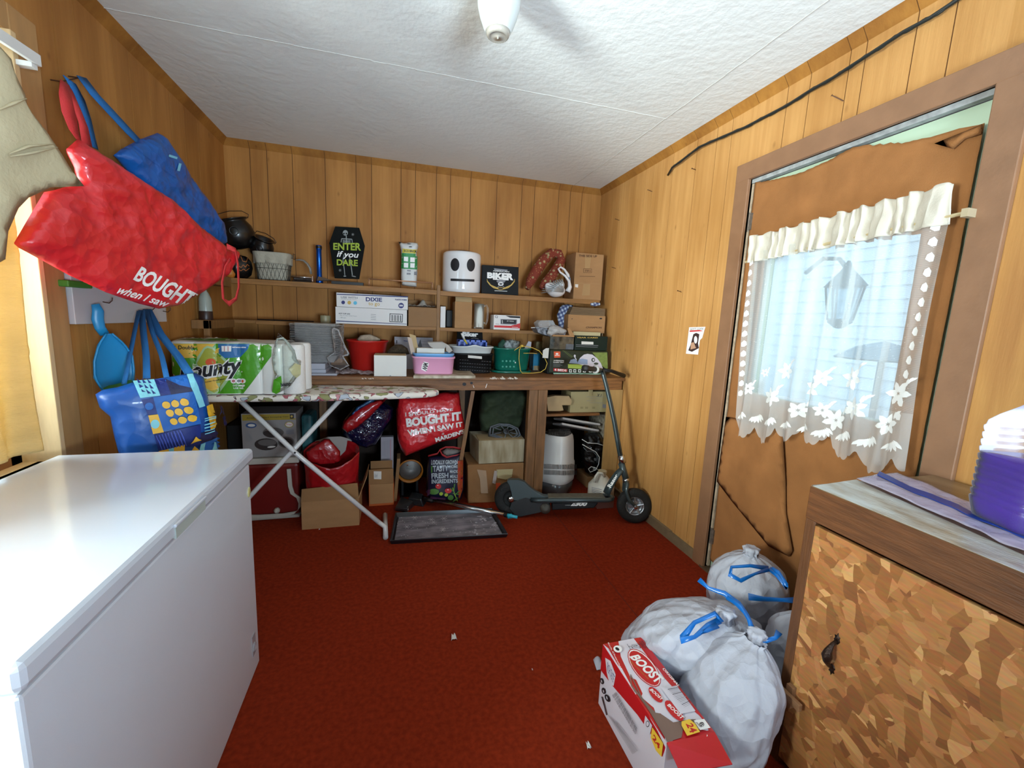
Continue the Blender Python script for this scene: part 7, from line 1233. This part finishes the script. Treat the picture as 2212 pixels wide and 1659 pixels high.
C3=mat('stained_pale_card','#b3a88e',.8,col2='#8a7b5c',vs=7,stretch=(3,1,.6)); P=[(at(1018,1003,y=YL).x+.0,YL+.20,zt_+.006),(at(1034,1012,y=YL+.01).x,YL+.012,zt_+.006),(at(1131,1002,y=YL+.01).x,YL+.012,zt_+.006),(at(1131,1002,y=YL+.01).x,YL+.24,zt_+.006)]
zt3=at(1080,951,y=YL+.01).z; x0_,x1_=at(1034,1000,y=YL+.012).x,at(1131,1000,y=YL+.012).x; t=thing('pale_carton','smaller water-stained pale carton lying on the battered carton','box',((x0_+x1_)/2,3.0,zt_+.008)); xl_=at(1010,960,y=YL+.2).x
o=MB().hexa([(x0_,YL+.012,zt_+.007),(x1_,YL+.012,zt_+.007),(x1_+.01,YL+.24,zt_+.007),(xl_+.03,YL+.26,zt_+.007),(x0_-.004,YL+.012,zt3),(x1_,YL+.012,zt3),(x1_+.01,YL+.24,zt3+.005),(xl_+.02,YL+.26,zt3+.005)]).build('carton_body',C3,t,bev=.003)
MB().hexa([(x0_-.004,YL+.01,zt3+.001),(x1_-.02,YL+.01,zt3+.001),(x1_-.02,YL+.12,zt3+.003),(xl_+.05,YL+.15,zt3+.003),(x0_-.002,YL+.008,zt3+.006),(x1_-.02,YL+.008,zt3+.006),(x1_-.02,YL+.12,zt3+.010),(xl_+.05,YL+.15,zt3+.010)]).build('top_flap',mat('torn_flap_card','#a68e66',.85,var=.2),t)
BR=mat('grey_cast_plastic','#565b61',.4,var=.15); c=at(1095,938,y=YL+.08); c.z=zt3+.03; t=thing('grey_bracket','grey ribbed plastic motor bracket lying on the pale carton','bracket',tuple(c))
hexp=[(1058,940),(1060,922),(1078,916),(1100,917),(1118,925),(1124,940),(1112,948),(1090,950)]; P=[atp(x,y,(0,YL+.06,.5),(0,-1,.5)) for x,y in hexp]; nn=Vector((0,.89,-.45)); 
hp2=[P[0].lerp(P[4],.5)]; cen=sum(P,Vector())/len(P); rg=MB()
for s_,o_ in ((1,0),(.82,.004)): 
    Q=[cen+(p-cen)*s_+nn*o_ for p in P]+[]; rg.tube(Q+[Q[0]],.006,8)
for p in P: rg.tube([cen+(p-cen)*.95,cen+(p-cen)*.3+nn*-.004],.004,6); rg.tube([p,p+nn*.035],.004,6)
rg.tube([p+nn*.035 for p in P]+[P[0]+nn*.035],.005,6); rg.build('bracket_frame',BR,t,smooth=.8); MB().lathe([(.022,0),(.022,.012),(.012,.014),(.01,.005),(0,.005)],cen,ax=-nn,n=20).build('hub',mat('dark_hub','#24272a',.4,.3),t)
JK=mat('olive_jacket','#26341c',.85,var=.3,vs=8,bump=.3,bs=40); crumple(JK,5,.02,.6); o=pillow([(1040,850),(1075,842),(1137,842),(1137,870),(1132,900),(1120,925),(1090,930),(1055,935),(1038,930),(1034,900),(1036,870)],(0,3.02,.6),(0,-1,.1),.05,res=.014,amp=.022,fr=10,edge=.06,fold=lambda a,b:.02*math.sin(a*22+b*14+2*math.sin(b*12))*math.sin(b*9+1)+.012*abs(math.sin(a*9-b*17))).build('olive_jacket',JK,smooth=True); tag(o,'crumpled olive green jacket stuffed under the bench behind the grey bracket','jacket')
# shoe/vacuum head, wand, tray
VH=mat('vacuum_head_grey','#262729',.3,coat=.3); t=thing('vacuum_wand','dark vacuum head on a chrome wand with a teal tip lying across the boot tray','vacuum wand',tuple(at(890,1090,z=0)))
def zpt(x,y,z): return at(x,y,z=z)
P=[zpt(852,1103,.0),zpt(878,1108,.0),zpt(897,1092,.0),zpt(868,1082,.0)]; T_=[zpt(853,1097,.035),zpt(880,1098,.035),zpt(893,1082,.05),zpt(866,1072,.05)]; MB().hexa(P+T_).build('vacuum_head',VH,t,bev=.006)
MB().hexa([zpt(880,1090,.0),zpt(915,1096,.0),zpt(925,1080,.0),zpt(895,1072,.0),zpt(882,1076,.06),zpt(910,1078,.06),zpt(912,1066,.06),zpt(888,1062,.06)]).build('neck_joint',VH,t,bev=.008)
prn([o for o in t.children if o.name.startswith('vacuum_head')][0],[('l',WHT,[(864,1090),(881,1095),(882,1106)],1.2)],'light_strip',mx=6)
A,B=zpt(916,1078,.05),zpt(1090,1112,.052); MB().tube([A,A.lerp(B,.12)],.016,14).build('black_collar',BLKP,t,smooth=.8); MB().tube([A.lerp(B,.1),B],.0135,18).build('chrome_tube',CHR,t,smooth=.8)
MB().tube([A.lerp(B,.1)+Vector((0,.004,.012)),B+Vector((0,.004,.012))],.006,8).build('black_rail',BLKP,t,smooth=.8)
TL_=mat('teal_plastic','#2aa6ba',.35); D_=(B-A).normalized(); MB().tube([B,B+D_*.02],.016,12).build('black_end',BLKP,t); MB().tube([B+D_*.02,B+D_*.045,B+D_*.09],[.014,.011,.010],12).box(tuple(B+D_*.025-Vector((.006,.014,.016))),tuple(B+D_*.045+Vector((.006,.012,.012)))).build('teal_tip',TL_,t,smooth=.6)
# boot tray
TRY=mat('tray_black','#15151a',.3,coat=.4); TRM=mat('dusty_tray_print','#97929a',.6,col2='#5d5a62',vs=9,stretch=(1,2.5,1)); C4=[zpt(845,1176,.0),zpt(1094,1161,.0),zpt(1062,1106,.0),zpt(856,1116,.0)]
t=thing('boot_tray','black rectangular boot tray with a dusty snowflake mat on the carpet','tray',tuple(sum(C4,Vector())/4)); cc=sum(C4,Vector())/4
def ring(s,z_): return [Vector((cc.x+(p.x-cc.x)*s[0],cc.y+(p.y-cc.y)*s[1],z_)) for p in C4]
m=MB(); rs=[ring((.97,.93),.0015),ring((1.0,1.0),.028),ring((1.02,1.03),.028),ring((1.02,1.03),.022),ring((1.0,.99),.0)]; vs=[p for r in rs for p in r]; m.add(vs,[(i*4+j,i*4+(j+1)%4,(i+1)*4+(j+1)%4,(i+1)*4+j) for i in range(4) for j in range(4)]+[(0,1,2,3)]); m.build('tray_rim',TRY,t,bev=.002)
mo=MB().prism(ring((.95,.89),.003),(0,0,.002)).build('printed_mat',TRM,t); I=[]; SW_=mat('snow_print','#cfccd2',.7); SW2=mat('faint_snow_print','#b0abb4',.8)
for k in range(46): I.append(('e',SW_,R.uniform(858,1075),R.uniform(1118,1168),.9,.6))
for k in range(9):
    x_,y_=R.choice([862,875,900,935,955,985,1010,1040,1070])+R.uniform(-4,4),R.uniform(1120,1162)
    for j in range(3): a_=j*PI/3; I.append(('l',SW_,[(x_-7*math.cos(a_),y_-4*math.sin(a_)),(x_+7*math.cos(a_),y_+4*math.sin(a_))],.6))
for k in range(40): I.append(('e',SW2,R.uniform(1020,1085),R.uniform(1118,1160),R.uniform(1,3.4),R.uniform(.6,1.6)))
prn(mo,I,'snowflakes',mx=30)
# right bay: boxes on the inner shelf, lids, humidifier, cords, jug
YI=2.93; CB=mat('cream_card','#a89a70',.75,var=.08); w=lambda x,y:(1160+x/6.635,830+y/6.635)
t,d=carton('cream_carton','cream printed carton marked X1 on the inner shelf of the bench','box',(1231,1313),846,888,YI,.2,CB,zb=zi+.001)
o=body_of(t); prn(o,[('t',INK,'X I',[w(858,135),w(925,140),w(922,185),w(855,178)],.01,.2),('p',GREY,[w(940,285),w(995,290),w(993,340),w(938,338)])]+[('l',GREY,[w(710+k%2*40,180+k*28),w(960-k%3*60,183+k*28)],.6) for k in range(4)]+[('p',mat('faint_print','#8f845e',.8),[w(x_,320),w(x_+40,322),w(x_+40,350),w(x_,352)]) for x_ in (620,690,790)],'printed_marks')
MB().lathe([(0,0),(.019,0),(.019,.05),(0,.05)],(at(1276,846,y=YI-.003).x,YI-.002,d[3]-.03),n=16,sq=.1,xd=(1,0,0)).build('card_tab',CB,t)
P=[atp(*w(x,y),(0,YI-.03,.8),(0,-1,0)) for x,y in ((140,240),(140,190),(260,165),(460,170),(500,240),(575,370),(540,385),(480,300),(360,300),(380,375),(330,385),(160,385))]
P=[Vector((p.x,p.y,max(p.z,zi+.002))) for p in P]; o=MB().prism([P[0],P[1],P[2],P[3],P[4],P[7],P[8],P[9],P[10],P[11]],(0,.05,0)).build('torn_carton',CARD2); tag(o,'torn flattened tan carton left of the cream carton on the inner shelf','box')
o=MB().box((at(1183,860,y=3.1).x,3.1,zi+.001),(at(1240,860,y=3.1).x,3.3,zi+.10)).build('dark_case',BLKP,bev=.005); tag(o,'black case in shadow behind the torn carton','case'); q=at(1192,841,y=2.97); o=MB().lathe([(0,0),(.012,0),(.012,.018),(0,.018)],(q.x,2.97,BZT-.06),n=14).build('white_knob',WPL); o2=o; tag(o,'small white knob just under the bench top by the post','knob'); o.data.transform(Matrix.Translation((0,0,.02)))  # the small white piece under the bench top is a knob
LIDW=mat('white_lid_plastic','#cfcac8',.35); 
for i,(lab,dz,x0p,x1p) in enumerate((('upper of two white plastic tub lids wedged above the humidifier',.0,1216,1298),('lower of two white plastic tub lids wedged above the humidifier',-.03,1214,1295))):
    a=at(x0p,901+i*12,y=2.96); b=at(x1p,915+i*13,y=2.96); m=MB(); th=.018
    m.hexa([a-Vector((0,0,th)),b-Vector((0,0,th)),b+Vector((0,.2,-th-.05)),a+Vector((0,.2,-th-.05)),a,b,b+Vector((0,.2,-.05)),a+Vector((0,.2,-.05))]); o=m.build('tub_lid',LIDW,bev=.007); tag(o,lab,'lid')  # each one is a tub lid sloping down at the back
o=MB().box((at(1302,940,y=2.98).x,2.98,zi-.33),(at(1313,940,y=2.98).x,3.25,zi-.022)).build('white_panel_stack',mat('white_panel_edges','#b0a898',.6,col2='#6d6455',vs=40,stretch=(6,1,1)),bev=.002); tag(o,'white edged panels standing on end at the right under the inner shelf','panels')
# humidifier
HW=mat('humidifier_white','#d0cdc8',.35); HGR=mat('smoked_grey_tank','#4e4e50',.25,coat=.3); YH_=2.95; a,b=at(1169,1040,y=YH_-.1),at(1257,1040,y=YH_-.1); hr=(b.x-a.x)/2; cx=(a.x+b.x)/2; cx=max(cx,px1+hr+.004) if cx-hr<px1 else cx
yc=YH_; zt_=at(1213,945,y=yc-.1).z; zb2=at(1213,1053,y=yc-hr).z; c=Vector((cx,yc+.03,0)); t=thing('humidifier','white console humidifier with a dark slatted top and grey base under the bench','humidifier',(c.x,c.y,0)); hr=min(hr,.14)
rfh=lambda a_,h_:1/((abs(math.cos(a_))**3.2+abs(math.sin(a_))**3.2)**(1/3.2))
MB().lathe([(0,0),(hr*.88,0),(hr*.92,.01),(hr*.95,zb2+.02),(0,zb2+.02)],c,n=64,rf=rfh,sq=.95).build('base_tank',HGR,t,smooth=.7)
hb_=MB().lathe([(0,zb2),(hr*.9,zb2-.01),(hr*.99,zb2+.0),(hr*1.0,zb2+.03),(hr*.97,zb2+.14),(hr*.93,zb2+.15),(hr*.85,zt_-.06),(hr*.80,zt_-.02),(hr*.72,zt_)],c,n=64,rf=rfh,sq=.95,cap=False).build('housing',HW,t,smooth=.9)
m=MB().lathe([(hr*.73,zt_-.006),(hr*.5,zt_+.012),(0,zt_+.018)],c,n=64,rf=rfh,sq=.95,cap=False).build('top_grille',mat('grille_dark','#2c2b2a',.5),t,smooth=.9)
for k in range(15): x_=-hr*.62+hr*1.24*k/14; L_=hr*.68*(1-(abs(x_)/(hr*.85))**3)**(1/3); MB().tube([(c.x+x_-.02,c.y-L_*.92,zt_+.004),(c.x+x_,c.y-L_*.4,zt_+.016),(c.x+x_+.02,c.y+L_*.5,zt_+.018),(c.x+x_+.03,c.y+L_*.9,zt_+.004)],.0022,6).build('grille_slat',mat('slat_grey','#6f6b66',.4),t)
prn(hb_,[('l',mat('vent_shadow','#4a4744',.8),[(1176+k*2.9,1003+r_*12.5+(.0012*(k-13)**2)*-4),(1176+k*2.9,1013+r_*12.5+(.0012*(k-13)**2)*-4)],1.35) for k in range(25) for r_ in range(2)],'vent_slots',mx=5,off=.001)
# cords, black bag, jug and boxes
o=pillow([(1258,950),(1268,935),(1290,933),(1303,945),(1312,970),(1310,1005),(1300,1030),(1285,1035),(1265,1020),(1256,990)],(0,3.0,.35),(0,-1,0),.06,res=.016,amp=.02,fr=14,edge=.07).build('black_bin_bag',mat('black_film','#0b0b0c',.3,coat=.5),smooth=True); crumple(o.data.materials[0],14,.02,.8); tag(o,'black plastic bag bulging right of the humidifier','bag')
for lab,px,y_,m_ in (('upper white lead looping from the humidifier over the black bag',[(1257,949),(1270,957),(1290,958),(1303,962),(1308,970),(1302,973)],2.9,WPL),('tangled white lead hanging down over the black bag',[(1258,960),(1272,968),(1287,976),(1295,988),(1293,1003),(1287,1015),(1275,1020),(1271,1013),(1277,1008),(1287,1011),(1296,1018)],2.89,WPL),('thin grey lead beside the tangled white one',[(1260,966),(1268,975),(1280,974),(1290,985),(1290,1000)],2.905,GRP)):
    o=MB().tube([at(x,y,y=y_) for x,y in px],.0028,8).build('power_lead',m_,smooth=True); tag(o,lab,'cord')
t,d=carton('tan_carton','plain tan carton on the floor behind the scooter, right of the humidifier','box',(1265,1290),1030,1075,2.98,.2,CARD,zb=0)
JW=mat('milky_jug','#c4bfb2',.4,var=.05); ca=at(1276,1065,y=2.70); cb=at(1322,1065,y=2.70); hr=(cb.x-ca.x)/2*1.0; c=Vector(((ca.x+cb.x)/2,2.71,0)); zt_=at(1298,1020,y=2.72).z; zs=at(1298,1040,y=2.72).z
t=thing('white_jug','white plastic gallon jug with a handle behind the scooter','jug',tuple(c)); rj=lambda a_,h_:1/((abs(math.cos(a_))**5+abs(math.sin(a_))**5)**.2) if h_<zs else 1
ju=MB().lathe([(0,0),(hr*.93,.0),(hr*.97,.008),(hr*.97,zs-.01),(hr*.7,zs+.02),(hr*.3,zt_-.01),(hr*.28,zt_+.01),(0,zt_+.01)],c,n=48,rf=rj).build('jug_body',JW,t,smooth=.8)
MB().tube([at(x,y,y=2.655) for x,y in ((1285,1042),(1286,1030),(1292,1021),(1300,1022),(1306,1030))],.009,10).build('jug_handle',JW,t,smooth=True); MB().lathe([(hr*.36,0),(hr*.36,.016),(0,.018)],c+Vector((0,0,zt_)),n=20).build('cap',mat('cream_cap','#b5a88a',.5),t)
prn(ju,[('l',NAVY,[(1278,1053+k*3),(1300,1058+k*4)],.7) for k in range(4)],'label_lines',mx=5)
o=MB().box((at(1290,1100,y=2.60).x,2.60,0),(at(1325,1100,y=2.60).x,2.70,at(1305,1080,y=2.60).z)).build('pinkish_carton',mat('pinkish_card','#8a5f54',.7),bev=.002); tag(o,'small pinkish brown box on the floor under the scooter deck front','box'); 
# ================= electric scooter =================
SG=mat('scooter_grey','#39474a',.35,.3,coat=.3,var=.08); TYR=mat('tyre_rubber','#141413',.75,bump=.4,bs=120); RIMM=mat('rim_silver','#a9adb3',.3,.8)
pr0=at(1103,1113,z=0); pf0=at(1368,1129,z=0); dS=(pf0-pr0).normalized(); LEAN=.17; upS=Vector((-dS.y*LEAN,dS.x*LEAN,1)).normalized(); nS=dS.cross(upS).normalized()   # nS points at the viewer
if nS.y>0: nS=-nS
def sp_(x,y,o=0): return atp(x,y,pr0,nS)+nS*o
t=thing('electric_scooter','dark grey electric scooter with fat black tyres, leaning on the right end of the bench','scooter',tuple((pr0+pf0)/2))
def wheel(c,r,wd,name,rim):
    MB().lathe([(r*.52,-wd*.5),(r*.7,-wd*.62),(r*.9,-wd*.55),(r*.98,-wd*.3),(r,0),(r*.98,wd*.3),(r*.9,wd*.55),(r*.7,wd*.62),(r*.52,wd*.5)],c,ax=nS,n=56,cap=False,rf=lambda a,h:1+(.006*math.cos(a*56) if abs(h)>wd*.25 and 0 else 0)).build('tyre',TYR,t,smooth=True)
    m=MB().lathe([(r*.56,-wd*.35),(r*.56,wd*.45),(r*.5,wd*.5),(r*.46,wd*.3),(r*.44,wd*.1),(r*.15,wd*.12),(r*.13,wd*.5),(0,wd*.52)],c,ax=nS,n=40); 
    m.build('wheel_rim',RIMM if rim else TYR,t,smooth=.7)
    if rim:
        for k in range(5):
            a_=2*PI*k/5+.3; e1=dS*math.cos(a_)+upS*math.sin(a_); MB().tube([c+e1*r*.12+nS*wd*.3,c+e1*r*.5+nS*wd*.32],[.010,.014],8,ell=.5).build('spoke',RIMM,t)
RW=.118; cF=pf0+upS*RW; cR=pr0+upS*RW; wheel(cF,RW,.05,'front',True); wheel(cR,RW,.05,'rear',False)
# rear axle, motor, chain guard
MB().lathe([(.02,.03),(.018,.045),(.008,.05),(0,.05)],cR,ax=nS,n=14).build('axle_nut',CHR,t)
z=lambda x,y:(1060+x/6.144,1020+y/6.144)
P=[sp_(*z(x,y),.035) for x,y in ((280,380),(460,320),(560,350),(760,390),(790,430),(770,470),(640,520),(400,570),(330,560),(250,470))]; MB().prism(P,nS*-.012).build('chain_guard',mat('guard_black','#1d2021',.5,var=.2),t,bev=.002)
mc=sp_(*z(720,460),.01); MB().lathe([(.035,-.05),(.04,-.04),(.04,.02),(.03,.03),(0,.03)],mc,ax=nS,n=28).build('motor',mat('motor_dull','#4a443a',.5,.4),t,smooth=.7)
# fender
FP=[(185,105),(240,85),(370,90),(450,120),(520,190),(600,250),(700,300),(790,320)]; FB_=[(290,360),(420,355),(460,330),(560,340),(700,335),(800,325)]
m=MB(); outl=[sp_(*z(x,y),.032) for x,y in [(215,110),(240,90),(370,90),(450,120),(520,190),(600,250),(700,300),(790,325),(560,345),(430,360),(290,360),(275,260),(250,170)]]; m.prism(outl,nS*-.064); m.build('rear_fender',mat('fender_grey','#3d4a4c',.45,var=.06),t,bev=.004)
# deck: frame tube loop, deck board with grip, battery box
m=MB()
for o_ in (.06,-.06): m.tube([sp_(*z(540,350),o_*.6),sp_(*z(620,348),o_),sp_(*z(1540,340),o_),sp_(*z(1600,335),o_*.6)],.016,12)
m.tube([sp_(*z(1590,335),.04),sp_(*z(1615,335),0),sp_(*z(1590,335),-.04)],.016,12); m.build('deck_frame',SG,t,smooth=.8)
P=[sp_(*z(760,322)),sp_(*z(1500,318))]; a_,b_=P; MB().hexa([a_+nS*.055-upS*.004,b_+nS*.055-upS*.004,b_-nS*.065-upS*.004,a_-nS*.065-upS*.004,a_+nS*.055+upS*.006,b_+nS*.055+upS*.006,b_-nS*.065+upS*.006,a_-nS*.065+upS*.006]).build('deck_grip',mat('worn_grip_tape','#6b675a',.9,var=.3,vs=30),t,bev=.002)
a_,b_=sp_(*z(810,385)),sp_(*z(1420,370)); hh_=(sp_(*z(810,480))-a_).length; bbx=MB().hexa([a_+nS*.05-upS*hh_,b_+nS*.05-upS*hh_*.9-dS*.03,b_-nS*.05-upS*hh_*.9-dS*.03,a_-nS*.05-upS*hh_,a_+nS*.05,b_+nS*.05,b_-nS*.05,a_-nS*.05]).build('battery_box',BLKP,t,bev=.006)
prn(bbx,[('t',WHT,'E300',[z(1065,395),z(1285,393),z(1275,450),z(1060,448)],.06,.2),('p',WHT,[z(1000,400),z(1065,398),z(1055,440),z(988,440)]),('l',INK,[z(1010,425),z(1050,412)],1)],'lettering',mx=20)
# neck down-tube with brand lettering, steering head, fork, stem
hd=sp_(1345,1012); ndk=MB(); nk=[(1310,1066),(1316,1052),(1324,1038),(1334,1024),(1343,1014)]; P=[sp_(x,y) for x,y in nk]; nt_=MB().tube(P,[.032,.032,.030,.028,.026],14,ell=.62).build('neck_tube',SG,t,smooth=True)
prn(nt_,[('t',WHT,'Razor',[z(1545,185),z(1660,20),z(1690,40),z(1595,210)],.03)],'lettering',mx=4)
MB().tube([sp_(1342,1000),sp_(1352,1034)],.022,16).build('steering_head',SG,t,smooth=.7)
MB().tube([sp_(1342,984),sp_(1345,1000)],.024,16).tube([sp_(1351,1034),sp_(1353,1040)],.024,16).build('steering_collar',CHR,t,smooth=.7)
m=MB()
for o_ in (.04,-.04): m.tube([sp_(1352,1038,0),sp_(1352,1044,o_*.9),sp_(1350,1060,o_),sp_(1355,1075,o_),cF+nS*o_],[.016,.015,.012,.012,.011],12)
m.build('front_fork',SG,t,smooth=.8)
MB().lathe([(.014,.03),(.014,.052),(0,.054)],cF,ax=nS,n=14).build('axle_nut',CHR,t)
stem=[(1340,984),(1334,950),(1327,910),(1318,868),(1309,830),(1304,812),(1301,800)]; P=[sp_(x,y) for x,y in stem]; MB().tube(P,[.017,.017,.0165,.016,.015,.015,.015],16).build('handlebar_stem',SG,t,smooth=.8)
MB().tube([p+nS*.019 for p in P],.0025,6).build('brake_cable',BLKP,t,smooth=True)
tp_=P[-1]; gd=(sp_(1262,797,.0)-tp_); 
hb1=at(1262,795,y=tp_.y-.13); MB().tube([tp_,tp_+(hb1-tp_)*.35],.012,12).build('handlebar',SG,t,smooth=.8)
MB().lathe([(.014,0),(.028,.002),(.028,.012),(.014,.014)],tp_+(hb1-tp_)*.36,ax=(hb1-tp_),n=24).build('grip_collar',mat('grip_white','#aaa6a0',.5),t,smooth=.7)
MB().tube([tp_+(hb1-tp_)*.4,tp_+(hb1-tp_)*.8,tp_+(hb1-tp_)*.82,hb1],[.0165,.0165,.021,.021],20).build('handle_grip',mat('grip_rubber','#1a1817',.6),t,smooth=.7)
hb2=at(1348,812,y=tp_.y+.10); hb2.x=min(hb2.x,X1-.03); hb2.z=max(hb2.z,BZT+.03); MB().tube([tp_,tp_.lerp(hb2,.4)+Vector((0,0,.012)),hb2],[.012,.012,.016],14).build('handle_grip',mat('grip_rubber','#1a1817',.6),t,smooth=.7)
MB().tube([tp_+Vector((.01,0,.012)),tp_.lerp(hb2,.5)+Vector((0,-.03,.012)),tp_.lerp(hb2,.9)+Vector((0,-.03,.0))],[.006,.005,.003],8).build('brake_lever',BLKP,t,smooth=True)
